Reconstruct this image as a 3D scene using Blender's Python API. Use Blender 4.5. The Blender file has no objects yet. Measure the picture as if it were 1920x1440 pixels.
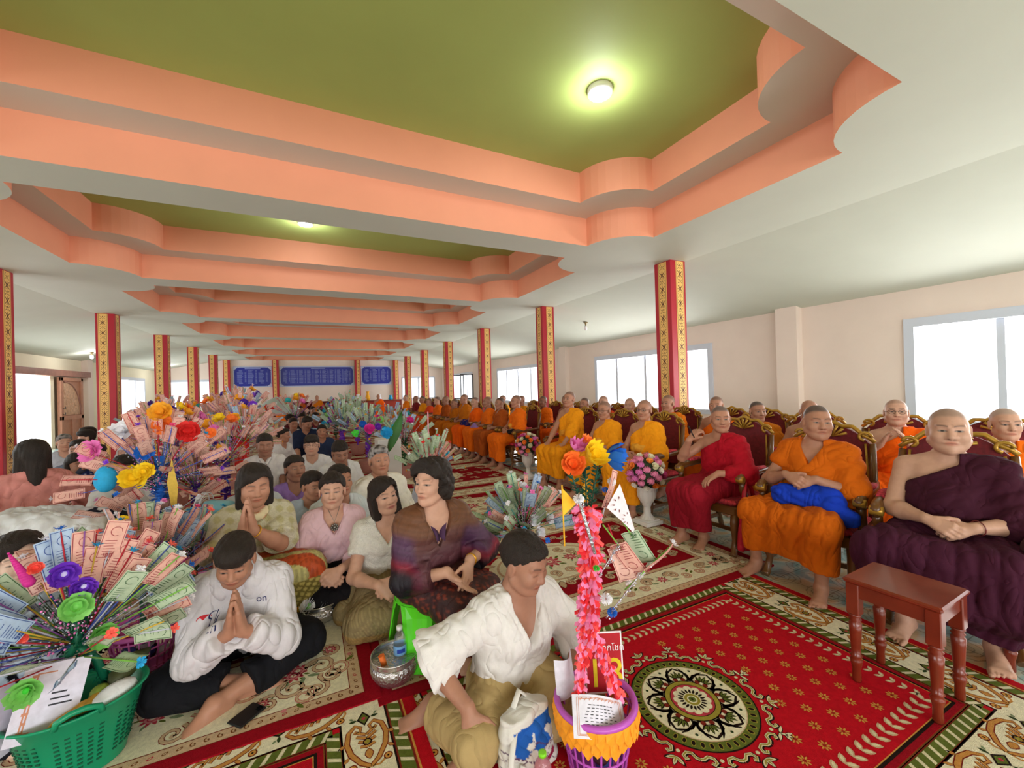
import bpy, math, random, time
import numpy as np
from mathutils import Vector, Matrix, geometry as mgeo
random.seed(7); rng = np.random.default_rng(7)
T_START = time.time()
SC = bpy.context.scene; COL = SC.collection
PI = math.pi
# ---------------- camera, world, light, exposure ----------------
F_PX, YAW, PITCH, ROLL, CAM_H = 769.9, .4611, .0042, .0282, 1.42
cam = bpy.data.cameras.new('camera'); cam_o = bpy.data.objects.new('camera', cam); COL.objects.link(cam_o)
cam.sensor_width = 36; cam.lens = F_PX/1920*36; cam.clip_start = .05; cam.clip_end = 200
def cam_axes():
    c, s = math.cos(YAW), math.sin(YAW); cp, sp = math.cos(PITCH), math.sin(PITCH); cr, sr = math.cos(ROLL), math.sin(ROLL)
    right0 = Vector((c, -s, 0)); fwd0 = Vector((s, c, 0)); up0 = Vector((0, 0, 1))
    fwd = fwd0*cp + up0*sp; up1 = up0*cp - fwd0*sp
    right = right0*cr - up1*sr; up = right0*sr + up1*cr
    return right, up, fwd
_r, _u, _f = cam_axes()
# image X = r.c*cos - u*sin ; image Y = r*sin + u*cos
cam_o.matrix_world = Matrix(((_r.x, _u.x, -_f.x, 0), (_r.y, _u.y, -_f.y, 0), (_r.z, _u.z, -_f.z, CAM_H), (0, 0, 0, 1)))
SC.camera = cam_o
vs = SC.view_settings; vs.view_transform = 'Standard'; vs.look = 'None'; vs.gamma = 1; vs.use_curve_mapping = False
vs.exposure = 0.06
try: SC.cycles.max_bounces = 8; SC.cycles.diffuse_bounces = 5; SC.cycles.use_denoising = True; SC.cycles.sample_clamp_indirect = 6
except Exception: pass
world = bpy.data.worlds.new('World'); SC.world = world; world.use_nodes = True
bg = world.node_tree.nodes['Background']; bg.inputs[0].default_value = (.93, .96, 1, 1); bg.inputs[1].default_value = 1.6
def area(name, loc, rot, sx, sy, power, color=(1, 1, 1)):
    l = bpy.data.lights.new(name, 'AREA'); l.shape = 'RECTANGLE'; l.size = sx; l.size_y = sy; l.energy = power; l.color = color
    o = bpy.data.objects.new(name, l); o.location = loc; o.rotation_euler = rot; COL.objects.link(o); return o
XR_W, XL_W, Y_BACK, Y_FRONT = 7.59, -6.55, 25.2, -5.5
WY0 = 4.27
# daylight standing outside each window of the two long walls; the lamp behind the camera is added fill
for k in range(-1, 4):
    yc = .77+7*k
    area('window_or_fill_light', (XR_W+.5, yc, 1.55), (0, PI/2, 0), 1.9, 3.9, 230, (1, .985, .975))
for k in range(-1, 4):
    yc = .77+7*k
    area('window_or_fill_light', (XL_W-.5, yc, 1.45), (0, -PI/2, 0), 1.9, 3.9, 150, (.97, .985, 1))
area('window_or_fill_light', (.5, Y_FRONT-.5, 1.6), (PI/2, 0, 0), 11, 2.0, 480, (1, .99, .97))  # added fill lamp at an unseen end-wall opening, brightens the people from the front
# ---------------- helpers ----------------
def S(*c):
    if len(c) == 1:
        h = c[0]; c = ((h >> 16) & 255, (h >> 8) & 255, h & 255)
    return tuple(((x/255)/12.92 if x/255 <= .04045 else ((x/255+.055)/1.055)**2.4) for x in c[:3])
MATS = {}
def mat(name, col=(.8, .8, .8), rough=.6, metal=0, noise=0, nscale=20, bump=0, bscale=80, spec=.5, attr=None, trans=0, alpha=1, emit=0, sheen=0, coat=0, ior=1.45, sss=0):
    if name in MATS: return MATS[name]
    m = bpy.data.materials.new(name); m.use_nodes = True; nt = m.node_tree; b = nt.nodes['Principled BSDF']
    b.inputs['Base Color'].default_value = (*col, 1); b.inputs['Roughness'].default_value = rough; b.inputs['Metallic'].default_value = metal
    b.inputs['Specular IOR Level'].default_value = spec; b.inputs['IOR'].default_value = ior
    if trans: b.inputs['Transmission Weight'].default_value = trans
    if alpha < 1: b.inputs['Alpha'].default_value = alpha
    if coat: b.inputs['Coat Weight'].default_value = coat; b.inputs['Coat Roughness'].default_value = .12
    if sheen: b.inputs['Sheen Weight'].default_value = sheen
    if emit: b.inputs['Emission Color'].default_value = (*col, 1); b.inputs['Emission Strength'].default_value = emit
    tc = nt.nodes.new('ShaderNodeTexCoord')
    src = None
    if attr:
        a = nt.nodes.new('ShaderNodeAttribute'); a.attribute_name = attr; src = a.outputs['Color']
    if noise:
        n = nt.nodes.new('ShaderNodeTexNoise'); n.inputs['Scale'].default_value = nscale; n.inputs['Detail'].default_value = 4
        nt.links.new(tc.outputs['Object'], n.inputs['Vector'])
        mr = nt.nodes.new('ShaderNodeMapRange'); mr.inputs['To Min'].default_value = 1-noise; mr.inputs['To Max'].default_value = 1+noise
        mr.inputs['From Min'].default_value = .3; mr.inputs['From Max'].default_value = .7
        nt.links.new(n.outputs['Fac'], mr.inputs['Value'])
        mx = nt.nodes.new('ShaderNodeMix'); mx.data_type = 'RGBA'; mx.blend_type = 'MULTIPLY'; mx.inputs['Factor'].default_value = 1
        if src: nt.links.new(src, mx.inputs['A'])
        else: mx.inputs['A'].default_value = (*col, 1)
        nt.links.new(mr.outputs['Result'], mx.inputs['B']); src = mx.outputs['Result']
    if src: nt.links.new(src, b.inputs['Base Color'])
    if bump:
        n = nt.nodes.new('ShaderNodeTexNoise'); n.inputs['Scale'].default_value = bscale; n.inputs['Detail'].default_value = 3
        nt.links.new(tc.outputs['Object'], n.inputs['Vector'])
        bp = nt.nodes.new('ShaderNodeBump'); bp.inputs['Strength'].default_value = bump; bp.inputs['Distance'].default_value = .01
        nt.links.new(n.outputs['Fac'], bp.inputs['Height']); nt.links.new(bp.outputs['Normal'], b.inputs['Normal'])
    MATS[name] = m; return m
class MB:
    def __init__(s): s.v = []; s.f = []; s.m = []; s.sm = []
    def add(s, vs, fs, mi=0, smooth=False):
        b = len(s.v); s.v += [tuple(v) for v in vs]
        for f in fs: s.f.append([i+b for i in f]); s.m.append(mi); s.sm.append(smooth)
    def box(s, x0, x1, y0, y1, z0, z1, mi=0, M=None):
        vs = [Vector((x, y, z)) for x in (x0, x1) for y in (y0, y1) for z in (z0, z1)]
        if M: vs = [M @ v for v in vs]
        s.add(vs, [(0, 1, 3, 2), (4, 6, 7, 5), (0, 4, 5, 1), (2, 3, 7, 6), (0, 2, 6, 4), (1, 5, 7, 3)], mi)
    def cbox(s, c, sz, mi=0, M=None):
        s.box(c[0]-sz[0]/2, c[0]+sz[0]/2, c[1]-sz[1]/2, c[1]+sz[1]/2, c[2]-sz[2]/2, c[2]+sz[2]/2, mi, M)
    def bbox(s, x0, x1, y0, y1, z0, z1, r=.005, mi=0, M=None):      # bevelled box
        vs = []; 
        for z, k in ((z0, r), (z0+r, 0), (z1-r, 0), (z1, r)):
            X0, X1, Y0, Y1 = x0+k, x1-k, y0+k, y1-k
            for a, b in ((X0+r, Y0), (X1-r, Y0), (X1, Y0+r), (X1, Y1-r), (X1-r, Y1), (X0+r, Y1), (X0, Y1-r), (X0, Y0+r)): vs.append(Vector((a, b, z)))
        if M: vs = [M @ v for v in vs]
        fs = [tuple(range(7, -1, -1)), tuple(range(24, 32))]
        for l in range(3):
            for i in range(8): fs.append((l*8+i, l*8+(i+1) % 8, l*8+8+(i+1) % 8, l*8+8+i))
        s.add(vs, fs, mi)
    def lathe(s, prof, n=24, c=(0, 0, 0), mi=0, smooth=True, M=None, cap=True, flute=0, nfl=16, sx=1, sy=1):
        vs = []
        for r, z in prof:
            for i in range(n):
                a = 2*PI*i/n; rr = r*(1+flute*math.cos(a*nfl))
                v = Vector((c[0]+rr*math.cos(a)*sx, c[1]+rr*math.sin(a)*sy, c[2]+z)); vs.append(M @ v if M else v)
        fs = []
        for l in range(len(prof)-1):
            for i in range(n): fs.append((l*n+i, l*n+(i+1) % n, (l+1)*n+(i+1) % n, (l+1)*n+i))
        s.add(vs, fs, mi, smooth)
        if cap:
            for l, rev in ((0, True), (len(prof)-1, False)):
                if prof[l][0] > 1e-4:
                    idx = list(range(l*n, l*n+n)); b = len(s.v)-len(vs)
                    s.f.append([b+i for i in (idx[::-1] if rev else idx)]); s.m.append(mi); s.sm.append(False)
    def tube(s, pts, r, n=8, mi=0, smooth=True, closed=False, flat=1.0, cap=True):
        pts = [Vector(p) for p in pts]; N = len(pts); rs = r if isinstance(r, (list, tuple)) else [r]*N
        vs = []; up = None
        for i, p in enumerate(pts):
            t = (pts[(i+1) % N]-pts[i-1]) if closed else (pts[min(i+1, N-1)]-pts[max(i-1, 0)])
            t.normalize()
            if up is None:
                up = Vector((0, 0, 1)) if abs(t.z) < .9 else Vector((1, 0, 0))
            a = t.cross(up); a.normalize(); b = a.cross(t); b.normalize(); up = b
            for k in range(n):
                an = 2*PI*k/n; vs.append(p+a*math.cos(an)*rs[i]+b*math.sin(an)*rs[i]*flat)
        fs = []
        L = N if closed else N-1
        for i in range(L):
            j = (i+1) % N
            for k in range(n): fs.append((i*n+k, j*n+k, j*n+(k+1) % n, i*n+(k+1) % n))
        s.add(vs, fs, mi, smooth)
        if not closed and cap:
            b = len(s.v)-len(vs)
            s.f.append([b+k for k in range(n)]); s.m.append(mi); s.sm.append(False)
            s.f.append([b+(N-1)*n+k for k in range(n-1, -1, -1)]); s.m.append(mi); s.sm.append(False)
    def sphere(s, c, r, mi=0, nu=10, nv=7, sq=(1, 1, 1)):
        prof = [(math.sin(PI*i/nv)*1.0 if 0 < i < nv else 1e-5, -math.cos(PI*i/nv)) for i in range(nv+1)]
        M = Matrix.Translation(c) @ Matrix.Diagonal((r*sq[0], r*sq[1], r*sq[2], 1))
        s.lathe(prof, nu, mi=mi, M=M, cap=False)
    def prism(s, poly, z0, z1, mi=0, M=None, mi_side=None):       # poly: 2D ccw, convex or not
        n = len(poly); vs = [Vector((p[0], p[1], z0)) for p in poly]+[Vector((p[0], p[1], z1)) for p in poly]
        if M: vs = [M @ v for v in vs]
        tri = mgeo.tessellate_polygon([[Vector((p[0], p[1], 0)) for p in poly]])
        fs = []
        for t in tri:
            a, b, c = (poly[i] for i in t)
            ccw = (b[0]-a[0])*(c[1]-a[1])-(b[1]-a[1])*(c[0]-a[0]) > 0
            t = tuple(t) if ccw else tuple(t)[::-1]
            fs.append(tuple(i+n for i in t)); fs.append(t[::-1])
        s.add(vs, fs, mi)
        s.add(vs, [(i, (i+1) % n, n+(i+1) % n, n+i) for i in range(n)], mi if mi_side is None else mi_side)
    def build(s, name, mats, parent=None, loc=(0, 0, 0), rot=None):
        me = bpy.data.meshes.new(name); me.from_pydata(s.v, [], s.f)
        if not isinstance(mats, (list, tuple)): mats = [mats]
        for m in mats: me.materials.append(m)
        me.polygons.foreach_set('material_index', s.m); me.polygons.foreach_set('use_smooth', s.sm); me.update()
        return link(name, me, parent, loc, rot)
def link(name, me, parent=None, loc=(0, 0, 0), rot=None):
    o = bpy.data.objects.new(name, me); COL.objects.link(o); o.location = loc
    if rot is not None: o.rotation_euler = rot
    if parent: o.parent = parent
    return o
def tag(o, label, cat, group=None, kind=None):
    o['label'] = label; o['category'] = cat
    if group: o['group'] = group
    if kind: o['kind'] = kind
    return o
def thing(name, label, cat, loc=(0, 0, 0), rz=0, group=None):
    o = bpy.data.objects.new(name, None); COL.objects.link(o); o.location = loc; o.rotation_euler = (0, 0, rz)
    o.empty_display_size = .1
    return tag(o, label, cat, group)
def struct(o): o['kind'] = 'structure'; return o
def dup(root, label, loc, rz=0, sc=None, group=None, cat=None):
    r = root.copy(); COL.objects.link(r); r.location = loc; r.rotation_euler = (0, 0, rz)
    if sc is not None: r.scale = (sc, sc, sc) if not isinstance(sc, tuple) else sc
    r['label'] = label
    if group: r['group'] = group
    def rec(src, dst):
        for ch in src.children:
            c = ch.copy(); COL.objects.link(c); c.parent = dst; rec(ch, c)
    rec(root, r); return r
def Rz(a): return Matrix.Rotation(a, 4, 'Z')
def Rx(a): return Matrix.Rotation(a, 4, 'X')
def Ry(a): return Matrix.Rotation(a, 4, 'Y')
def Tr(*v): return Matrix.Translation(v if len(v) == 3 else v[0])
# ---------------- room ----------------
H, H1, H2 = 3.12, .34, .34
XRT, XLT, YN, YF, RC, INS, RC2 = 3.6825, -2.6443, 1.10, 4.11, .551, .334, .547
m_white = mat('ceiling_white', S(202, 204, 190), .75, noise=.02, nscale=2)
m_peach = mat('peach_paint', S(230, 156, 122), .6, noise=.02, nscale=3)
m_green = mat('green_paint', S(168, 186, 104), .65, noise=.03, nscale=2)
m_ledge = mat('ledge_white', S(214, 204, 190), .7)
m_wall = mat('wall_cream', S(234, 217, 205), .7, noise=.02, nscale=3)
m_wall_l = mat('wall_cream_yellow', S(240, 232, 205), .7, noise=.02, nscale=3)
m_alu = mat('window_frame_white', S(205, 212, 225), .4)
m_glass = mat('window_glass', (1, 1, 1), .0, alpha=.06)
def tray_outline(x0, x1, y0, y1, r, n=10):
    pts = []
    for cx, cy, a0 in ((x1, y0, PI), (x1, y1, -PI/2), (x0, y1, 0), (x0, y0, PI/2)):
        # quarter circle centred on the corner, bulging into the tray; swept so the outline runs ccw
        for i in range(n+1):
            a = a0-PI/2*i/n; pts.append((cx+r*math.cos(a), cy+r*math.sin(a)))
    return pts
mb = MB()
def ringfill(outer, inner, z, mi):
    tri = mgeo.tessellate_polygon([[Vector((*p, 0)) for p in outer], [Vector((*p, 0)) for p in inner]])
    allp = list(outer)+list(inner)
    mb.add([(p[0], p[1], z) for p in allp], [tuple(t) for t in tri], mi)
def wallstrip(ol, z0, z1, mi):
    n = len(ol); mb.add([(p[0], p[1], z0) for p in ol]+[(p[0], p[1], z1) for p in ol], [(i, (i+1) % n, n+(i+1) % n, n+i) for i in range(n)], mi)
XC_R, XC_L = 4.85, -3.82
for k in range(-2, 7):
    ya, yb = WY0-3.5+3.5*k, WY0+3.5*k
    if k == 6: yb = Y_BACK+.1
    if k == -2: ya = Y_FRONT-.1
    y0, y1 = YN+3.5*k, YF+3.5*k
    y1 = min(y1, Y_BACK-.1)
    o1 = tray_outline(XLT, XRT, y0, y1, RC); o2 = tray_outline(XLT+INS, XRT-INS, y0+INS, y1-INS, RC2)
    ringfill([(XC_L, ya), (XC_R, ya), (XC_R, yb), (XC_L, yb)], o1, H, 0)
    wallstrip(o1, H, H+H1, 1); ringfill(o1, o2, H+H1, 3); wallstrip(o2, H+H1, H+H1+H2, 1)
    mb.add([(p[0], p[1], H+H1+H2) for p in [(XLT, y0), (XRT, y0), (XRT, y1), (XLT, y1)]], [(0, 1, 2, 3)], 2)
HW = 2.61
mb.add([(XC_R, Y_FRONT-.1, H), (XR_W+.1, Y_FRONT-.1, HW-.02), (XR_W+.1, Y_BACK+.1, HW-.02), (XC_R, Y_BACK+.1, H)], [(0, 1, 2, 3)], 0)
mb.add([(XC_L, Y_FRONT-.1, H), (XL_W-.1, Y_FRONT-.1, HW-.02), (XL_W-.1, Y_BACK+.1, HW-.02), (XC_L, Y_BACK+.1, H)], [(0, 1, 2, 3)], 0)
struct(mb.build('ceiling', [m_white, m_peach, m_green, m_ledge]))
# roof slab keeps daylight out from above
mb = MB(); mb.box(XL_W-.3, XR_W+.3, Y_FRONT-.3, Y_BACK+.3, 4.0, 4.1); struct(mb.build('ceiling_slab', m_white))
# floor: glossy tiles with swirling blue and cream figure
mt = bpy.data.materials.new('floor_tiles'); mt.use_nodes = True; nt = mt.node_tree; b = nt.nodes['Principled BSDF']; b.inputs['Roughness'].default_value = .08
b.inputs['Specular IOR Level'].default_value = .6
L = nt.links.new; N = nt.nodes.new
tc = N('ShaderNodeTexCoord'); n1 = N('ShaderNodeTexNoise'); n1.inputs['Scale'].default_value = 3.2; n1.inputs['Distortion'].default_value = 1.4; n1.inputs['Detail'].default_value = 2
cr = N('ShaderNodeValToRGB'); e = cr.color_ramp.elements; e[0].position = .40; e[0].color = (*S(150, 192, 196), 1); e[1].position = .60; e[1].color = (*S(214, 196, 160), 1)
x = cr.color_ramp.elements.new(.5); x.color = (*S(205, 222, 212), 1)
vo = N('ShaderNodeTexVoronoi'); vo.inputs['Scale'].default_value = 3.33; vo.inputs['Randomness'].default_value = 0
mth = N('ShaderNodeMath'); mth.operation = 'SINE'; mm = N('ShaderNodeMath'); mm.operation = 'MULTIPLY'; mm.inputs[1].default_value = 60
n2 = N('ShaderNodeTexNoise'); n2.inputs['Scale'].default_value = 30
ad = N('ShaderNodeMath'); ad.operation = 'MULTIPLY_ADD'; ad.inputs[1].default_value = .12
L(tc.outputs['Object'], n1.inputs['Vector']); L(tc.outputs['Object'], vo.inputs['Vector']); L(tc.outputs['Object'], n2.inputs['Vector'])
L(n2.outputs['Fac'], ad.inputs[0]); L(vo.outputs['Distance'], ad.inputs[2]); L(ad.outputs[0], mm.inputs[0]); L(mm.outputs[0], mth.inputs[0])
gt = N('ShaderNodeMath'); gt.operation = 'GREATER_THAN'; gt.inputs[1].default_value = .75; L(mth.outputs[0], gt.inputs[0])
lt = N('ShaderNodeMath'); lt.operation = 'LESS_THAN'; lt.inputs[1].default_value = .42; L(vo.outputs['Distance'], lt.inputs[0])
an = N('ShaderNodeMath'); an.operation = 'MULTIPLY'; L(gt.outputs[0], an.inputs[0]); L(lt.outputs[0], an.inputs[1])
m2 = N('ShaderNodeMix'); m2.data_type = 'RGBA'; m2.inputs['B'].default_value = (*S(120, 118, 105), 1); L(cr.outputs[0], m2.inputs['A'])
sc_ = N('ShaderNodeMath'); sc_.operation = 'MULTIPLY'; sc_.inputs[1].default_value = .55; L(an.outputs[0], sc_.inputs[0]); L(sc_.outputs[0], m2.inputs['Factor'])
L(n1.outputs['Fac'], cr.inputs['Fac'])
br = N('ShaderNodeTexBrick'); br.offset = 0; br.inputs['Scale'].default_value = 1; br.inputs['Brick Width'].default_value = .3; br.inputs['Row Height'].default_value = .3; br.inputs['Mortar Size'].default_value = .003
br.inputs['Color1'].default_value = (1, 1, 1, 1); br.inputs['Color2'].default_value = (1, 1, 1, 1); br.inputs['Mortar'].default_value = (.55, .55, .52, 1)
L(tc.outputs['Object'], br.inputs['Vector'])
m3 = N('ShaderNodeMix'); m3.data_type = 'RGBA'; m3.blend_type = 'MULTIPLY'; m3.inputs['Factor'].default_value = 1; L(m2.outputs['Result'], m3.inputs['A']); L(br.outputs['Color'], m3.inputs['B'])
L(m3.outputs['Result'], b.inputs['Base Color'])
mb = MB(); mb.box(XL_W-.2, XR_W+.2, Y_FRONT-.2, Y_BACK+.2, -.1, 0); struct(mb.build('floor', mt))
# walls with window openings
def wall_x(name, x, t, openings, ztop, m):      # a wall in the plane x, openings (y0,y1,z0,z1)
    mb = MB(); x0, x1 = min(x, x+t), max(x, x+t); ys = Y_FRONT-.2
    for a, c, z0, z1 in sorted(openings):
        mb.box(x0, x1, ys, a, -.05, ztop); mb.box(x0, x1, a, c, z1, ztop)
        if z0 > 0: mb.box(x0, x1, a, c, -.05, z0)
        ys = c
    mb.box(x0, x1, ys, Y_BACK+.2, -.05, ztop)
    return struct(mb.build(name, m))
RW = [(-1.13+7*k, 2.67+7*k, .75, 2.12) for k in range(-1, 4)]
RW = [(max(a, Y_FRONT+.4), c, z0, z1) for a, c, z0, z1 in RW if c > Y_FRONT+.6]
wall_x('wall_right', XR_W, .2, RW, 2.75, m_wall)
LW = [(-1.13, 2.67, .75, 2.1), (5.87, 9.67, .75, 2.1), (12.4, 16.15, 0, 2.06), (20.0, 23.7, .45, 2.12)]
wall_x('wall_left', XL_W, -.2, LW, 2.75, m_wall_l)
def wall_y(name, y, t, openings, m, zt=4.0):
    mb = MB(); y0, y1 = min(y, y+t), max(y, y+t); xs = XL_W-.2
    for a, c, z0, z1 in sorted(openings):
        mb.box(xs, a, y0, y1, -.05, zt); mb.box(a, c, y0, y1, z1, zt); mb.box(a, c, y0, y1, -.05, z0); xs = c
    mb.box(xs, XR_W+.2, y0, y1, -.05, zt); return struct(mb.build(name, m))
BW = [(-6.1, -4.2, .8, 2.1), (5.1, 7.1, .8, 2.1)]
wall_y('wall_back', Y_BACK, .2, BW, m_wall)
wall_y('wall_front', Y_FRONT, -.2, [(-5, 6, .7, 2.5)], m_wall)
# pilasters
mb = MB()
for n in (-1, 0, 1, 2, 3):
    y = WY0-.2+7*n if n < 3 else Y_BACK-.35
    if n == 3: continue
    mb.box(XR_W-.16, XR_W+.05, y, y+.35, 0, 2.72); mb.box(XL_W-.05, XL_W+.16, y, y+.35, 0, 2.72)
struct(mb.build('trim_1', m_wall))
# window frames: each window its own structure object
wi = 0
def window_x(x, sgn, y0, y1, z0, z1, mull, arch=True):
    global wi; wi += 1
    mb = MB(); t = .05; xa, xb = sorted((x-sgn*.03, x+sgn*.12))
    for a, c in ((y0-.06, y0+t), (y1-t, y1+.06)): mb.box(xa, xb, a, c, z0-.05, z1+.08)
    mb.box(xa, xb, y0+t, y1-t, z0-.05, z0+.05); mb.box(xa, xb, y0+t, y1-t, z1-.04, z1+.08)
    xa, xb = sorted((x+sgn*.03, x+sgn*.08))
    for f in mull:
        yy = y0+(y1-y0)*f; mb.box(xa, xb, yy-.035, yy+.035, z0+.052, z1-.042)
    struct(mb.build('window_%d' % wi, m_alu))
for a, c, z0, z1 in RW: window_x(XR_W, 1, a, c, z0, z1, (.22, .5, .78))
for i, (a, c, z0, z1) in enumerate(LW):
    if i != 2: window_x(XL_W, -1, a, c, z0, z1, (.27, .75))
mb = MB()
for a, c, z0, z1 in BW:
    for f in (0, .5, 1):
        xx = a+(c-a)*f; mb.box(xx-.03, xx+.03, Y_BACK-.02, Y_BACK+.1, z0, z1)
    mb.box(a, c, Y_BACK-.02, Y_BACK+.1, z1-.05, z1+.05); mb.box(a, c, Y_BACK-.02, Y_BACK+.1, z0-.05, z0+.05)
struct(mb.build('window_%d' % (wi+1), m_alu))
# dark casements hanging open in the farthest right window
mdk = mat('dark_casement', S(60, 62, 68), .4)
for y in (19.5, 20.9):
    mb = MB()
    for a, c in ((0, .05), (.62, .67)): mb.box(a, c, -.02, .02, .8, 2.08)
    mb.box(0, .67, -.02, .02, 2.03, 2.08); mb.box(0, .67, -.02, .02, .8, .86)
    wi += 1; struct(mb.build('window_%d' % (wi+2), mdk, loc=(XR_W-.08, y, 0), rot=(0, 0, PI-.5)))
# door: sliding carved leaf, header rail, opening jambs
m_wood_h = mat('header_wood', S(150, 104, 88), .5, noise=.15, nscale=8)
m_wood_d = mat('carved_door_wood', S(176, 124, 98), .55, noise=.1, nscale=10)
m_wood_c = mat('carved_relief_wood', S(196, 156, 126), .6, noise=.2, nscale=14, bump=.6, bscale=14)
mb = MB(); mb.box(XL_W+.0, XL_W+.22, 12.2, 18.1, 2.06, 2.24); struct(mb.build('trim_2', m_wood_h))
mb = MB(); mb.box(XL_W-.2, XL_W+.06, 16.12, 16.3, 0, 2.06); mb.box(XL_W-.2, XL_W+.06, 12.25, 12.42, 0, 2.06); struct(mb.build('trim_3', m_wall_l))
dr = thing('sliding_door', 'carved wooden sliding door with a pointed-arch relief, slid open beside the bright doorway', 'door', (XL_W+.1, 16.35, 0))
mb = MB()
W_, Z_ = 1.3, 2.03
mb.box(0, .05, 0, W_, .02, Z_)
for a, c, z0, z1 in ((0, .13, .02, Z_), (W_-.13, W_, .02, Z_), (0, W_, Z_-.1, Z_), (0, W_, .78, .9), (0, W_, .02, .16), (W_/2-.05, W_/2+.05, .1, .8)): mb.bbox(.045, .09, a, c, z0, z1, .008)
mb.build('leaf', m_wood_d, dr)
mb = MB()   # arched relief field (half of a pointed arch), with figures raised on it
arc = [(.14, .92)]+[(1.14-.98*(1-math.cos(t*PI/2))*1.0 if False else .14+1.0*math.cos(t*PI/2)**.75, .92+.98*math.sin(t*PI/2)) for t in np.linspace(0, .985, 14)]
M_ = Matrix(((0, 0, 1, 0), (1, 0, 0, 0), (0, 1, 0, 0), (0, 0, 0, 1)))
mb.prism(arc, .05, .066, 0, M_)
rr = random.Random(3)
for i in range(46):
    a = rr.random()*.9+.05; z = .98+rr.random()*.8*(1-a*.75)
    mb.sphere((.066, .16+a*.85, z), .03+.04*rr.random(), 0, 8, 5, (.4, 1, .8+rr.random()))
mb.build('carved_relief', m_wood_c, dr)
mb = MB(); mb.tube([(.07, .14+1.0*math.cos(t*PI/2)**.75, .92+.98*math.sin(t*PI/2)) for t in np.linspace(0, .985, 16)], .022, 6)
mb.build('arch_moulding', m_wood_h, dr)
for z in (1.12, .95):
    mb = MB(); mb.tube([(.09, .08, z), (.14, .08, z), (.14, .08, z+.06)], .012, 6); mb.build('handle', mat('iron_dark', S(70, 60, 55), .4, metal=.6), dr)
# columns
m_cred = mat('column_red', S(176, 26, 44), .42, noise=.04, nscale=4)
m_cgold = mat('column_gold', S(240, 194, 112), .45, metal=0, noise=.06, nscale=30)
m_cdark = mat('column_dark', S(92, 44, 24), .5)
def gold_panel(w, h):
    mb = MB(); mb.box(-w/2, w/2, 0, .004, 0, h, 0)
    def q(pts): mb.prism([(p[0], p[1]) for p in pts], 0, .0015, 1, Matrix(((1, 0, 0, 0), (0, 0, -1, 0), (0, 1, 0, 0), (0, 0, 0, 1))))
    e = w/2
    for s_ in (-1, 1):
        xs = sorted((s_*(e-.012), s_*(e-.016))); q([(xs[0], 0), (xs[1], 0), (xs[1], h), (xs[0], h)])
    p = .205; n = int(h/p)
    def bar(x0, z0, x1, z1, t):
        d = Vector((x1-x0, z1-z0)); d.normalize(); nx, nz = -d.y*t/2, d.x*t/2
        q([(x0-nx*.3, z0-nz*.3), (x1-nx, z1-nz), (x1+nx, z1+nz), (x0+nx*.3, z0+nz*.3)])
    def dot(x, z, r): q([(x+r*math.cos(a), z+r*math.sin(a)) for a in (0, PI/3, 2*PI/3, PI, 4*PI/3, 5*PI/3)])
    for i in range(n+1):
        z = i*p+.06
        if z > h-.05: break
        k = e*.62
        for s_ in (-1, 1):
            bar(s_*k, z+.048, 0, z, .017); bar(s_*k, z-.048, 0, z, .015)
            bar(s_*k*.35, z+.1, s_*k*.9, z+.075, .009); bar(s_*k*.35, z+.1, 0, z+.135, .008)
            bar(s_*k*1.0, z+.14, s_*k*.5, z+.115, .007)
            dot(s_*k*.95, z, .006); dot(s_*k*.5, z+.155, .005)
        bar(0, z+.06, 0, z+.02, .012); bar(0, z-.055, 0, z-.02, .012)
        dot(0, z+.085, .007); dot(0, z+.125, .006)
    return mb
CW = .294
shaft = MB(); shaft.bbox(-CW/2, CW/2, -CW/2, CW/2, 0, H+.01, .004)
plinth = MB(); plinth.bbox(-CW/2-.02, CW/2+.02, -CW/2-.02, CW/2+.02, 0, .12, .01)
def make_column(loc, label):
    t = thing('decorated_column', label, 'column', loc, 0, 'red and gold columns of the hall')
    if not hasattr(make_column, 'm'):
        a = shaft.build('shaft', m_cred, t); pl = plinth.build('plinth', m_cdark, t)
        g = gold_panel(.15, H-.01).build('gold_panel', [m_cgold, m_cdark], t); make_column.m = (a.data, pl.data, g.data); g.location = (0, -CW/2, 0); g.rotation_euler = (0, 0, 0)
    else:
        link('shaft', make_column.m[0], t); link('plinth', make_column.m[1], t); g = link('gold_panel', make_column.m[2], t); g.location = (0, -CW/2, 0)
    dx = .03 if loc[0] > 0 else -.03
    g.location = (dx, -CW/2-.0045, 0)
    s_ = -1 if loc[0] > 0 else 1
    g2 = link('gold_panel', make_column.m[2], t); g2.location = (s_*(CW/2+.0045), 0, 0); g2.rotation_euler = (0, 0, s_*PI/2)
    return t
ords = ['nearest', 'second', 'third', 'fourth', 'fifth', 'sixth', 'seventh']
for n in range(-1, 7):
    y = WY0+3.5*n
    if n == 6: y = Y_BACK-.1
    if n >= 0: make_column((4.711, y, 0), 'red column with gold panels, %s in the row beside the monks%s' % (ords[n], ', against the back wall' if n == 6 else ''))
    if n >= 1: make_column((-3.666, y, 0), 'red column with gold panels, %s in the left-hand row%s' % (ords[n-1], ', against the back wall' if n == 6 else ''))
make_column((-1.52, Y_BACK-.1, 0), 'red and gold column on the back wall between the left and the long blue board')
make_column((2.56, Y_BACK-.1, 0), 'red and gold column on the back wall between the long and the right blue board')
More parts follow.
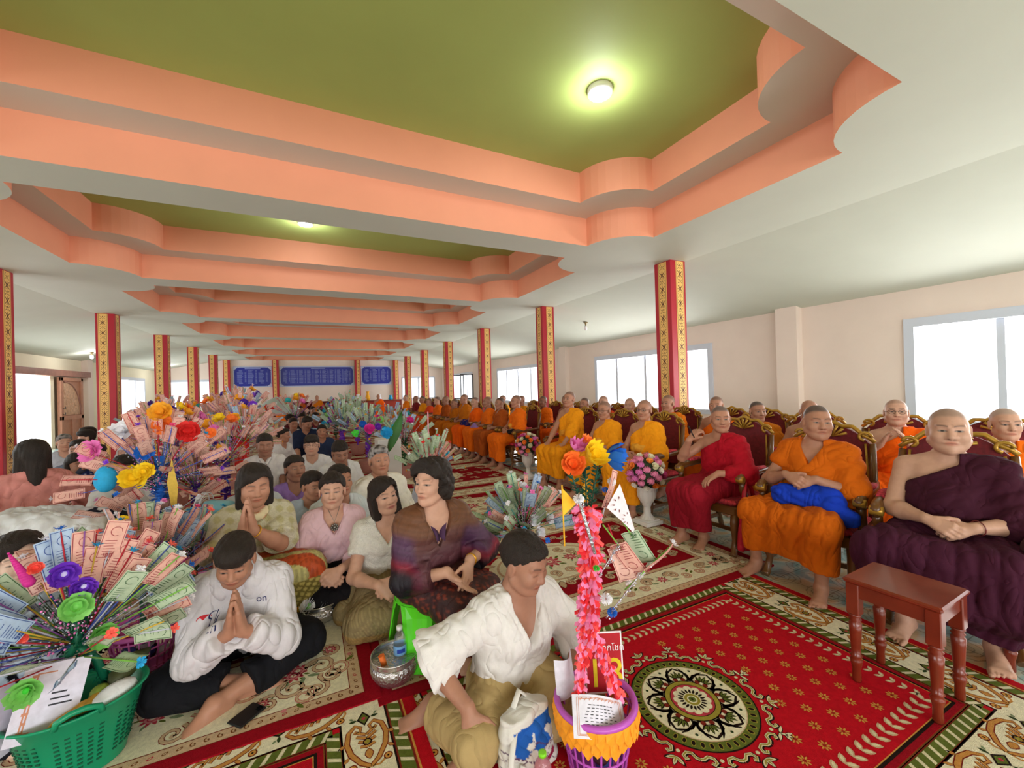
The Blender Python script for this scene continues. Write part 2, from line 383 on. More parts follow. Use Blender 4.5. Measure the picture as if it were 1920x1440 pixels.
# blue donor boards
m_blue = mat('board_blue', S(28, 42, 150), .35); m_bwhite = mat('board_lettering', S(160, 176, 226), .5); m_bfr = mat('board_border', S(190, 200, 228), .5)
m_bn = mat('board_navy', S(20, 28, 110), .5)
def rrect(x0, x1, z0, z1, r, n=5):
    pts = []
    for cx, cz, a0 in ((x1-r, z0+r, -PI/2), (x1-r, z1-r, 0), (x0+r, z1-r, PI/2), (x0+r, z0+r, PI)):
        for i in range(n+1): a = a0+PI/2*i/n; pts.append((cx+r*math.cos(a), cz+r*math.sin(a)))
    return pts
MXZ = Matrix(((1, 0, 0, 0), (0, 0, -1, 0), (0, 1, 0, 0), (0, 0, 0, 1)))
def board(x0, x1, z0, z1, ncol, label):
    t = thing('name_board', label, 'notice board', (0, Y_BACK-.02, 0))
    mb = MB(); mb.prism([(x0, z0), (x1, z0), (x1, z1), (x0, z1)], 0, .03, 0, MXZ)
    for sx in (0, 1):
        for sz in (0, 1):
            for i in range(4):
                a = x0+.05+.05*i if sx == 0 else x1-.05-.05*i; b_ = z0+.2-.045*i if sz == 0 else z1-.2+.045*i
                mb.prism([(a-.018, b_-.018), (a+.018, b_-.018), (a+.018, b_+.018), (a-.018, b_+.018)], .03, .034, 1, MXZ)
    mb.build('border', [m_bfr, m_bn], t)
    mb = MB(); mb.prism(rrect(x0+.05, x1-.05, z0+.05, z1-.05, .24), .02, .038, 0, MXZ); mb.build('panel', m_blue, t)
    mb = MB(); w = (x1-x0-.3)/ncol; r_ = random.Random(int(x0*10)); xm = (x0+x1)/2
    mb.prism([(xm-.35, z1-.13), (xm+.35, z1-.13), (xm+.35, z1-.1), (xm-.35, z1-.1)], .038, .04, 0, MXZ)
    for c in range(ncol):
        for r in range(15):
            z = z1-.2-r*(z1-z0-.34)/15; a = x0+.15+c*w; ed = .08 if (r < 2 or r > 12) and (c == 0 or c == ncol-1) else 0
            for s0, s1 in ((.04, .42+.2*r_.random()), (.74, .9)):
                mb.prism([(a+s0*w+ed, z), (a+s1*w, z), (a+s1*w, z+.011), (a+s0*w+ed, z+.011)], .038, .04, 0, MXZ)
    mb.build('lettering', m_bwhite, t)
board(-3.42, -1.70, 1.72, 2.80, 3, 'blue board of white name columns, shorter one left on the back wall')
board(-1.34, 2.38, 1.70, 2.80, 9, 'long blue board of white name columns, centre of the back wall')
board(2.76, 4.48, 1.71, 2.80, 3, 'blue board of white name columns, right on the back wall')
# ceiling lamps
m_led = mat('lamp_white', (1, 1, 1), .4, emit=30)
m_rim = mat('lamp_rim', S(235, 235, 235), .4)
def disc_lamp(x, y, label):
    t = thing('ceiling_lamp', label, 'lamp', (x, y, H+H1+H2-.05))
    mb = MB(); mb.lathe([(.0001, 0), (.08, 0), (.088, .012), (.088, .05)], 24, cap=False); mb.build('diffuser', m_led, t)
    mb = MB(); mb.lathe([(.088, .002), (.1, .01), (.1, .05)], 24, cap=False); mb.build('rim', m_rim, t)
    l = bpy.data.lights.new('lamp_glow', 'POINT'); l.energy = 14; l.shadow_soft_size = .09; l.color = (.93, .97, 1)
    lo = bpy.data.objects.new('lamp_glow', l); COL.objects.link(lo); lo.location = (0, 0, -.12); lo.parent = t
disc_lamp(2.17, 2.62, 'round white ceiling lamp glowing in the nearest green ceiling recess')
disc_lamp(.02, 6.4, 'round ceiling lamp glowing in the second green ceiling recess')
m_bulb = mat('bulb_white', (1, 1, 1), .4, emit=20)
m_brass = mat('brass_fitting', S(150, 130, 90), .4, metal=.6)
def bulb(x, y, on, label):
    z = H-(abs(x)-4.8)*.18 if x > 0 else H-(abs(x)-3.8)*.185
    t = thing('ceiling_bulb', label, 'lamp', (x, y, z-.005))
    mb = MB(); mb.lathe([(.05, 0), (.05, -.02), (.02, -.03), (.02, -.08)], 12); mb.build('holder', m_brass, t)
    mb = MB(); mb.tube([(0, 0, -.08), (0, 0, -.11), (0, 0, -.17), (0, 0, -.2)], [.015, .035, .035, .01], 10); mb.build('bulb', m_bulb if on else m_rim, t)
    if on:
        l = bpy.data.lights.new('bulb_glow', 'POINT'); l.energy = 12; l.shadow_soft_size = .05
        lo = bpy.data.objects.new('bulb_glow', l); COL.objects.link(lo); lo.location = (0, 0, -.24); lo.parent = t
bulb(-5.71, 16.4, True, 'lit bulb under the left aisle ceiling, beside the second left column')
bulb(-5.67, 23.7, True, 'lit bulb under the left aisle ceiling, beside the third left column')
bulb(6.02, 8.04, False, 'unlit bulb and brass holder under the right aisle ceiling')
# ---------------- carpets ----------------
CCOL = {'red': (190, 18, 34), 'dred': (150, 14, 30), 'cream': (222, 214, 178), 'tan': (196, 138, 70), 'brown': (120, 70, 34), 'black': (34, 22, 18), 'green': (96, 108, 44),
        'dgreen': (48, 66, 34), 'gold': (208, 150, 72), 'olive': (158, 146, 58), 'pink': (212, 130, 132), 'rose': (186, 60, 74), 'beige': (206, 176, 142), 'lcream': (232, 226, 196), 'wine': (124, 40, 30), 'sage': (128, 146, 110)}
CK = list(CCOL)
CMATS = [mat('pile_'+k, S(*[min(255, int(v)) for v in CCOL[k]]), .95, noise=.12, nscale=60, bump=.5, bscale=350, spec=.1) for k in CK]
CI = {k: i for i, k in enumerate(CK)}
class Carpet:
    def __init__(s, z): s.mb = MB(); s.z0 = z; s.layer = 0; s.bounds = None
    def poly(s, pts, c, l=1):
        z = s.z0+l*.00035
        s.mb.add([(p[0], p[1], z) for p in pts], [tuple(range(len(pts)))], CI[c])
    def rect(s, x0, x1, y0, y1, c, l=1): s.poly([(x0, y0), (x1, y0), (x1, y1), (x0, y1)], c, l)
    def frame(s, x0, x1, y0, y1, w, c, l=1):
        s.rect(x0, x1, y0, y0+w, c, l); s.rect(x0, x1, y1-w, y1, c, l); s.rect(x0, x0+w, y0+w, y1-w, c, l); s.rect(x1-w, x1, y0+w, y1-w, c, l)
    def disc(s, x, y, r, c, l=1, n=12, ry=None, a=0):
        ry = ry or r; ca, sa = math.cos(a), math.sin(a); P = []
        for i in range(n):
            t = 2*PI*i/n; u, v = r*math.cos(t), ry*math.sin(t); P.append((x+u*ca-v*sa, y+u*sa+v*ca))
        s.poly(P, c, l)
    def ring(s, x, y, r0, r1, c, l=1, n=48):
        z = s.z0+l*.00035; P = [(x+r*math.cos(2*PI*i/n), y+r*math.sin(2*PI*i/n), z) for r in (r0, r1) for i in range(n)]
        s.mb.add(P, [(i, n+i, n+(i+1) % n, (i+1) % n) for i in range(n)], CI[c])
    def ribbon(s, pts, ws, c, l=1):
        z = s.z0+l*.00035; n = len(pts); P = []
        if not isinstance(ws, (list, tuple)): ws = [ws]*n
        for i in range(n):
            a = pts[max(i-1, 0)]; b = pts[min(i+1, n-1)]; dx, dy = b[0]-a[0], b[1]-a[1]; d = math.hypot(dx, dy) or 1
            nx, ny = -dy/d*ws[i]/2, dx/d*ws[i]/2
            P += [(pts[i][0]-nx, pts[i][1]-ny, z), (pts[i][0]+nx, pts[i][1]+ny, z)]
        s.mb.add(P, [(2*i, 2*i+2, 2*i+3, 2*i+1) for i in range(n-1)], CI[c])
    def leaf(s, x, y, L, w, a, c, l=1, out=None):
        ca, sa = math.cos(a), math.sin(a)
        def T(u, v): return (x+u*ca-v*sa, y+u*sa+v*ca)
        sh = [(0, 0), (.2, -.7), (.5, -1), (.8, -.6), (1, 0), (.8, .6), (.5, 1), (.2, .7)]
        if out: s.poly([T(-.08*L+u*L*1.16, v*(w/2+.08*L)) for u, v in sh], out, l-1)
        s.poly([T(u*L, v*w/2) for u, v in sh], c, l)
    def curl(s, x, y, R, a, hand, c, l=3, w=.012, out=None, turns=1.35):
        n = 16; P = []; W = []
        for i in range(n):
            t = i/(n-1); r = R*(1-t*.78); an = a+hand*t*turns*2*PI
            P.append((x+math.cos(an)*r, y+math.sin(an)*r)); W.append(w*(1-.45*t))
        if out: s.ribbon(P, [q+.006 for q in W], out, l-1)
        s.ribbon(P, W, c, l); s.disc(P[-1][0], P[-1][1], w*.75, c, l, 8)
    def twist(s, x0, y0, x1, y1, w):
        d = math.hypot(x1-x0, y1-y0); ux, uy = (x1-x0)/d, (y1-y0)/d; nx, ny = -uy, ux
        def T(u, v): return (x0+ux*u+nx*v, y0+uy*u+ny*v)
        q = lambda u0, u1, v0, v1, c, l: s.poly([T(u0, v0), T(u1, v0), T(u1, v1), T(u0, v1)], c, l)
        q(0, d, -w/2-.007, w/2+.007, 'wine', 1); q(0, d, -w/2, w/2, 'green', 2)
        p = .052; n = int(d/p); h = w/2*.92
        for i in range(n):
            u = (i+.5)*d/n
            s.poly([T(u-p*.36, -h), T(u-.05*p, -h), T(u+p*.40, h), T(u+p*.08, h)], 'cream', 3)
            s.poly([T(u-p*.28, -h*.6), T(u-.12*p, -h*.7), T(u+p*.25, h*.7), T(u+p*.12, h*.6)], 'lcream', 4)
    def scroll_unit(s, x, y, a, k):      # ogee with curls and a green diamond, along direction a
        ca, sa = math.cos(a), math.sin(a)
        def T(u, v): return (x+(u*ca-v*sa)*k, y+(u*sa+v*ca)*k)
        for h in (-1, 1):
            P = [T(-.15, 0), T(-.12, h*.035), T(-.06, h*.07), T(.0, h*.082), T(.06, h*.07), T(.09, h*.04), T(.07, h*.018), T(.045, h*.024), T(.05, h*.042)]
            s.ribbon(P, [.02*k, .024*k, .026*k, .026*k, .024*k, .02*k, .018*k, .014*k, .01*k], 'wine', 2); s.ribbon(P, [.012*k, .016*k, .018*k, .018*k, .016*k, .013*k, .011*k, .008*k, .006*k], 'tan', 3)
            for j in range(4):
                c0 = T(-.045+j*.022, 0); c1 = T(-.035+j*.03, h*(.03+.006*j)); s.ribbon([c0, c1], .017*k, 'wine', 2); s.ribbon([c0, c1], .011*k, 'tan', 3)
            f = T(-.13, h*.07); s.disc(f[0], f[1], .019*k, 'wine', 2, 9); s.disc(f[0], f[1], .014*k, 'gold', 3, 8); s.disc(f[0], f[1], .005*k, 'black', 4, 6)
            t = T(-.155, h*.035); s.ribbon([T(-.15, 0), t, f], .009*k, 'tan', 2)
            s.leaf(*T(.0, h*.09), .03*k, .016*k, a+h*1.9, 'tan', 3, 'wine')
            s.leaf(*T(-.07, h*.078), .03*k, .014*k, a+h*2.3, 'tan', 3, 'wine')
        c = T(-.06, 0); s.leaf(c[0], c[1], .05*k, .03*k, a+PI, 'tan', 3, 'wine')
        s.disc(*T(-.02, 0), .014*k, 'olive', 4, 4); s.ring(*T(-.02, 0), .014*k, .02*k, 'black', 3, 8)
        D = [T(.12-.045, 0), T(.12, -.03), T(.12+.045, 0), T(.12, .03)]; s.poly(D, 'black', 3)
        D = [T(.12-.033, 0), T(.12, -.021), T(.12+.033, 0), T(.12, .021)]; s.poly(D, 'green', 4); s.disc(*T(.12, 0), .009*k, 'rose', 5, 6)
        for h in (-1, 1): s.leaf(*T(.12, h*.03), .035*k, .016*k, a+h*PI/2, 'dgreen', 3); s.leaf(*T(.13, h*.045), .022*k, .012*k, a+h*.8, 'sage', 3)
    def vine(s, x0, y0, x1, y1, k=1):
        d = math.hypot(x1-x0, y1-y0); ux, uy = (x1-x0)/d, (y1-y0)/d; a = math.atan2(uy, ux); p = .042*k; n = int(d/p)
        for i in range(n):
            u = (i+.5)*d/n; x, y = x0+ux*u, y0+uy*u
            for h in (-1, 1):
                s.leaf(x, y, .036*k, .019*k, a+h*.75, 'beige', 3, None); s.leaf(x+ux*.006+uy*-h*.004, y+uy*.006+ux*h*.004, .024*k, .009*k, a+h*.75, 'cream', 4)
    def flower(s, x, y, r, c='gold', n=8, core='brown', l=3):
        for i in range(n): s.leaf(x+.25*r*math.cos(2*PI*i/n+.2), y+.25*r*math.sin(2*PI*i/n+.2), r*.8, r*.36, 2*PI*i/n+.2, c, l)
        if core: s.disc(x, y, r*.13, core, l+1, 6)
    def rose(s, x, y, r, l=3):
        s.flower(x, y, r*1.35, 'rose', 9, None, l); s.disc(x, y, r*.85, 'pink', l+1, 12); s.ring(x, y, r*.5, r*.62, 'rose', l+2, 12); s.disc(x, y, r*.3, 'lcream', l+2, 8); s.disc(x, y, r*.13, 'rose', l+3, 6)
        for i in range(5): a = i*1.256+.4; s.leaf(x+r*1.1*math.cos(a), y+r*1.1*math.sin(a), r*.9, r*.36, a+.3, 'sage' if i % 2 else 'green', l-1)
def medallion_carpet(name, label, x0, x1, y0, y1, z=.006, med=True):
    s = Carpet(z); s.mb.box(x0, x1, y0, y1, 0.0005, z, CI['red'])
    E = lambda o, w, c, l=1: s.frame(x0+o, x1-o, y0+o, y1-o, w, c, l)
    E(.052, .008, 'gold', 2); E(.125, .008, 'black'); E(.133, .175, 'lcream'); E(.308, .008, 'black'); E(.372, .008, 'brown'); E(.382, .02, 'dred'); E(.402, .012, 'black'); E(.414, .004, 'gold')
    for o in (.094, .343):
        a, b, c, d = x0+o, x1-o, y0+o, y1-o
        s.twist(a, c, b, c, .05); s.twist(b, c, b, d, .05); s.twist(b, d, a, d, .05); s.twist(a, d, a, c, .05)
    o = .22; a, b, c, d = x0+o, x1-o, y0+o, y1-o
    def run(p, q):
        L_ = math.dist(p, q); n = max(1, round(L_/.32)); an = math.atan2(q[1]-p[1], q[0]-p[0])
        for i in range(n):
            t = (i+.5)/n; s.scroll_unit(p[0]+(q[0]-p[0])*t, p[1]+(q[1]-p[1])*t, an, .92)
    run((a+.05, c), (b-.05, c)); run((b, c+.05), (b, d-.05)); run((b-.05, d), (a+.05, d)); run((a, d-.05), (a, c+.05))
    o = .475; a, b, c, d = x0+o, x1-o, y0+o, y1-o
    s.vine(a, c, b, c, 1.35); s.vine(b, c, b, d, 1); s.vine(b, d, a, d, 1.0); s.vine(a, d, a, c, 1)
    mx, my = (x0+x1)/2, (y0+y1)/2
    j = 0; yy = c+.075
    while yy < d-.06:
        xx = a+.075+(j % 2)*.067
        while xx < b-.06:
            if not med or math.hypot(xx-mx, yy-my) > .37: s.flower(xx, yy, .023)
            xx += .134
        yy += .068; j += 1
    if med:
        s.disc(mx, my, .262, 'black', 2, 64); s.disc(mx, my, .256, 'green', 3, 64)
        for i in range(44):
            t = 2*PI*i/44; X, Y = mx+.234*math.cos(t), my+.234*math.sin(t)
            s.disc(X, Y, .016, 'olive', 4, 10, .0095, t); s.disc(X, Y, .012, 'black', 5, 8, .007, t)
        s.disc(mx, my, .214, 'beige', 4, 56); s.disc(mx, my, .21, 'lcream', 5, 56)
        for i in range(8):
            t = 2*PI*i/8+.39; ca, sa = math.cos(t), math.sin(t)
            T = lambda u, v: (mx+u*ca-v*sa, my+u*sa+v*ca)
            heart = [T(.108, 0), T(.112, -.03), T(.13, -.05), T(.155, -.05), T(.175, -.035), T(.192, -.012), T(.2, 0), T(.192, .012), T(.175, .035), T(.155, .05), T(.13, .05), T(.112, .03)]
            s.ribbon(heart+[heart[0]], .010, 'black', 6)
            s.disc(*T(.125, -.018), .012, 'wine', 7, 8); s.disc(*T(.125, .018), .012, 'wine', 7, 8)
            for q in (-2, -1, 0, 1, 2):
                s.leaf(*T(.132, q*.004), .05-.006*abs(q), .015, t+q*.42, 'black', 7); s.leaf(*T(.137, q*.005), .04-.006*abs(q), .008, t+q*.42, 'green', 8)
            t2 = t+PI/8; ca, sa = math.cos(t2), math.sin(t2); T2 = lambda u, v: (mx+u*ca-v*sa, my+u*sa+v*ca)
            for h in (-1, 1): s.ribbon([T2(.12, 0), T2(.15, h*.012), T2(.18, h*.035), T2(.195, h*.055)], [.012, .014, .01, .004], 'black', 6)
            s.disc(*T2(.19, 0), .007, 'dgreen', 7, 6)
        s.disc(mx, my, .118, 'black', 6, 40); s.disc(mx, my, .113, 'olive', 7, 40); s.disc(mx, my, .093, 'black', 8, 36); s.disc(mx, my, .09, 'rose', 9, 36)
        for i in range(12): t = 2*PI*i/12; s.disc(mx+.062*math.cos(t), my+.062*math.sin(t), .02, 'lcream', 10, 10)
        s.disc(mx, my, .066, 'lcream', 11, 30)
        for i in range(20): t = 2*PI*i/20; s.leaf(mx+.034*math.cos(t), my+.034*math.sin(t), .028, .011, t, 'black', 12)
        s.disc(mx, my, .038, 'lcream', 13, 24); s.ring(mx, my, .022, .033, 'olive', 14, 20); s.disc(mx, my, .016, 'green', 14, 12); s.disc(mx, my, .006, 'black', 15, 6)
        for i in range(12):      # outer flourishes: palmettes and double curls
            t = 2*PI*i/12; ca, sa = math.cos(t), math.sin(t)
            T = lambda u, v: (mx+u*ca-v*sa, my+u*sa+v*ca)
            tp = t+PI/12; ca2, sa2 = math.cos(tp), math.sin(tp); T2 = lambda u, v: (mx+u*ca2-v*sa2, my+u*sa2+v*ca2)
            for h in (-1, 1):
                P = [T2(.302, 0), T2(.298, h*.014), T2(.282, h*.028), T2(.284, h*.048), T2(.3, h*.058), T2(.312, h*.05), T2(.306, h*.04)]
                s.ribbon([(p[0]+.002, p[1]-.003) for p in P], .02, 'black', 3); s.ribbon(P, .013, 'cream', 4); s.ribbon(P, .005, 'olive', 5)
            if i % 2:
                for q in (-1, 0, 1): s.leaf(*T(.322, 0), .045 if q == 0 else .05, .02, t+q*1.0, 'black', 3); s.leaf(*T(.324, 0), .04, .015, t+q*1.0, 'cream', 4); s.leaf(*T(.326, 0), .028, .006, t+q*1.0, 'olive', 5)
            else:
                for q, L_ in ((-2, .04), (-1, .03), (0, .045), (1, .03), (2, .04)):
                    u = .325+(.018 if abs(q) == 1 else 0); s.leaf(*T(u, 0), L_, .012, t+q*.75, 'cream', 4, 'black')
            s.disc(*T(.295, 0), .008, 'cream', 4, 8)
    return s, name, label
def floral_carpet(name, label, x0, x1, y0, y1, wide=.0, z=.006, detail=1, seed=1):
    s = Carpet(z); r = random.Random(seed); s.mb.box(x0, x1, y0, y1, 0.0005, z, CI['dred'])
    E = lambda o, w, c, l=1: s.frame(x0+o, x1-o, y0+o, y1-o, w, c, l)
    bw = .22+wide
    E(.07, .055, 'beige'); E(.066, .004, 'wine', 2); E(.125, .004, 'wine', 2); E(.129, bw, 'lcream')
    E(.129+bw, .006, 'wine', 2); E(.129+bw+.006, .03, 'beige', 2); E(.129+bw+.036, .004, 'wine', 2)
    o = .0975; p = .045
    for (ax, ay, bx, by) in ((x0+o, y0+o, x1-o, y0+o), (x1-o, y0+o, x1-o, y1-o), (x1-o, y1-o, x0+o, y1-o), (x0+o, y1-o, x0+o, y0+o)):
        d = math.hypot(bx-ax, by-ay); an = math.atan2(by-ay, bx-ax); n = int(d/p)
        for i in range(n):
            t = (i+.5)/n; X, Y = ax+(bx-ax)*t, ay+(by-ay)*t
            if (i//5) % 2: s.curl(X, Y, .014, an+2, 1, 'brown', 3, .005, None, .8)
            else: s.disc(X, Y, .012, 'rose' if i % 5 == 2 else 'brown', 3, 8, .007, an+.6); s.disc(X, Y, .007, 'beige', 4, 6, .004, an+.6)
        m = max(2, round(d/.55)); cw = bw/2-.0975+.129
        for i in range(m):
            t = (i+.5)/m; nx, ny = -math.sin(an), math.cos(an); X, Y = ax+(bx-ax)*t+nx*cw, ay+(by-ay)*t+ny*cw; k = min(1.5, bw/.22)
            s.rose(X, Y, .03*k**.5)
            for h in (-1, 1):
                ux, uy = math.cos(an)*h, math.sin(an)*h
                s.curl(X+ux*.12+nx*.02, Y+uy*.12+ny*.02, .05*k, an+(PI if h > 0 else 0), -h, 'beige', 3, .02, 'wine')
                s.curl(X+ux*.2-nx*.03, Y+uy*.2-ny*.03, .04*k, an+(PI if h > 0 else 0)+.5, h, 'beige', 3, .014, 'rose')
                s.leaf(X+ux*.06-nx*.03, Y+uy*.06-ny*.03, .06, .022, an+(0 if h > 0 else PI)-.3, 'sage', 3)
                s.leaf(X+ux*.24, Y+uy*.24, .05, .02, an+(0 if h > 0 else PI)+.6, 'green', 3); s.disc(X+ux*.26+nx*.05, Y+uy*.26+ny*.05, .012, 'pink', 3, 7)
                s.leaf(X+ux*.05+nx*.04, Y+uy*.05+ny*.04, .07, .024, an+(0.5 if h > 0 else PI-.5), 'beige', 2, 'brown')
                if wide:
                    s.rose(X+ux*.17+nx*.14, Y+uy*.17+ny*.14, .026); s.curl(X+ux*.05+nx*.17, Y+uy*.05+ny*.17, .05, an, h, 'beige', 3, .018, 'wine')
                    s.curl(X+ux*.1-nx*.15, Y+uy*.1-ny*.15, .055, an+1, -h, 'beige', 3, .018, 'wine')
    # field: cream acanthus scrolls
    o = .129+bw+.05; a, b, c, d = x0+o, x1-o, y0+o, y1-o
    def sprig(X, Y, an, k):
        for q in range(5): s.leaf(X, Y, .07*k*(1 if q == 2 else .8), .024*k, an+(q-2)*.42, 'beige', 4, 'wine'); s.leaf(X+.01*math.cos(an), Y+.01*math.sin(an), .045*k, .01*k, an+(q-2)*.42, 'cream', 5)
        s.curl(X+.05*k*math.cos(an+1.8), Y+.05*k*math.sin(an+1.8), .04*k, an, 1, 'beige', 4, .018*k, 'wine')
        s.curl(X+.05*k*math.cos(an-1.8), Y+.05*k*math.sin(an-1.8), .04*k, an, -1, 'beige', 4, .018*k, 'wine')
    L_ = b-a; m = max(2, round(L_/.3)); D_ = d-c
    for i in range(m):
        X = a+L_*(i+.5)/m; off = .07+.1*abs(math.sin(i*1.9+seed))
        if D_ > .3: sprig(X, c+off*.9, r.uniform(.6, 2.6), .9); sprig(X+.05, d-off, -r.uniform(.6, 2.6), .9)
    for i in range(max(1, round(D_/.3))):
        Y = c+D_*(i+.5)/max(1, round(D_/.3)); sprig(a+.1, Y, r.uniform(-1, 1), .9); sprig(b-.1, Y, PI+r.uniform(-1, 1), .9)
    if D_ > .6:
        mx, my = (x0+x1)/2, (y0+y1)/2
        s.disc(mx, my, .5, 'lcream', 2, 40, D_*.36); s.disc(mx, my, .44, 'beige', 3, 40, D_*.31); s.disc(mx, my, .42, 'lcream', 4, 40, D_*.29)
        for i in range(14):
            t = 2*PI*i/14; s.leaf(mx+.46*math.cos(t), my+D_*.33*math.sin(t), .1, .05, t, 'beige', 3, 'wine')
            s.curl(mx+.3*math.cos(t), my+D_*.2*math.sin(t), .05, t, 1, 'beige', 6, .02, 'wine')
        s.rose(mx, my, .07, 6)
        for h in (-1, 1):
            s.rose(mx+h*.2, my, .045, 6)
            for q in range(3): sprig(mx+h*(.62+.16*q), my+.04*(q-1), (0 if h > 0 else PI)+.3*(q-1), 1.1)
    return s, name, label
def place_carpet(t, cat='carpet', group=None):
    s, name, label = t; o = s.mb.build(name, CMATS); tag(o, label, cat, group); return o
place_carpet(medallion_carpet('medallion_carpet', 'bright red carpet with a round green and cream medallion under the red stool', .12, 2.86, .35, 2.24, .006))
place_carpet(medallion_carpet('scroll_bordered_carpet', 'red carpet with tan scroll border and green twisted bands, nearest the teenager', -2.37, .40, .1, 2.2, .0095, False))
place_carpet(floral_carpet('floral_carpet', 'dark red carpet with cream scroll field, under the pink streamer basket and the elder woman', .25, 3.12, 1.92, 3.70, 0, .013, seed=2))
place_carpet(floral_carpet('floral_carpet', 'cream and rose floral carpet under the praying teenager in the hoodie', -2.62, .27, 1.97, 3.85, .22, .0165, seed=5))
k = 0
for y in (3.70, 5.45, 7.2, 8.95, 10.7, 12.45, 14.2, 15.95, 17.7, 19.45, 21.2):
    nm = ['first', 'second', 'third', 'fourth', 'fifth', 'sixth', 'seventh', 'eighth', 'ninth', 'tenth', 'eleventh'][k]
    place_carpet(floral_carpet('floral_carpet', 'dark red floral aisle carpet before the monks, %s row beyond the elder woman' % nm, .25 if k else .25, 3.14, y+.0, y+1.76, 0, .0115+.0015*(k % 2), seed=10+k))
    if k < 8:
        place_carpet(floral_carpet('floral_carpet', 'cream and red floral carpet under the seated crowd, %s row back' % nm, -2.62, .248, y+.151, y+1.9, .1, .0135+.0015*(k % 2), seed=30+k))
        if k < 4: place_carpet(floral_carpet('floral_carpet', 'floral carpet by the left columns, %s row back' % nm, -5.5, -2.622, y+.151, y+1.9, .1, .0145+.0015*(k % 2), seed=50+k))
    k += 1
# ---------------- smooth solids: bodies and cloth as continuous surfaces ----------------
V3 = lambda *a: np.array(a, dtype=float)
def nrm(v): v = np.asarray(v, float); return v/(np.linalg.norm(v)+1e-9)
def rotm(yaw=0, pitch=0, roll=0):     # columns right, forward, up ; yaw turns left (ccw), pitch lifts the chin, roll tips to the right
    return np.array((Matrix.Rotation(yaw, 3, 'Z') @ Matrix.Rotation(pitch, 3, 'X') @ Matrix.Rotation(roll, 3, 'Y')))
class SDF:
    def __init__(s): s.p = []; s.cuts = []; s.disp = None
    def cone(s, a, b, r1, r2=None, k=.03, clip=None): s.p.append(('c', np.asarray(a, float), np.asarray(b, float), r1, r1 if r2 is None else r2, k, 1, clip)); return s
    def ball(s, c, r, k=.03, op=1): s.p.append(('e', np.asarray(c, float), np.array([r]*3, float), np.eye(3), None, k, op)); return s
    def ell(s, c, r, R=None, k=.03, op=1): s.p.append(('e', np.asarray(c, float), np.asarray(r, float), np.eye(3) if R is None else R, None, k, op)); return s
    def bounds(s, m=.02):
        lo, hi = [], []
        for q in s.p:
            if q[6] < 0: continue
            if q[0] == 'c': r = max(q[3], q[4]); lo.append(np.minimum(q[1], q[2])-r); hi.append(np.maximum(q[1], q[2])+r)
            else: r = max(q[2]); lo.append(q[1]-r); hi.append(q[1]+r)
        return np.min(lo, 0)-m, np.max(hi, 0)+m
    def ev(s, xs, ys, zs):
        D = np.full((len(xs), len(ys), len(zs)), 9., np.float32); h = xs[1]-xs[0]
        for q in s.p:
            k = q[5]
            if q[0] == 'c': r = max(q[3], q[4]); lo = np.minimum(q[1], q[2])-r; hi = np.maximum(q[1], q[2])+r
            else: r = max(q[2]); lo = q[1]-r; hi = q[1]+r
            m = k*1.6+h*3; sl = []
            for ax, l, u in zip((xs, ys, zs), lo-m, hi+m): sl.append(slice(int(np.searchsorted(ax, l)), int(np.searchsorted(ax, u))))
            if any(t.stop <= t.start for t in sl): continue
            X = xs[sl[0]][:, None, None].astype(np.float32); Y = ys[sl[1]][None, :, None].astype(np.float32); Z = zs[sl[2]][None, None, :].astype(np.float32)
            if q[0] == 'c':
                a, b = q[1], q[2]; ab = b-a; L2 = float(ab @ ab)+1e-12
                px, py, pz = X-a[0], Y-a[1], Z-a[2]
                t = np.clip((px*ab[0]+py*ab[1]+pz*ab[2])/L2, 0, 1)
                d = np.sqrt((px-t*ab[0])**2+(py-t*ab[1])**2+(pz-t*ab[2])**2)-(q[3]+(q[4]-q[3])*t)
                if len(q) > 7 and q[7] is not None: d = np.maximum(d, (px-(q[7][0][0]-a[0]))*q[7][1][0]+(py-(q[7][0][1]-a[1]))*q[7][1][1]+(pz-(q[7][0][2]-a[2]))*q[7][1][2])
            else:
                c, rr, R = q[1], q[2], q[3]; px, py, pz = X-c[0], Y-c[1], Z-c[2]
                u = (px*R[0, 0]+py*R[1, 0]+pz*R[2, 0]); v = (px*R[0, 1]+py*R[1, 1]+pz*R[2, 1]); w = (px*R[0, 2]+py*R[1, 2]+pz*R[2, 2])
                k0 = np.sqrt((u/rr[0])**2+(v/rr[1])**2+(w/rr[2])**2)+1e-6; k1 = np.sqrt((u/rr[0]**2)**2+(v/rr[1]**2)**2+(w/rr[2]**2)**2)+1e-6
                d = k0*(k0-1)/k1
            o = D[tuple(sl)]
            if q[6] > 0:
                hh = np.clip(.5+.5*(o-d)/k, 0, 1); D[tuple(sl)] = o*(1-hh)+d*hh-k*hh*(1-hh)
            else:
                hh = np.clip(.5-.5*(o+d)/k, 0, 1); D[tuple(sl)] = o*(1-hh)-d*hh+k*hh*(1-hh)
        X = xs[:, None, None]; Y = ys[None, :, None]; Z = zs[None, None, :]
        if s.disp is not None:
            near = np.abs(D) < .06
            i, j, l = np.nonzero(near)
            if len(i): D[i, j, l] += s.disp(xs[i], ys[j], zs[l]).astype(np.float32)
        for c in s.cuts: D = np.maximum(D, c(X, Y, Z)).astype(np.float32)
        return D
_E = [(0, 1), (2, 3), (4, 5), (6, 7), (0, 2), (1, 3), (4, 6), (5, 7), (0, 4), (1, 5), (2, 6), (3, 7)]
_C = np.array([(i, j, k) for i in (0, 1) for j in (0, 1) for k in (0, 1)])
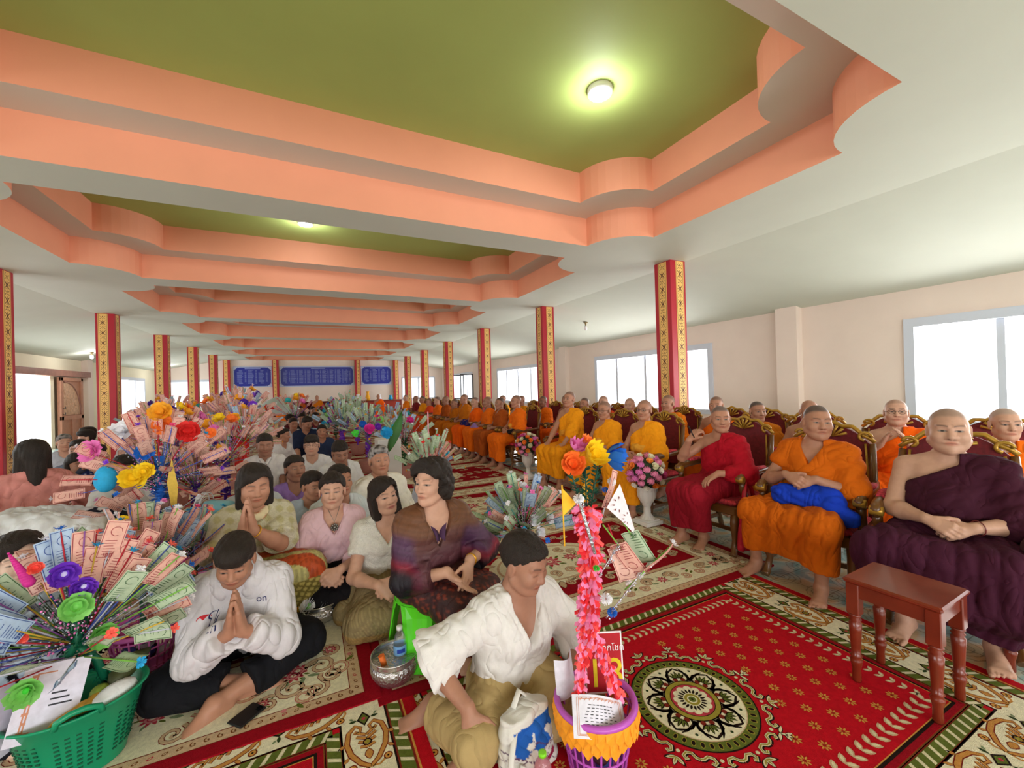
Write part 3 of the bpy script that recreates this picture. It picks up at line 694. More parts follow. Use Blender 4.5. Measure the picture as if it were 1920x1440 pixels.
def snets(D, xs, ys, zs):
    h = xs[1]-xs[0]; sg = D < 0
    cnt = sum(sg[i:sg.shape[0]-1+i, j:sg.shape[1]-1+j, k:sg.shape[2]-1+k].astype(np.int8) for i, j, k in _C)
    I = np.array(np.nonzero((cnt > 0) & (cnt < 8))).T
    if len(I) == 0: return np.zeros((0, 3)), np.zeros((0, 4), int)
    vals = np.stack([D[I[:, 0]+a, I[:, 1]+b, I[:, 2]+c] for a, b, c in _C], 1).astype(float)
    pos = np.zeros((len(I), 3)); n = np.zeros(len(I))
    for a, b in _E:
        va, vb = vals[:, a], vals[:, b]; m = (va < 0) != (vb < 0); t = np.where(m, va/(va-vb+1e-12), 0)
        pos += np.where(m[:, None], _C[a]+(_C[b]-_C[a])*t[:, None], 0); n += m
    pos = pos/n[:, None]+I
    ids = np.full(cnt.shape, -1, np.int64); ids[I[:, 0], I[:, 1], I[:, 2]] = np.arange(len(I))
    F = []
    for ax in range(3):
        s0 = [slice(1, -1)]*3; s0[ax] = slice(0, -1); s1 = [slice(1, -1)]*3; s1[ax] = slice(1, None)
        A, B = sg[tuple(s0)], sg[tuple(s1)]; e = np.array(np.nonzero(A != B)).T
        if len(e) == 0: continue
        inside = A[e[:, 0], e[:, 1], e[:, 2]]
        off = np.ones(3, int); off[ax] = 0; e = e+off
        u, v = [(1, 2), (2, 0), (0, 1)][ax]
        def idx(du, dv): q = e.copy(); q[:, u] -= du; q[:, v] -= dv; return ids[q[:, 0], q[:, 1], q[:, 2]]
        Q = np.stack([idx(1, 1), idx(0, 1), idx(0, 0), idx(1, 0)], 1)
        Q[~inside] = Q[~inside][:, ::-1]; F.append(Q)
    F = np.concatenate(F); F = F[(F >= 0).all(1)]
    return np.stack([xs[0]+pos[:, 0]*h, ys[0]+pos[:, 1]*h, zs[0]+pos[:, 2]*h], 1), F
def chunk(s, lo, hi, h):
    ax = [np.arange(a-h, b+2*h, h) for a, b in zip(lo, hi)]
    return snets(s.ev(*ax), *ax)
def solid(s, h, fine=(), m=.02):
    lo, hi = s.bounds(m); V, F = chunk(s, lo, hi, h); Vs, Fs = [], []
    if len(fine):
        c = V[F].mean(1); keep = np.ones(len(F), bool)
        for cc, r, _ in fine: keep &= ~(np.abs(c-cc) < np.asarray(r)-h*.6).all(1)
        F = F[keep]
    Vs.append(V); Fs.append(F); n = len(V)
    for a, (cc, r, hf) in enumerate(fine):
        v, f = chunk(s, cc-np.asarray(r), cc+np.asarray(r), hf)
        if len(f) == 0: continue
        c = v[f].mean(1); k = (np.abs(c-cc) < np.asarray(r)+hf*.1).all(1)
        for c2, r2, _ in fine[:a]: k &= ~(np.abs(c-c2) < np.asarray(r2)-hf).all(1)
        f = f[k]; Vs.append(v); Fs.append(f+n); n += len(v)
    V = np.concatenate(Vs); F = np.concatenate(Fs); used = np.unique(F); mp = np.full(len(V), -1); mp[used] = np.arange(len(used))
    return V[used], mp[F]
def npmesh(name, V, F, mats, col=None, smooth=True):
    me = bpy.data.meshes.new(name); nF = len(F)
    me.vertices.add(len(V)); me.vertices.foreach_set('co', V.astype(np.float32).ravel())
    me.loops.add(nF*4); me.loops.foreach_set('vertex_index', F.astype(np.int32).ravel())
    me.polygons.add(nF); me.polygons.foreach_set('loop_start', np.arange(0, nF*4, 4, dtype=np.int32)); me.polygons.foreach_set('loop_total', np.full(nF, 4, np.int32))
    me.polygons.foreach_set('use_smooth', np.full(nF, smooth))
    me.materials.append(mats)
    if col is not None:
        a = me.color_attributes.new('Col', 'FLOAT_COLOR', 'POINT'); a.data.foreach_set('color', np.concatenate([col, np.ones((len(V), 1))], 1).astype(np.float32).ravel())
    me.update(); me.validate(); return me
def wrinkle(amp, freq, seed, dirv=None, sharp=.55):
    r = np.random.default_rng(seed); K = r.normal(size=(5, 3)); K /= np.linalg.norm(K, axis=1)[:, None]
    if dirv is not None: K = K*.45+np.asarray(dirv)[None, :]; K /= np.linalg.norm(K, axis=1)[:, None]
    W = r.normal(size=(3, 3)); ph = r.uniform(0, 6.28, 8); fr = freq*(1+.55*r.uniform(-1, 1, 5))
    def f(x, y, z):
        w = .9*np.sin(7*(W[0, 0]*x+W[0, 1]*y+W[0, 2]*z)+ph[5])+.7*np.sin(11*(W[1, 0]*x+W[1, 1]*y+W[1, 2]*z)+ph[6]); o = 0
        for i in range(5):
            q = np.sin(fr[i]*(K[i, 0]*x+K[i, 1]*y+K[i, 2]*z)*1.1+ph[i]+w*.8); o = o+(1-1.6*np.abs(q)**sharp)*(1, .8, .6, .45, .4)[i]
        return amp*(o-.3)/1.9
    return f
def vnoise(P, f, seed):
    r = np.random.default_rng(seed); o = 0
    for i in range(4):
        k = r.normal(size=3)*f; o = o+np.sin(P @ k+r.uniform(0, 6))
    return o/4
# ---------------- people ----------------
M_SKIN = mat('skin', (.5, .3, .2), .48, attr='Col', bump=.08, bscale=300, spec=.4, noise=.05, nscale=40)
M_HAIR = mat('hair', (.02, .015, .012), .5, attr='Col', bump=.5, bscale=260, spec=.25)
M_CLOTH = mat('cloth', (.5, .5, .5), .85, attr='Col', bump=.25, bscale=420, noise=.05, nscale=30, spec=.2)
M_SHEER = mat('lace_cloth', (.8, .8, .8), .8, attr='Col', bump=.9, bscale=160, noise=.07, nscale=90)
M_SILK = mat('silk_cloth', (.3, .2, .2), .5, attr='Col', bump=.25, bscale=300, noise=.08, nscale=60, spec=.4)
def add_creases(m, scale, dist, strength):
    nt = m.node_tree; b = nt.nodes['Principled BSDF']; old = [n for n in nt.nodes if n.type == 'BUMP'][0]; tc = [n for n in nt.nodes if n.type == 'TEX_COORD'][0]
    n = nt.nodes.new('ShaderNodeTexNoise'); n.inputs['Scale'].default_value = scale; n.inputs['Detail'].default_value = 1.5; n.inputs['Distortion'].default_value = 1.2
    mp = nt.nodes.new('ShaderNodeMapping'); mp.inputs['Scale'].default_value = (1.25, 1.25, .7); nt.links.new(tc.outputs['Object'], mp.inputs['Vector']); nt.links.new(mp.outputs['Vector'], n.inputs['Vector'])
    a = nt.nodes.new('ShaderNodeMath'); a.operation = 'SUBTRACT'; a.inputs[1].default_value = .5; c = nt.nodes.new('ShaderNodeMath'); c.operation = 'ABSOLUTE'; d = nt.nodes.new('ShaderNodeMath'); d.operation = 'POWER'; d.inputs[1].default_value = .6
    nt.links.new(n.outputs['Fac'], a.inputs[0]); nt.links.new(a.outputs[0], c.inputs[0]); nt.links.new(c.outputs[0], d.inputs[0])
    bp = nt.nodes.new('ShaderNodeBump'); bp.inputs['Strength'].default_value = strength; bp.inputs['Distance'].default_value = dist
    nt.links.new(d.outputs[0], bp.inputs['Height']); nt.links.new(old.outputs['Normal'], bp.inputs['Normal']); nt.links.new(bp.outputs['Normal'], b.inputs['Normal'])
add_creases(M_CLOTH, 5.5, .05, .45); add_creases(M_SILK, 5.5, .04, .4)
SK = {'tan': S(178, 128, 103), 'light': S(202, 157, 134), 'dark': S(138, 92, 72), 'mid': S(172, 124, 100), 'pale': S(224, 190, 170), 'brown': S(164, 118, 96)}
def joint(a, b, l1, l2, pole):      # two-bone chain: where the elbow or knee lies
    a, b = np.asarray(a, float), np.asarray(b, float); d = b-a; D = min(np.linalg.norm(d), (l1+l2)*.999); u = nrm(d)
    x = (D*D+l1*l1-l2*l2)/(2*D); hgt = math.sqrt(max(l1*l1-x*x, 1e-6)); p = np.asarray(pole, float)-a; p = p-u*(p @ u); return a+u*x+nrm(p)*hgt
def add_hand(s, w, d, n, t, curl=(.25, .35, .3), spread=.03, q=1.0, simple=False, thumb=(.75, .7), k=.006, each=None):
    w = np.asarray(w, float); d = nrm(d); n = np.asarray(n, float); n = nrm(n-d*(n @ d)); t = np.asarray(t, float); t = nrm(t-d*(t @ d)-n*(t @ n))
    if simple:
        s.ell(w+d*.05*q, (.036*q, .05*q, .017*q), np.stack([t, d, n], 1), .012); s.cone(w+d*.085*q, w+(d*math.cos(curl[0])+n*math.sin(curl[0]))*.155*q, .017*q, .011*q, .02)
        s.cone(w+d*.03*q+t*.025*q, w+d*.08*q+t*.05*q, .012*q, .009*q, .01); return
    for i in range(4):
        s.cone(w+t*(.012-.008*i)*q, w+d*(.088, .092, .088, .08)[i]*q+t*(.030-.020*i)*q, .016*q, .0115*q, .010)
    s.ell(w+d*.05*q+n*.003, (.036*q, .042*q, .0145*q), np.stack([t, d, n], 1), .012)
    s.cone(w-d*.02, w+d*.03*q, .023*q, .02*q, .012)
    for i, L in enumerate((.072, .08, .075, .058)):
        b = w+d*(.088, .092, .088, .08)[i]*q+t*(.030-.020*i)*q; a = 0; dd = nrm(d+t*spread*(1.5-i)); c = each[i] if each else 1
        for j, f in enumerate((.46, .30, .24)):
            a += curl[j]*c; e = b+(dd*math.cos(a)+n*math.sin(a))*L*f*q; s.cone(b, e, (.0092, .0084, .0076)[j]*q, (.0084, .0076, .0066)[j]*q, k if j else .008); b = e
    b = w+d*.022*q+t*.024*q; u = nrm(d*thumb[0]+t*thumb[1]+n*.25); e = b+u*.045*q; s.cone(b, e, .014*q, .0105*q, .012); u2 = nrm(u+d*.35+n*.15); s.cone(e, e+u2*.032*q, .0105*q, .0082*q, .006)
def add_foot(s, an, d, up, side, q=1.0, k=.015, toes=True):      # an: ankle, d: toward the toes, side: toward the big toe
    an = np.asarray(an, float); d = nrm(d); up = nrm(np.asarray(up, float)-d*(np.asarray(up, float) @ d)); sd = nrm(np.asarray(side, float)-d*(np.asarray(side, float) @ d))
    h = an-d*.045*q-up*.035*q; s.cone(an, h, .036*q, .03*q, .02); s.cone(an+up*.0, an+d*.10*q-up*.038*q, .036*q, .024*q, .025)
    for j in (-1, 0, 1): s.cone(h+sd*.004*j, an+d*.135*q-up*.052*q+sd*j*.026*q, .026*q, .018*q, .02)
    if toes:
        for i in range(5):
            b = an+d*(.145-.006*i)*q-up*.053*q+sd*(.036-.019*i)*q; L = (.04, .034, .03, .026, .022)[i]*q; r = (.0125, .0092, .0088, .0082, .008)[i]*q
            s.cone(b, b+d*L-up*.004, r*1.05, r*.9, .004)
    else: s.cone(an+d*.14*q-up*.052*q-sd*.03*q, an+d*.165*q-up*.052*q+sd*.03*q, .014*q, .014*q, .02)
def add_head(s, c, R, o, lod):
    T = lambda x, y, z: c+R @ V3(x, y, z); fat, jw, ns = o.get('fat', 1), o.get('jaw', 1), o.get('nose', 1)
    E = lambda x, y, z, a, b, d, k=.02, op=1: s.ell(T(x, y, z), (a, b, d), R, k, op)
    E(0, -.014, .036, .076, .094, .083); E(0, .022, -.012, .064*fat, .068, .082, .03); E(0, .03, -.062, .048*jw*fat, .05, .046, .03)
    s.ball(T(0, .066, -.096), .021*jw, .028); 
    for h in (-1, 1):
        s.ball(T(h*.036*fat, .058, -.026), .027*fat, .022); s.cone(T(h*.058*fat, .0, -.055), T(h*.03, .05, -.09), .016*fat, .014, .03)
        s.cone(T(h*.012, .082, .026), T(h*.045, .070, .028), .0095, .010, .012)
        E(h*.031, .098, .006, .021, .015, .0125, .012, -1)
        E(h*.031, .071, .003, .0165, .0135, .0118, .004)
        if lod < 2: s.cone(T(h*.019, .0845, .0115), T(h*.044, .0765, .0105), .0026, .0026, .004)
        s.ball(T(h*.0135*ns, .089, -.031), .0095*ns, .007)
        s.ell(T(h*.0815, -.008, -.006), (.009, .020, .033), R @ rotm(h*.35), .005)
        if lod < 2: E(h*.093, -.002, -.004, .006, .011, .019, .005, -1)
    s.cone(T(0, .084, .010), T(0, .098, -.026), .0085, .0132*ns, .012); s.ball(T(0, .0985, -.029), .0128*ns, .006)
    op = o.get('mouth', 0)
    s.cone(T(-.019, .078, -.0605), T(.019, .078, -.0605), .0085, .0085, .010); s.ell(T(0, .085, -.0575), (.021, .009, .0052), R, .005); s.ell(T(0, .084, -.0675), (.018, .0085, .0058), R, .005)
    if lod < 2: E(0, .098, -.0628, .02, .009, .0016+op, .0025, -1)
def face_colors(V, C, c, R, o, lod):
    L = (V-c) @ R; x, y, z = L[:, 0], L[:, 1], L[:, 2]; ax = np.abs(x); sk = C.copy(); f = (y > .03) & (np.abs(z) < .14) & (ax < .08)
    def blend(m, col, a=1): m = np.clip(m, 0, 1)[:, None]*a*f[:, None]; C[:] = C*(1-m)+np.array(col)*m
    base = sk[0] if len(sk) else V3(.4, .25, .2)
    sm = lambda d, w: 1/(1+np.exp(np.clip(d/w, -30, 30)))
    w = .0012 if lod < 1 else .002
    lip = ((ax/.024)**2+((z+.0625)/(.0095))**2)**.5-1; blend(sm(lip*.01, w)*(y > .07), np.array(o.get('lip', base*np.array([.95, .55, .52]))), .75)
    mouth = ((ax/.022)**2+((z+.0628)/(.0018+o.get('mouth', 0)))**2)**.5-1; blend(sm(mouth*.0025, .001)*(y > .07), base*.25, .8)
    bz = .0275+.004*np.sin((ax-.012)*60); br = np.maximum(np.abs(z-bz)-.0035*o.get('brow', 1), np.abs(ax-.031)-.019); blend(sm(br, w), V3(.03, .02, .016) if not o.get('grey') else V3(.2, .17, .15), .8 if o.get('brow', 1) > .5 else .45)
    ez = z-.0035; sq = o.get('squint', .72)
    if o.get('closed'):
        ln = np.maximum(np.abs(ez+.004+.12*(ax-.031)**2*8)-.0012, np.abs(ax-.031)-.014); blend(sm(ln, .0009), V3(.03, .018, .012), .9)
    else:
        gx, gz = o.get('gaze', (0, 0)); eye = ((ax-.031)/.0142)**2+(ez/(.0058*sq))**2-1
        blend(sm((np.sqrt(eye+1)-1.28)*.008, .001), V3(.035, .02, .015), .85); blend(sm((np.sqrt(np.maximum(eye+1, 0))-1)*.008, .0008), V3(.30, .25, .22), .9)
        ir = np.sqrt((x-np.sign(x)*.031-gx)**2+(ez-gz)**2)-.0069; blend(sm(ir, .0007)*(eye < .15), V3(.012, .008, .006), 1)
    for h in (-1, 1):
        nd = np.sqrt(((x-h*.0095)/.005)**2+((z+.039)/.0032)**2)-1; blend(sm(nd*.004, .001)*(y > .08), base*.22, .8)
    if o.get('stubble', 0):      # shaven or cropped scalp
        hl = .062+.25*np.maximum(0, -y)*0; top = (z > .062-.35*np.clip(.06-y, 0, .2)-.3*np.clip(ax-.045, 0, .05)) & (y < .088-.15*np.clip(z-.06, 0, 1)) & (z > -.045)
        ins = np.clip((z-(.066-.62*np.clip(.05-y, 0, .16)))/.022, 0, 1)*np.clip((.075-y)/.03+np.clip((z-.075)/.01, 0, 1), 0, 1)*(z > -.05)
        ins = np.where(np.linalg.norm(L, axis=1) < .16, ins, 0)*(1-np.clip((ax-.079)/.003, 0, 1)*(np.abs(z) < .045))
        m = (ins*o['stubble'])[:, None]; C[:] = C*(1-m)+np.array(o.get('stubcol', (.06, .05, .045)))*m
    return C
def hair_sdf(c, R, style, o):
    s = SDF(); T = lambda x, y, z: c+R @ V3(x, y, z); E = lambda x, y, z, a, b, d, k=.02, op=1: s.ell(T(x, y, z), (a, b, d), R, k, op)
    E(0, -.02, .045, .083, .099, .087)
    if style == 'short': E(0, .012, .085, .07, .075, .045, .02); E(0, -.05, -.0, .074, .06, .06)
    elif style == 'fringe': E(0, .03, .08, .078, .082, .048, .02); E(0, .075, .058, .058, .028, .03, .02); E(0, -.05, .0, .08, .062, .07)
    elif style == 'bob':
        E(0, .0, .075, .088, .09, .06)
        for h in (-1, 1): s.cone(T(h*.072, .0, .03), T(h*.074, .02, -.11), .028, .026, .02); s.cone(T(h*.06, -.04, .0), T(h*.06, -.03, -.12), .035, .034, .03)
        s.cone(T(0, -.07, .0), T(0, -.06, -.11), .05, .04, .04); s.cone(T(-.05, .055, .085), T(-.073, .035, .0), .018, .02, .02); s.cone(T(.035, .058, .088), T(.074, .035, .0), .018, .02, .02)
    elif style == 'long':
        E(0, .0, .07, .088, .092, .06)
        for h in (-1, 1): s.cone(T(h*.07, -.01, .03), T(h*.075, -.01, -.16), .03, .03, .03)
        s.cone(T(0, -.07, .0), T(0, -.09, -.26), .06, .05, .05)
    elif style == 'bun': E(0, -.03, .035, .084, .092, .088); s.ball(T(0, -.105, .03+o.get('bunz', 0)), .038, .012); E(0, .045, .078, .06, .04, .025, .02)
    elif style == 'tied': E(0, .02, .072, .074, .075, .04, .02); E(0, -.06, -.02, .072, .055, .06); s.cone(T(0, -.1, -.03), T(0, -.11, -.12), .026, .014, .02)
    elif style == 'perm':
        E(0, -.02, .06, .098, .105, .082); 
        for h in (-1, 1):
            for (y, z) in ((-.02, .0), (-.05, -.03), (.0, -.035), (-.03, -.06), (.01, .02)): s.ball(T(h*.078, y, z), .033, .012)
        for (x, z) in ((-.03, -.04), (.03, -.04), (0, -.02), (-.05, .0), (.05, .0)): s.ball(T(x, -.085, z), .04, .012)
        for i in range(9): a = i/8*PI; s.ball(T(.07*math.cos(a), .05, .06+.055*math.sin(a)), .03, .012)
    def face(X, Y, Z):          # keep the face open
        x = (X-c[0])*R[0, 0]+(Y-c[1])*R[1, 0]+(Z-c[2])*R[2, 0]; y = (X-c[0])*R[0, 1]+(Y-c[1])*R[1, 1]+(Z-c[2])*R[2, 1]; z = (X-c[0])*R[0, 2]+(Y-c[1])*R[1, 2]+(Z-c[2])*R[2, 2]
        fz = {'short': .066, 'fringe': .036, 'bob': .066, 'long': .06, 'bun': .068, 'tied': .066, 'perm': .066}[style]; yw = {'bob': .03, 'long': .02, 'perm': .03}.get(style, 0)
        if style in ('bob', 'long', 'perm'):
            d1 = y-yw; d2 = (fz-(x/.075)**2*.03+(.018*np.clip(x/.03, -1, 1)*-1 if style == 'bob' else 0))-z; return np.minimum(d1, d2+0*d1)
        t = np.clip(y/.058, 0, 1); zl = np.where(y > 0, fz*t+.012*(1-t), .012+np.clip(-y/.055, 0, 1)*-.082)-(np.abs(x) > .055)*0
        zl = zl-(x/.07)**2*.012*(y > .03)+.003*np.sin(x*190)*(y > .02)
        return (zl-z)*.8
    s.cuts.append(face)
    if style == 'perm': s.disp = lambda x, y, z: .004*(np.sin(x*150)*np.sin(y*150+1)*np.sin(z*150+2))
    else:
        w = wrinkle(.0035, 110, 5, R[:, 0]); s.disp = lambda x, y, z: w(x, y, z)
    return s
def person(label, loc, rz, spec, group=None, name='person'):
    """spec: pose joints in the person's own frame (x right, y ahead, z up) and what they wear"""
    o = spec; lod = o.get('lod', 0); q = o.get('q', .95); fat = o.get('bulk', 1.0)
    hb, hh, hd = [(.0095, .0030, .0036), (.012, .0046, .006), (.018, .009, .012), (.024, .014, .018)][lod]
    hipz = o['hip']; P = V3(0, 0, hipz); lean = o.get('lean', .05); sl = o.get('side', 0); tw = o.get('twist', 0); tl = o.get('torso', .47)*q
    up = nrm(V3(math.sin(sl), math.sin(lean)*math.cos(sl), math.cos(lean)*math.cos(sl))); Nk = P+up*tl
    rt = nrm(np.cross(V3(math.sin(-tw), math.cos(tw), 0), up)); fw = np.cross(up, rt); TR = np.stack([rt, fw, up], 1)
    sw = o.get('shw', .146)*q; Sh = {1: Nk+rt*sw-up*.055*q, -1: Nk-rt*sw-up*.055*q}
    hy, hp, hr = o.get('head', (0, 0, 0)); HR = rotm(hy, hp, hr); hs = q*o.get('hs', 1.0)
    Hc = Nk+up*.085*q+HR @ V3(0, .018, .082)*hs
    if o.get('top') and not o.get('_solved'):
        cr = max((Hc+HR @ V3(0, yy, zz)*hs)[2] for yy, zz in ((-.02, .128), (.03, .118), (-.07, .105)))
        o2 = dict(o); o2['_solved'] = 1; dz = o['top']-loc[2]-cr; o2['torso'] = min(max(o.get('torso', .47)+dz/max(up[2], .3)/q, .37), .56); rest = dz-(o2['torso']-o.get('torso', .47))*q*up[2]; o2['hip'] = max(o['hip']+rest, .10)
        return person(label, loc, rz, o2, group, name)
    U, FA = .275*q, .235*q
    root = thing(name, label, 'person', loc, rz, group)
    arms = {}
    for sd in (1, -1):
        a = o['arms'][0 if sd == 1 else 1]      # right, left : wrist, pole, dir, palm, thumb, hand options
        w = np.asarray(a['w'], float)
        dS = w-Sh[sd]; mx = (U+FA)*.99
        if np.linalg.norm(dS) > mx: w = Sh[sd]+dS/np.linalg.norm(dS)*mx
        e = joint(Sh[sd], w, U, FA, Sh[sd]+np.asarray(a.get('pole', (sd*.5, -.2, -.5)), float)); arms[sd] = (e, w, a)
    legs = {}
    for sd in (1, -1):
        g = o['legs'][0 if sd == 1 else 1]; hip = P+V3(sd*.085*q, 0, 0)
        legs[sd] = (hip, np.asarray(g['k'], float), np.asarray(g['a'], float), g)
    def torso(s, inf=0, k=.05, chest=True):
        for h in (-1, 1):
            s.cone(P+rt*h*.065*q*fat, P+up*tl*.45+rt*h*.055*q*fat, (.105*fat+inf)*q, (.092*fat+inf)*q, k); s.cone(P+up*tl*.45+rt*h*.055*q*fat, P+up*tl*.78+rt*h*.075*q, (.092*fat+inf)*q, (.095+inf)*q, k)
            s.cone(P+up*tl*.80+rt*h*.06*q, Sh[h]-rt*h*.02, .075*q+inf, .05*q+inf, k)
        if o.get('belly'): s.ball(P+up*tl*.38+fw*.05*q, (.115+.05*o['belly'])*q+inf, .06)
        if o.get('bust'):
            for h in (-1, 1): s.ball(P+up*tl*.68+fw*.075*q+rt*h*.065*q, .058*q*o['bust']+inf, .04)
        s.cone(Nk-up*.05*q, Nk+up*.05*q, .055*q+inf*.6, .048*q+inf*.3, .05)
        for h in (-1, 1): s.cone(Nk+up*.035*q, Sh[h]+up*.012, .035*q+inf*.5, .04*q+inf, .04)
    am = o.get('armr', 1)
    b = SDF(); torso(b); nb = Hc+HR @ V3(0, -.028, -.05)*hs; b.cone(Nk+up*.02, nb, .05*q, .049*q, .035)
    hp_ = SDF(); add_head(hp_, np.zeros(3), np.eye(3), o.get('face', {}), lod)
    for qd in hp_.p:
        l = list(qd)
        if l[0] == 'c': l[1] = Hc+HR @ l[1]*hs; l[2] = Hc+HR @ l[2]*hs; l[3] *= hs; l[4] *= hs
        else: l[1] = Hc+HR @ l[1]*hs; l[2] = l[2]*hs; l[3] = HR
        l[5] *= hs; b.p.append(tuple(l))
    fine = [(Hc+HR @ V3(0, .005, .0), np.abs(HR) @ V3(.092, .118, .135)*hs, hh)]
    for sd in (1, -1):
        e, w, a = arms[sd]
        b.cone(Sh[sd], e, .048*q*am, .038*q*am, .03); mid = e+(w-e)*.3; b.cone(e, mid, .040*q*am, .040*q*am, .02); b.cone(mid, w, .040*q*am, .0265*q, .02)
    for sd in (1, -1):
        e, w, a = arms[sd]
        if a.get('nohand'): continue
        hq = q*o.get('hq', 1.0); d = np.asarray(a.get('d', w-e), float)
        add_hand(b, w+nrm(d)*.012, d, a.get('n', (-sd, 0, 0)), a.get('t', (0, 0, 1)), a.get('curl', (.3, .45, .4)), a.get('spread', .03), hq, lod > 1, a.get('thumb', (.75, .7)), each=a.get('each'))
        if lod < 2:
            cc = w+nrm(d)*.085*hq; rr = V3(.10, .10, .10)*hq; fine.append((cc, rr, hd))
    for sd in (1, -1):
        hip, kn, an, g = legs[sd]
        b.cone(hip, kn, .082*q, .055*q, .03); cm = kn+(an-kn)*.3; b.cone(kn, cm, .053*q, .053*q, .02); b.cone(cm, an, .052*q, .034*q, .02)
        if not g.get('nofoot'):
            fd = np.asarray(g.get('f', (0, 1, 0)), float); add_foot(b, an, fd, g.get('u', (0, 0, 1)), g.get('s', (-sd, 0, 0)), q*1.0, toes=lod < 2)
            if lod < 2 and g.get('show', 1): fine.append((an+nrm(fd)*.07*q-nrm(np.asarray(g.get('u', (0, 0, 1)), float))*.03, V3(.12, .12, .09)*q, .005 if lod == 0 else .007))
    sk = np.array(SK[o.get('skin', 'tan')] if isinstance(o.get('skin', 'tan'), str) else o['skin'])
    V, Fc = solid(b, hb, fine); C = np.tile(sk, (len(V), 1)); near = np.linalg.norm(V-Hc, axis=1) < .17
    if lod < 3:
        Cn = C[near]; face_colors((V[near]-Hc)/hs+0, Cn, np.zeros(3), HR, o.get('face', {}), lod); C[near] = Cn
    C *= (1+.05*vnoise(V, 25, 3))[:, None]
    body = link('body', npmesh('body', V, Fc, M_SKIN, C), root)
    if o.get('hair'):
        hs_ = hair_sdf(np.zeros(3), np.eye(3), o['hair'], o); h2 = SDF()
        # built in the head's own frame, then turned with the head
        V, Fc = solid(hs_, max(hh*1.35, .0045)); hc = np.array(o.get('haircol', (.022, .016, .013)))
        C = np.tile(hc, (len(V), 1))*(1+.25*vnoise(V, 60, 2))[:, None]
        if o.get('greyhair'):
            m = np.clip(vnoise(V, 90, 9)*1.2+o['greyhair'], 0, 1)[:, None]; C = C*(1-m)+V3(.32, .3, .29)*m
        V = (V*hs) @ HR.T+Hc; link('hair', npmesh('hair', V, Fc, M_HAIR, C), root)
    ctx = dict(P=P, up=up, rt=rt, fw=fw, TR=TR, Nk=Nk, Sh=Sh, arms=arms, legs=legs, torso=torso, q=q, tl=tl, lod=lod, hb=hb, root=root, Hc=Hc, HR=HR, o=o, am=am, fat=fat, hs=hs)
    for w in o.get('wear', []): globals()['wear_'+w['kind']](ctx, w)
    return root
def plane(pt, n):
    pt = np.asarray(pt, float); n = nrm(n); return lambda X, Y, Z: (X-pt[0])*n[0]+(Y-pt[1])*n[1]+(Z-pt[2])*n[2]
def emit_cloth(c, s, name, w, h=None):
    V, F = solid(s, h or c['hb']*(1.0 if c['lod'] else .78)); L = (V-c['P']) @ c['TR']
    col = w.get('col', (.8, .8, .8)); C = col(V, L, c) if callable(col) else np.tile(np.array(col), (len(V), 1))
    C = np.clip(C*(1+.04*vnoise(V, 14, 1))[:, None], 0, 1)
    return link(name, npmesh(name, V, F, w.get('mat', M_CLOTH), C), c['root'])
def wear_shirt(c, w):
    q = c['q']; s = SDF(); inf = w.get('inf', .012); c['torso'](s, inf, .05); sl = w.get('sleeve', 1.0); am = c['am']; fl = w.get('flare', 0)
    for sd in (1, -1):
        e, wr, a = c['arms'][sd]; S0 = c['Sh'][sd]; r = inf+.004
        if sl <= 1: e2 = S0+(e-S0)*sl; s.cone(S0, e2, .050*q*am+r, .044*q*am+r+fl, .03, (e2, nrm(e-S0)))
        else:
            s.cone(S0, e, .050*q*am+r, .042*q*am+r, .03); w2 = e+(wr-e)*(sl-1); s.cone(e, w2, .046*q*am+r, (.044-.012*(sl-1))*q*am+r+fl, .02, (w2, nrm(wr-e)))
            if w.get('cuff'): u = nrm(wr-e); s.cone(w2-u*.03, w2, .036*q*am+r, .036*q*am+r, .008, (w2, u))
    bot = w.get('bottom', .0)
    s.cuts.append(plane(c['P']+c['up']*bot*q, -c['up']+c['fw']*w.get('hemtilt', 0)))
    # neckline: round opening, with a V in front
    Nk, up, fw, rt = c['Nk'], c['up'], c['fw'], c['rt']; v = w.get('v', .06)*q; nw = w.get('neckw', .062)*q; nt = w.get('necktop', .02)*q
    def neck(X, Y, Z):
        x = (X-Nk[0])*rt[0]+(Y-Nk[1])*rt[1]+(Z-Nk[2])*rt[2]; y = (X-Nk[0])*fw[0]+(Y-Nk[1])*fw[1]+(Z-Nk[2])*fw[2]; z = (X-Nk[0])*up[0]+(Y-Nk[1])*up[1]+(Z-Nk[2])*up[2]
        top = z-(nt+.035*q)
        cyl = -np.maximum(np.sqrt(x**2+(y+.004)**2)-nw, -(z+.012*q))
        vee = np.maximum(np.maximum(np.abs(x)-nw*np.clip(1+(z-.0)/v, 0, 1.0) if v > .005 else 9+0*x, -(z+v)), -(y-.0))*.9
        return np.maximum(np.maximum(top, cyl), -vee)
    s.cuts.append(neck)
    amp = w.get('fold', .012); wr1 = wrinkle(amp, w.get('freq', 34), w.get('seed', 1), w.get('dir')); s.disp = wr1
    ob = emit_cloth(c, s, w.get('name', 'shirt'), w)
    return ob
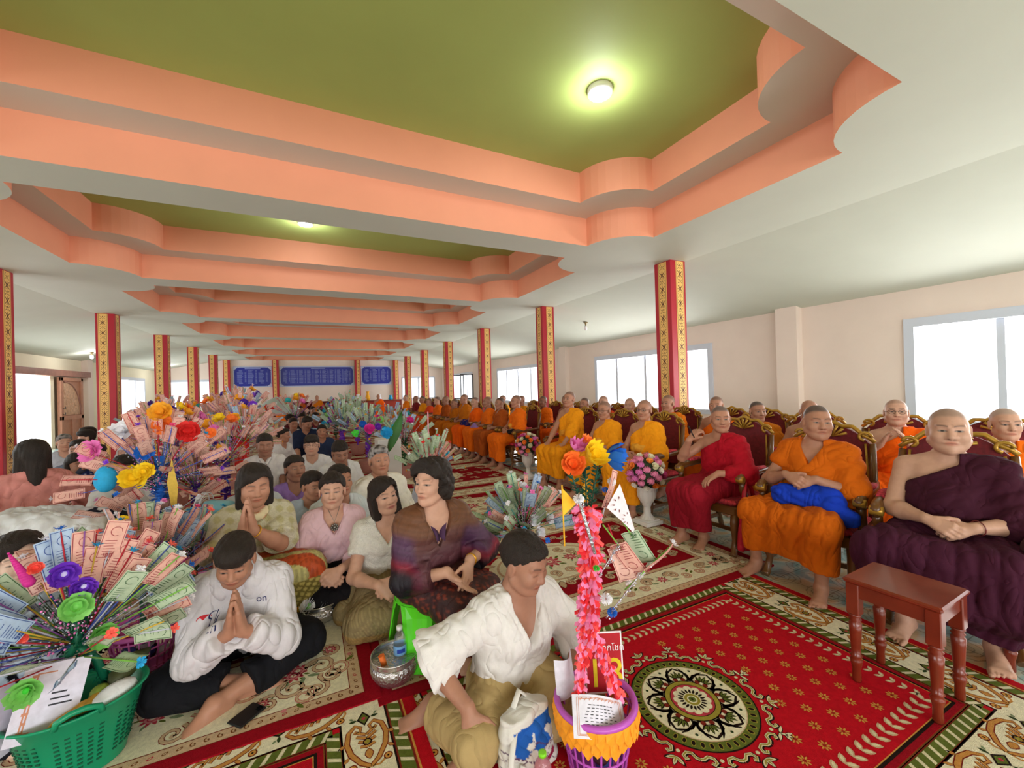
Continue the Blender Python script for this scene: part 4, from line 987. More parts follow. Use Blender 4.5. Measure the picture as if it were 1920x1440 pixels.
def wear_collar(c, w):        # standing or folded collar hugging the neckline
    q = c['q']; mb = MB(); Nk, up, fw, rt = c['Nk'], c['up'], c['fw'], c['rt']; M = Matrix([list(rt)+[0], list(fw)+[0], list(up)+[0], [0, 0, 0, 1]]).transposed().to_4x4()
    r = w.get('r', .064)*q; v = w.get('v', .06)*q; hgt = w.get('h', .03)*q
    n = 26; P0, P1, P2 = [], [], []
    for i in range(n+1):
        t = i/n*2-1; a = PI/2+t*(PI-.12)+PI; x, y = r*math.cos(a), r*math.sin(a)*1.05; front = max(0, (abs(t)-.62)/.38); z = .012*q-front*v
        y += front*.035*q*(1 if v > .02 else .3); x *= 1-front*.75
        P0.append((x, y-.002, z+hgt*.9)); P1.append((x*1.22+(.02*front*(1 if x > 0 else -1)), y*1.25+.004, z+.002)); P2.append((x*1.0, y*1.0, z-.01))
    vs = [M @ Vector(p)+Vector(Nk) for p in P0+P1+P2]; N = n+1
    mb.add(vs, [(i, i+1, N+i+1, N+i) for i in range(n)]+[(i+1, i, 2*N+i, 2*N+i+1) for i in range(n)], 0, True)
    o = mb.build('collar', mat('collar_%s' % w.get('key', 'white'), w['col'], .85, bump=.2, bscale=300), c['root']); m = o.modifiers.new('s', 'SOLIDIFY'); m.thickness = .004; return o
def legs_sdf(c, s, inf, frac=1.0, web=0, k=.03, thigh=.085, shin=.058, ank=.04):
    q = c['q']
    for sd in (1, -1):
        hip, kn, an, g = c['legs'][sd]; s.cone(hip, kn, thigh*q*c['fat']+inf, .06*q+inf, k); a2 = kn+(an-kn)*frac
        s.cone(kn, a2, shin*q+inf, (shin+(ank-shin)*frac)*q+inf+(.012 if web else 0), k, None if web else (a2, nrm(an-kn)))
    if web:
        (h1, k1, a1, _), (h2, k2, a2, _) = c['legs'][1], c['legs'][-1]
        for t in np.linspace(.15, .85, web):
            A = h1*(1-t)+h2*t; K = k1*(1-t)+k2*t; B = a1*(1-t)+a2*t; B = K+(B-K)*frac
            s.cone(A, K, .07*q+inf, .05*q+inf, .05); s.cone(K, B, .05*q+inf, .04*q+inf, .05)
def wear_trousers(c, w):
    q = c['q']; s = SDF(); inf = w.get('inf', .012); legs_sdf(c, s, inf, w.get('len', .85), 0, .04, .088, .06, w.get('ank', .045)); P = c['P']
    s.cone(P-c['rt']*.06*q, P+c['rt']*.06*q, .11*q*c['fat']+inf, .11*q*c['fat']+inf, .04); s.cone(P+c['up']*.06*q-c['rt']*.05*q, P+c['up']*.06*q+c['rt']*.05*q, .1*q*c['fat']+inf*.5, .1*q*c['fat']+inf*.5, .04)
    s.cuts.append(plane((0, 0, .002), (0, 0, -1))); s.disp = wrinkle(w.get('fold', .012), w.get('freq', 26), w.get('seed', 2)); return emit_cloth(c, s, 'trousers', w)
def wear_skirt(c, w):
    q = c['q']; s = SDF(); inf = w.get('inf', .015); legs_sdf(c, s, inf, w.get('len', .9), w.get('web', 3), .05); P = c['P']
    s.cone(P-c['rt']*.06*q, P+c['rt']*.06*q, .115*q*c['fat']+inf, .115*q*c['fat']+inf, .05); s.cone(P+c['up']*.07*q-c['rt']*.05*q, P+c['up']*.07*q+c['rt']*.05*q, .1*q*c['fat']+inf*.5, .1*q*c['fat']+inf*.5, .04)
    for e in w.get('extra', []): s.cone(*e)
    s.cuts.append(plane((0, 0, w.get('zmin', .002)), (0, 0, -1))); s.disp = wrinkle(w.get('fold', .012), w.get('freq', 24), w.get('seed', 3), w.get('dir')); return emit_cloth(c, s, w.get('name', 'skirt'), w)
def wear_robe(c, w):
    """monk's robe: left shoulder covered, right bare unless w['both'], wrapped round legs to mid shin"""
    q = c['q']; P, up, fw, rt, Nk, Sh, tl = c['P'], c['up'], c['fw'], c['rt'], c['Nk'], c['Sh'], c['tl']; s = SDF(); c['torso'](s, .018, .05); am = c['am']
    e, wr, a = c['arms'][-1]; s.cone(Sh[-1], e, .050*q*am+.018, .052*q*am+.03, .04); m = e+(wr-e)*w.get('drape', .25); s.cone(e, m, .056*q*am+.026, .05*q*am+.02, .04)
    s.cone(Sh[-1]+(e-Sh[-1])*.3, P+up*tl*.35-rt*.12*q, .07*q, .09*q, .06)     # cloth hanging between arm and side
    s.cone(Sh[-1]-fw*.03, P-rt*.1*q-fw*.05*q+up*.05, .05*q, .09*q, .06)
    for sd in ((1,) if w.get('both') else ()):
        e2, wr2, a2 = c['arms'][1]; s.cone(Sh[1], Sh[1]+(e2-Sh[1])*.35, .056*q*am+.016, .05*q*am+.018, .03)
    def cut(X, Y, Z):       # neckline: from the left side of the neck down under the right arm
        x = (X-Nk[0])*rt[0]+(Y-Nk[1])*rt[1]+(Z-Nk[2])*rt[2]; z = (X-Nk[0])*up[0]+(Y-Nk[1])*up[1]+(Z-Nk[2])*up[2]
        y = (X-Nk[0])*fw[0]+(Y-Nk[1])*fw[1]+(Z-Nk[2])*fw[2]; cyl = -np.maximum(np.sqrt(x**2+(y+.004)**2)-.062*q, -(z+.015*q))
        if w.get('both'): return np.maximum(np.maximum(z-.05*q, cyl), -np.maximum(np.maximum(np.abs(x-.01)-.07*q*np.clip(1+z/(.13*q), 0, 1), -(z+.13*q)), -y))
        x0 = -.045*q; line = -.01*q-(x-x0)*w.get('slope', .72); line = np.maximum(line, -.2*q) if w.get('slope', .72) > .5 else line
        return np.maximum(np.where(x > x0, z-line, z-.05*q), cyl)
    s.cuts.append(cut)
    # right arm passes free
    if not w.get('both'):
        eR, wR, _ = c['arms'][1]; A, B = Sh[1], eR; ab = B-A
        def arm(X, Y, Z):
            t = np.clip(((X-A[0])*ab[0]+(Y-A[1])*ab[1]+(Z-A[2])*ab[2])/(ab @ ab), -.2, 1); return .05*q-np.sqrt((X-A[0]-t*ab[0])**2+(Y-A[1]-t*ab[1])**2+(Z-A[2]-t*ab[2])**2)
        s.cuts.append(arm)
    wv = wrinkle(w.get('fold', .014), 30, w.get('seed', 4), nrm(up*1.0+rt*.65)); s.disp = wv
    s.cuts.append(plane(P+up*.0, -up)); emit_cloth(c, s, 'upper_robe', w)
    s = SDF(); legs_sdf(c, s, .02, w.get('len', .72), 4, .06); s.cone(P-rt*.07*q, P+rt*.07*q, .125*q*c['fat'], .125*q*c['fat'], .05)
    s.cone(P+up*.1*q-rt*.05*q, P+up*.1*q+rt*.05*q, .112*q*c['fat'], .112*q*c['fat'], .05)
    for ee in w.get('extra', []): s.cone(*ee)
    (h1, k1, a1, _), (h2, k2, a2, _) = c['legs'][1], c['legs'][-1]; f = w.get('len', .72); zc = (k1+(a1-k1)*f)[2]; zc2 = (k2+(a2-k2)*f)[2]
    zb = w.get('zb', min(zc, zc2)); s.cuts.append(lambda X, Y, Z: zb+.02*np.sin(X*9+1)+.0*Y-Z)
    s.disp = wrinkle(w.get('fold', .014)*1.15, 24, w.get('seed', 4)+7, (1, .2, 0)); w2 = dict(w)
    if w.get('col2') is not None: w2['col'] = w['col2']
    emit_cloth(c, s, 'lower_robe', w2)
    if w.get('shawl') and c['lod'] < 2:        # folded outer cloth over the left shoulder
        s = SDF(); A = Sh[-1]+up*.035*q; pts = [A-fw*.12*q-up*.06*q, A-fw*.02, A+fw*.085*q-up*.05*q, A+fw*.11*q-up*.2*q+rt*.02]
        for i in range(3):
            for h in (-.055, 0, .045): s.cone(pts[i]-rt*h*q, pts[i+1]-rt*h*q, .022*q, .022*q, .02)
        s.disp = wrinkle(.006, 60, 8, rt); emit_cloth(c, s, 'shoulder_cloth', w2)
    if w.get('sash') is not None and c['lod'] < 2:
        s = SDF(); B = P+up*tl*.42; n = 9; r0 = .125*q*c['fat']+(.05*c['o'].get('belly', 0))
        for i in range(n):
            a0, a1_ = PI*(.12+.76*i/n), PI*(.12+.76*(i+1)/n)
            f_ = lambda a_, dz: B+rt*math.cos(a_)*(r0+.03)+fw*math.sin(a_)*(r0+.005*math.sin(i))+up*dz
            for dz in (-.03, .0, .03): s.cone(f_(a0, dz*q), f_(a1_, dz*q), .016*q, .016*q, .012)
        s.ball(B+fw*(r0+.012)+up*.01, .04*q, .02); s.disp = wrinkle(.005, 50, 3, up); emit_cloth(c, s, 'sash', dict(w, col=w['sash']), c['hb'])
def wear_glasses(c, w):
    mb = MB(); q = c['hs']; HR, Hc = c['HR'], c['Hc']; M = Matrix([list(HR[:, 0])+[0], list(HR[:, 1])+[0], list(HR[:, 2])+[0], [0, 0, 0, 1]]).transposed().to_4x4(); M = Matrix.Translation(Hc) @ M @ Matrix.Scale(q, 4)
    for h in (-1, 1):
        P = [M @ Vector((h*.034+.025*math.cos(a), .098-.012*abs(h*.034+.025*math.cos(a))/.05, .002+.018*math.sin(a))) for a in np.linspace(0, 2*PI, 15)[:-1]]
        mb.tube(P, .0016*q, 5, closed=True); mb.tube([M @ Vector((h*.058, .088, .006)), M @ Vector((h*.08, .06, .006)), M @ Vector((h*.083, .0, .004))], .0016*q, 5)
    mb.tube([M @ Vector((-.010, .1, .006)), M @ Vector((0, .103, .009)), M @ Vector((.010, .1, .006))], .0016*q, 5)
    return mb.build('glasses', mat('spectacle_frame', S(60, 50, 46), .3, metal=.7), c['root'])
# poses
def chair_legs(hip=.46, kx=.17, ky=.42, kz=None, ax=.16, ay=.44, fz=.075, q=.95):
    kz = hip+.01 if kz is None else kz
    return [dict(k=(kx, ky, kz), a=(ax, ay, fz), f=(.15, 1, 0), s=(-1, 0, 0)), dict(k=(-kx, ky, kz), a=(-ax, ay, fz), f=(-.15, 1, 0), s=(1, 0, 0))]
def cross_legs(q=.95):
    return [dict(k=(.30*q, .26*q, .10), a=(-.10*q, .34*q, .05), f=(-1, .1, -.1), u=(0, -.4, 1), s=(0, 1, 0), show=0), dict(k=(-.30*q, .26*q, .10), a=(.10*q, .26*q, .05), f=(1, .1, -.1), u=(0, -.4, 1), s=(0, 1, 0), show=0)]
def side_legs(sd=1, q=.95):     # both legs folded back to one side
    return [dict(k=(.10*q+.05*sd, .36*q, .09), a=(.10*q+.32*sd, .05*q, .045), f=(sd, -.5, -.1), u=(0, -.2, 1), s=(0, 1, 0), show=0), dict(k=(-.10*q+.05*sd, .36*q, .09), a=(-.05*q+.30*sd, .12*q, .05), f=(sd, -.5, -.1), u=(0, -.2, 1), s=(0, 1, 0), show=0)]
def clasp_arms(y, z, x=0, dx=.055, poleR=(.6, -.35, -.4), poleL=(-.6, -.35, -.4), dz=0):
    return [dict(w=(x+dx+.03, y-.02, z+dz+.012), pole=poleR, d=(-1, .42, -.28), n=(-.3, -.7, -.6), t=(-.2, .5, .8), curl=(.6, .95, .6), spread=.05), dict(w=(x-dx-.03, y-.035, z), pole=poleL, d=(1, .42, -.35), n=(.3, -.7, -.6), t=(.2, .5, .8), curl=(.55, .95, .6), spread=.05)]
def prayer_arms(y, z, pole=.55, tilt=.35):
    return [dict(w=(.022, y, z), pole=(pole, .1, -.6), d=(-.03, tilt, 1), n=(-1, 0, 0), t=(0, -.6, .5), curl=(.03, .05, .05), spread=.01, thumb=(.9, .35)), dict(w=(-.022, y, z), pole=(-pole, .1, -.6), d=(.03, tilt, 1), n=(1, 0, 0), t=(0, -.6, .5), curl=(.03, .05, .05), spread=.01, thumb=(.9, .35))]
def lap_arms(y, z, x=.12):
    return [dict(w=(x, y-.06, z), pole=(.6, -.5, -.2), d=(-.15, 1, -.25), n=(0, -.2, -1), t=(-1, 0, 0)), dict(w=(-x, y-.06, z), pole=(-.6, -.5, -.2), d=(.15, 1, -.25), n=(0, -.2, -1), t=(1, 0, 0))]

def wear_bangle(c, w):
    e, wr, a = c['arms'][w['arm']]; u = nrm(wr-e); a1 = nrm(np.cross(u, V3(.3, .2, 1))); a2 = np.cross(u, a1); mb = MB(); p = wr-u*w.get('back', .015)
    mb.tube([p+(a1*math.cos(t)+a2*math.sin(t))*.031*c['q']*c['am'] for t in np.linspace(0, 2*PI, 17)[:-1]], w.get('r', .004), 6, closed=True); mb.build('bracelet', mat('bangle_%s' % w['key'], w['col'], .3, metal=w.get('metal', .8)), c['root'])
# ---------------- furniture and props ----------------
m_cw = mat('chair_wood', S(104, 66, 28), .3, noise=.15, nscale=9, coat=.3)
m_cg = mat('chair_gilt', S(176, 136, 52), .35, metal=.45, noise=.12, nscale=30)
m_uph = mat('floral_upholstery', S(196, 60, 76), .8, noise=.55, nscale=45)
m_uph2 = mat('dark_upholstery', S(110, 24, 34), .7, noise=.3, nscale=40)
m_rw = mat('redwood_stool', S(118, 42, 24), .28, noise=.14, nscale=12, coat=.35)
SEAT = .43
def chair_proto():
    P = {}
    mb = MB(); mb.bbox(-.27, .27, -.25, .27, SEAT-.1, SEAT-.03, .012); P['seat_frame'] = (mb, m_cw)
    mb = MB(); mb.bbox(-.25, .25, -.23, .255, SEAT-.032, SEAT+.012, .02); P['seat'] = (mb, m_uph)
    for nm, h in (('r', 1), ('l', -1)):
        mb = MB(); mb.tube([(h*.24, -.24, SEAT-.05), (h*.25, -.27, SEAT+.25), (h*.235, -.33, SEAT+.50)], [.026, .024, .02], 8); P['back_post'+nm] = (mb, m_cw)
    mb = MB(); n = 12; top = [(-.22+.44*i/n, SEAT+.50+.12*math.sin(PI*i/n)**.8) for i in range(n+1)]
    for z0, z1, m_ in ((0, 0, 0),):
        v = [(x, -.265-.06*((z-SEAT)/.5), z) for x, z in [(-.22, SEAT+.08)]+[(.22, SEAT+.08)]+top[::-1]]
        w = [(a, b-.03, c) for a, b, c in v]; k = len(v); mb.add([Vector(p) for p in v+w], [tuple(range(k)), tuple(range(2*k-1, k-1, -1))]+[(i, k+i, k+(i+1) % k, (i+1) % k) for i in range(k)])
    P['backrest'] = (mb, m_uph2)
    mb = MB(); pts = [(-.25+.5*i/16, -.325-.005, SEAT+.50+.135*math.sin(PI*i/16)**.7+.012*math.cos(i*PI/2)) for i in range(17)]; mb.tube(pts, .015, 8)
    for i in range(7): a = (i-3)*.42; mb.tube([(0+.01*math.sin(a), -.31, SEAT+.54), (.10*math.sin(a), -.30, SEAT+.545+.085*math.cos(a))], [.006, .011], 6)
    for h in (-1, 1):
        mb.tube([(h*(.2+.035*math.cos(t)), -.315, SEAT+.55+.03*math.sin(t)) for t in np.linspace(0, 4.5, 9)], .012, 6)
        mb.tube([(h*.21, -.262, SEAT+.1), (h*.215, -.285, SEAT+.3), (h*.2, -.312, SEAT+.5)], .008, 6)
    P['crest'] = (mb, m_cg)
    for nm, h in (('r', 1), ('l', -1)):
        mb = MB(); mb.tube([(h*.26, -.27, SEAT+.235), (h*.285, -.12, SEAT+.23), (h*.29, .08, SEAT+.225), (h*.285, .2, SEAT+.22), (h*.285, .235, SEAT+.2), (h*.285, .225, SEAT+.175), (h*.285, .2, SEAT+.18)], [.022, .026, .03, .032, .03, .024, .016], 10)
        mb.tube([(h*.285, .19, SEAT+.2), (h*.285, .2, SEAT+.12), (h*.28, .15, SEAT+.04), (h*.275, .17, SEAT-.05), (h*.27, .22, SEAT-.08)], [.024, .026, .024, .026, .028], 8)
        P['armrest'+nm] = (mb, m_cw)
        mb = MB(); mb.tube([(h*.28, -.12, SEAT+.255), (h*.288, -.02, SEAT+.258), (h*.288, .09, SEAT+.252)], [.022, .03, .022], 8, flat=.6); P['arm_pad'+nm] = (mb, m_uph)
        mb = MB(); mb.lathe([(.001, -.034), (.02, -.034), (.028, -.03), (.028, .03), (.02, .034), (.001, .034)], 12, M=Tr(h*.285, .225, SEAT+.195) @ Ry(PI/2)); P['scroll_cap'+nm] = (mb, m_cg)
        mb = MB(); mb.tube([(h*.24, .22, SEAT-.06), (h*.255, .265, SEAT-.16), (h*.235, .235, SEAT-.3), (h*.245, .27, .03), (h*.25, .29, .015)], [.036, .034, .022, .026, .028], 8); P['legf'+nm] = (mb, m_cw)
        mb = MB(); mb.tube([(h*.24, -.22, SEAT-.06), (h*.24, -.25, SEAT-.25), (h*.24, -.31, .0)], [.028, .024, .024], 8); P['legb'+nm] = (mb, m_cw)
    mb = MB(); mb.cbox((0, -.0, .12), (.48, .022, .03)); mb.cbox((-.24, -.01, .13), (.022, .5, .03)); mb.cbox((.24, -.01, .13), (.022, .5, .03)); P['stretcher'] = (mb, m_cw)
    return P
_cp = None
def make_chair(label, loc, rz, group='carved armchairs of the monks'):
    global _cp
    t = thing('carved_armchair', label, 'chair', loc, rz, group)
    if _cp is None:
        _cp = []
        for k, (mb, m) in chair_proto().items():
            nm = k.rstrip('rl') if k[:-1] in ('armrest', 'arm_pad', 'scroll_cap', 'back_post') else k
            if k.startswith('leg'): nm = 'leg'
            o = mb.build(nm, m, t); _cp.append((nm, o.data))
    else:
        for nm, me in _cp: link(nm, me, t)
    return t
def redwood_stool(label, loc, rz=0, sx=.31, sy=.34, h=.48):
    t = thing('redwood_stool', label, 'stool', loc, rz, 'red wooden stools before the monks')
    mb = MB(); mb.bbox(-sx/2, sx/2, -sy/2, sy/2, h-.022, h, .007); mb.build('seat', m_rw, t)
    mb = MB(); a, b = sx/2-.018, sy/2-.018
    for y in (-b, b-.016): mb.box(-a, a, y, y+.016, h-.085, h-.02)
    for x in (-a, a-.016): mb.box(x, x+.016, -b, b, h-.085, h-.02)
    mb.build('apron', m_rw, t)
    prof = [(.015, 0), (.018, .01), (.0165, .06), (.022, .085), (.024, .1), (.017, .108), (.024, .118), (.018, .125), (.0195, .16), (.0235, .235), (.025, .27), (.018, .278), (.025, .288), (.018, .296), (.025, .306), (.02, .315)]
    for x in (-1, 1):
        for y in (-1, 1):
            mb = MB(); mb.lathe(prof, 14, (x*(a-.016), y*(b-.016), 0)); mb.bbox(x*(a-.016)-.025, x*(a-.016)+.025, y*(b-.016)-.025, y*(b-.016)+.025, .312, h-.022, .004); mb.build('leg', m_rw, t)
    return t
m_gp = mat('lime_plastic', S(92, 226, 40), .35, spec=.5)
def lime_stool(label, loc, rz=0, h=.27, r=.14):
    t = thing('plastic_stool', label, 'stool', loc, rz, 'lime green plastic stools')
    mb = MB(); mb.lathe([(r*.9, h-.02), (r, h-.012), (r*.97, h), (r*.3, h-.004), (.001, h-.004)], 20, cap=False); mb.build('seat', m_gp, t)
    for k in range(4):
        a0 = PI/4+k*PI/2; mb = MB(); n = 6; P = []
        for z, rr, wd, t_ in ((h-.005, r*.98, .62, 0), (h-.06, r*1.05, .5, 0), (h*.45, r*1.16, .36, 0), (0, r*1.3, .3, 0)):
            for i in range(n+1):
                a = a0-wd+2*wd*i/n; q = rr+(.012 if i in (2, 3, 4) and z < h-.03 else 0)*-1; P.append((q*math.cos(a), q*math.sin(a), z))
        N = n+1; mb.add(P, [(l*N+i, l*N+i+1, (l+1)*N+i+1, (l+1)*N+i) for l in range(3) for i in range(n)], 0, False)
        o = mb.build('leg', m_gp, t); m = o.modifiers.new('s', 'SOLIDIFY'); m.thickness = .006
    return t
# silver alms bowls
m_sil = mat('embossed_silver', S(200, 198, 200), .25, metal=.9, bump=.9, bscale=70)
m_sil2 = mat('plain_silver', S(214, 214, 216), .2, metal=.9)
def silver_bowl(label, loc, r, h):
    t = thing('silver_bowl', label, 'bowl', loc, 0, 'embossed silver offering bowls')
    mb = MB(); mb.lathe([(r*.55, 0), (r*.8, h*.12), (r*.98, h*.4), (r*1.02, h*.6), (r*.97, h*.78)], 48, flute=.012, nfl=24); mb.build('body', m_sil, t)
    mb = MB(); mb.lathe([(r*.97, h*.78), (r*1.0, h*.84), (r*.96, h*.88), (r*1.0, h*.97), (r*.99, h), (r*.95, h*.99), (r*.93, h*.8), (r*.9, h*.4), (r*.6, h*.06), (.001, h*.05)], 48, cap=False); mb.build('rim', m_sil2, t)
    return t
# flowers
def petal_flower(mb, c, ax, R, n=6, cup=.5, mi=0, layers=2, wide=.7, mi2=None, ruffle=.15, seed=0):
    """paper flower facing ax, each petal a curved strip"""
    r = random.Random(seed); ax = Vector(ax).normalized(); u = ax.orthogonal().normalized(); v = ax.cross(u); c = Vector(c)
    for l in range(layers):
        Rl = R*(1-.28*l); cu = cup+.35*l
        for i in range(n):
            a = 2*PI*(i+.5*l)/n+r.uniform(-.15, .15); cu = cup+.35*l+r.uniform(-.28, .28); d = u*math.cos(a)+v*math.sin(a); s = ax.cross(d); P = []
            for j, (t, w) in enumerate(((.05, .15), (.4, .75), (.75, 1), (1, .7))):
                z = cu*t*t*Rl+(0.05*R*l); b = c+d*(t*Rl*(1-.25*cu*t))+ax*z
                for k in (-1, 0, 1): P.append(b+s*(k*w*wide*Rl*.5)+ax*(abs(k)*Rl*.12+r.uniform(-ruffle, ruffle)*Rl*.4*(t > .6)))
            mb.add(P, [(q*3+k, q*3+k+1, q*3+k+4, q*3+k+3) for q in range(3) for k in range(2)], mi, True)
    if mi2 is not None: mb.sphere(c+ax*R*.12, R*.22, mi2, 8, 5)
def pom(mb, c, R, mi=0, n=40, seed=1, dirs=None):
    r = random.Random(seed); c = Vector(c)
    for i in range(n):
        z = 1-2*(i+.5)/n; a = i*2.4; d = Vector((math.cos(a)*math.sqrt(1-z*z), math.sin(a)*math.sqrt(1-z*z), z)); s = d.orthogonal().normalized()*R*.2; t = d.cross(s)
        mb.add([c+d*R*.3-s*.4, c+d*R*.3+s*.4, c+d*R*r.uniform(.85, 1.1)+s+t*.3, c+d*R*r.uniform(.9, 1.1)-s-t*.3], [(0, 1, 2, 3)], mi)
PAPER = {}
def paper(name, *rgb, rough=.7):
    if name not in PAPER: PAPER[name] = mat('paper_'+name, S(*rgb), rough, noise=.08, nscale=50)
    return PAPER[name]
FC = {'orange': (250, 130, 50), 'yellow': (250, 214, 30), 'blue': (30, 110, 210), 'sky': (40, 170, 225), 'red': (226, 44, 40), 'pink': (240, 130, 200), 'magenta': (206, 40, 140), 'violet': (130, 60, 210), 'lime': (150, 220, 120), 'white': (240, 240, 246),
      'coral': (246, 106, 90), 'gold': (246, 176, 40), 'purple': (80, 40, 160), 'leaf': (40, 92, 50), 'green': (70, 200, 60), 'turquoise': (60, 200, 200), 'hot': (240, 70, 130)}
def fm(k): return paper('flower_'+k, *FC[k])
m_stem = mat('stem_green', S(30, 78, 46), .6); m_leafm = mat('leaf_green', S(52, 112, 44), .5)
m_foil = mat('silver_foil', S(210, 214, 225), .25, metal=.8, bump=.8, bscale=120)
# banknotes
NOTE = {'20': ((186, 206, 176), (70, 110, 70)), '50': ((176, 200, 226), (50, 80, 150)), '100': ((230, 180, 164), (160, 60, 70)), '100b': ((232, 190, 176), (150, 84, 84))}
def seg(mb, x, y, ch, h, mi, z):
    w = h*.55; t = h*.14
    S7 = {'0': 'abcdef', '1': 'bc', '2': 'abged', '5': 'afgcd', '8': 'abcdefg'}[ch]
    R = {'a': (0, w, h-t, h), 'g': (0, w, h/2-t/2, h/2+t/2), 'd': (0, w, 0, t), 'f': (0, t, h/2, h), 'b': (w-t, w, h/2, h), 'e': (0, t, 0, h/2), 'c': (w-t, w, 0, h/2)}
    for k in S7:
        a, b, c, d = R[k]; mb.add([(x+a, z, y+c), (x+b, z, y+c), (x+b, z, y+d), (x+a, z, y+d)], [(0, 1, 2, 3)], mi)
def note_mesh(kind, fold=0):
    """a banknote pinned lengthwise to its stick: length along z, width along x"""
    mb = MB(); W, L_ = .070, .150; nx, nz = 4, 6; r = random.Random(hash(kind) % 97+fold) if False else random.Random(len(kind)+fold)
    def T(u, v, o=0):      # u across, v along
        y = .006*math.sin(u*2.2+fold)+.004*math.cos(v*5+fold*2)+(.012*abs(u) if fold % 2 else .004*u)+o
        return (u*W/2, y, v*L_)
    P = [T(-1+2*i/nx, j/nz) for j in range(nz+1) for i in range(nx+1)]
    mb.add(P, [(j*(nx+1)+i, j*(nx+1)+i+1, (j+1)*(nx+1)+i+1, (j+1)*(nx+1)+i) for j in range(nz) for i in range(nx)], 0, True)
    for o in (-.0012, .0012):
        def Q(u0, v0, u1, v1, mi=1):
            n = 4; P = []
            for i in range(n+1):
                t = i/n; a = T(u0+(u1-u0)*t, v0+(v1-v0)*t, o); P.append(a)
            dx, dz = (u1-u0)*W/2, (v1-v0)*L_; d = math.hypot(dx, dz) or 1; nx_, nz_ = -dz/d*.0011, dx/d*.0011
            mb.add([(p[0]-nx_, p[1], p[2]-nz_) for p in P]+[(p[0]+nx_, p[1], p[2]+nz_) for p in P], [(i, i+1, n+2+i, n+1+i) for i in range(n)], mi)
        Q(-.88, .04, -.88, .96); Q(.88, .04, .88, .96); Q(-.88, .04, .88, .04); Q(-.88, .96, .88, .96)
        for a in np.linspace(0, 5.2, 9)[:-1]: Q(.1+.5*math.cos(a), .72+.12*math.sin(a), .1+.5*math.cos(a+.65), .72+.12*math.sin(a+.65))
        for k in range(6): Q(-.6, .12+.07*k, .2+.3*((k*7) % 3)/3, .13+.07*k)
        k = kind[:3] if kind[:3] == '100' else kind
        for i, ch in enumerate(k): p = T(-.55, .08, o*1.5); seg(mb, p[0]+.012*i, p[2]-.003, ch, .014, 1, p[1])
    return mb
_NM = {}
def note_data(kind, fold):
    key = (kind, fold)
    if key not in _NM:
        base, ink = NOTE[kind]; ms = [paper('note_'+kind, *base), paper('ink_'+kind, *ink)]
        o = note_mesh(kind, fold).build('banknote', ms); _NM[key] = o.data; bpy.data.objects.remove(o)
    return _NM[key]
_ST = {}
def stick_data(L_, col, tip):
    key = (round(L_, 2), col, tip)
    if key not in _ST:
        mb = MB(); mb.tube([(0, 0, -L_), (0, 0, .15)], .0028, 6, 0)
        if tip: petal_flower(mb, (0, 0, .155), (0, 0, 1), .02, 6, .3, 1, 1); pom(mb, (0, 0, .16), .011, 1, 14)
        o = mb.build('stick', [paper('stick_'+col, *{'blue': (80, 100, 190), 'red': (190, 40, 56), 'gold': (206, 170, 60), 'silver': (196, 200, 214), 'green': (120, 180, 70), 'purple': (150, 90, 170), 'teal': (60, 150, 140)}[col]), fm(tip or 'white')]); _ST[key] = o.data; bpy.data.objects.remove(o)
    return _ST[key]
def aim(d, tw=0):       # rotation taking z to d
    d = Vector(d).normalized(); q = Vector((0, 0, 1)).rotation_difference(d); return (q.to_matrix().to_4x4() @ Rz(tw)).to_euler()
def money_fan(t, org, n, R, kinds, az0=0, azw=PI*2, el0=.25, el1=1.45, seed=1, tips=('coral', 'white', 'blue', 'pink', 'sky'), cols=('blue', 'red', 'gold', 'silver', 'green', 'purple'), face=None):
    r = random.Random(seed); org = Vector(org)
    for i in range(n):
        az = az0+azw*(((i*.618) % 1)-.5); el = el0+(el1-el0)*((i+.5)/n)**.9; d = Vector((math.cos(az)*math.cos(el), math.sin(az)*math.cos(el), math.sin(el)))
        Rr = R*r.uniform(.72, 1.12); p = org+d*Rr; L_ = round(Rr*.9*2, 1)/2
        st = link('stick', stick_data(max(L_, .05), r.choice(cols), r.choice(tips) if r.random() < .6 else None), t); st.location = p; st.rotation_euler = aim(d, r.uniform(0, 6.28) if face is None else face+r.uniform(-.5, .5))
        nt = link('banknote', note_data(r.choice(kinds), r.randrange(3)), st); nt.location = (0, -.004, 0)
def wisps(t, org, n, R, seed=1, spread=1.0):
    r = random.Random(seed); mb = MB(); org = Vector(org)
    for i in range(n):
        az = r.uniform(0, 6.28); el = r.uniform(.2, 1.5)*spread; d = Vector((math.cos(az)*math.cos(el), math.sin(az)*math.cos(el), math.sin(el))); e = org+d*R*r.uniform(.5, 1.0)
        mb.tube([org+d*.02, (org+e)/2+Vector((r.uniform(-.02, .02), r.uniform(-.02, .02), .01)), e], .0016, 4, 0)
        for k in range(9): f = .3+.7*k/9; p = org.lerp(e, f); mb.sphere(p+Vector((r.uniform(-.008, .008), r.uniform(-.008, .008), r.uniform(-.006, .006))), .0045, 1 if r.random() < .6 else 2, 5, 3)
    mb.build('foil_sprays', [m_stem, m_foil, fm('pink')], t)
def ring_flower(t, name, p, ax, R, col, layers=3, n=7, centre=None, cup=.7, seed=0):
    mb = MB(); petal_flower(mb, p, ax, R*1.08, n, cup, 0, layers, .68, 1 if centre else None, .42, seed+int(R*999)); return mb.build(name, [fm(col)]+([fm(centre)] if centre else []), t)
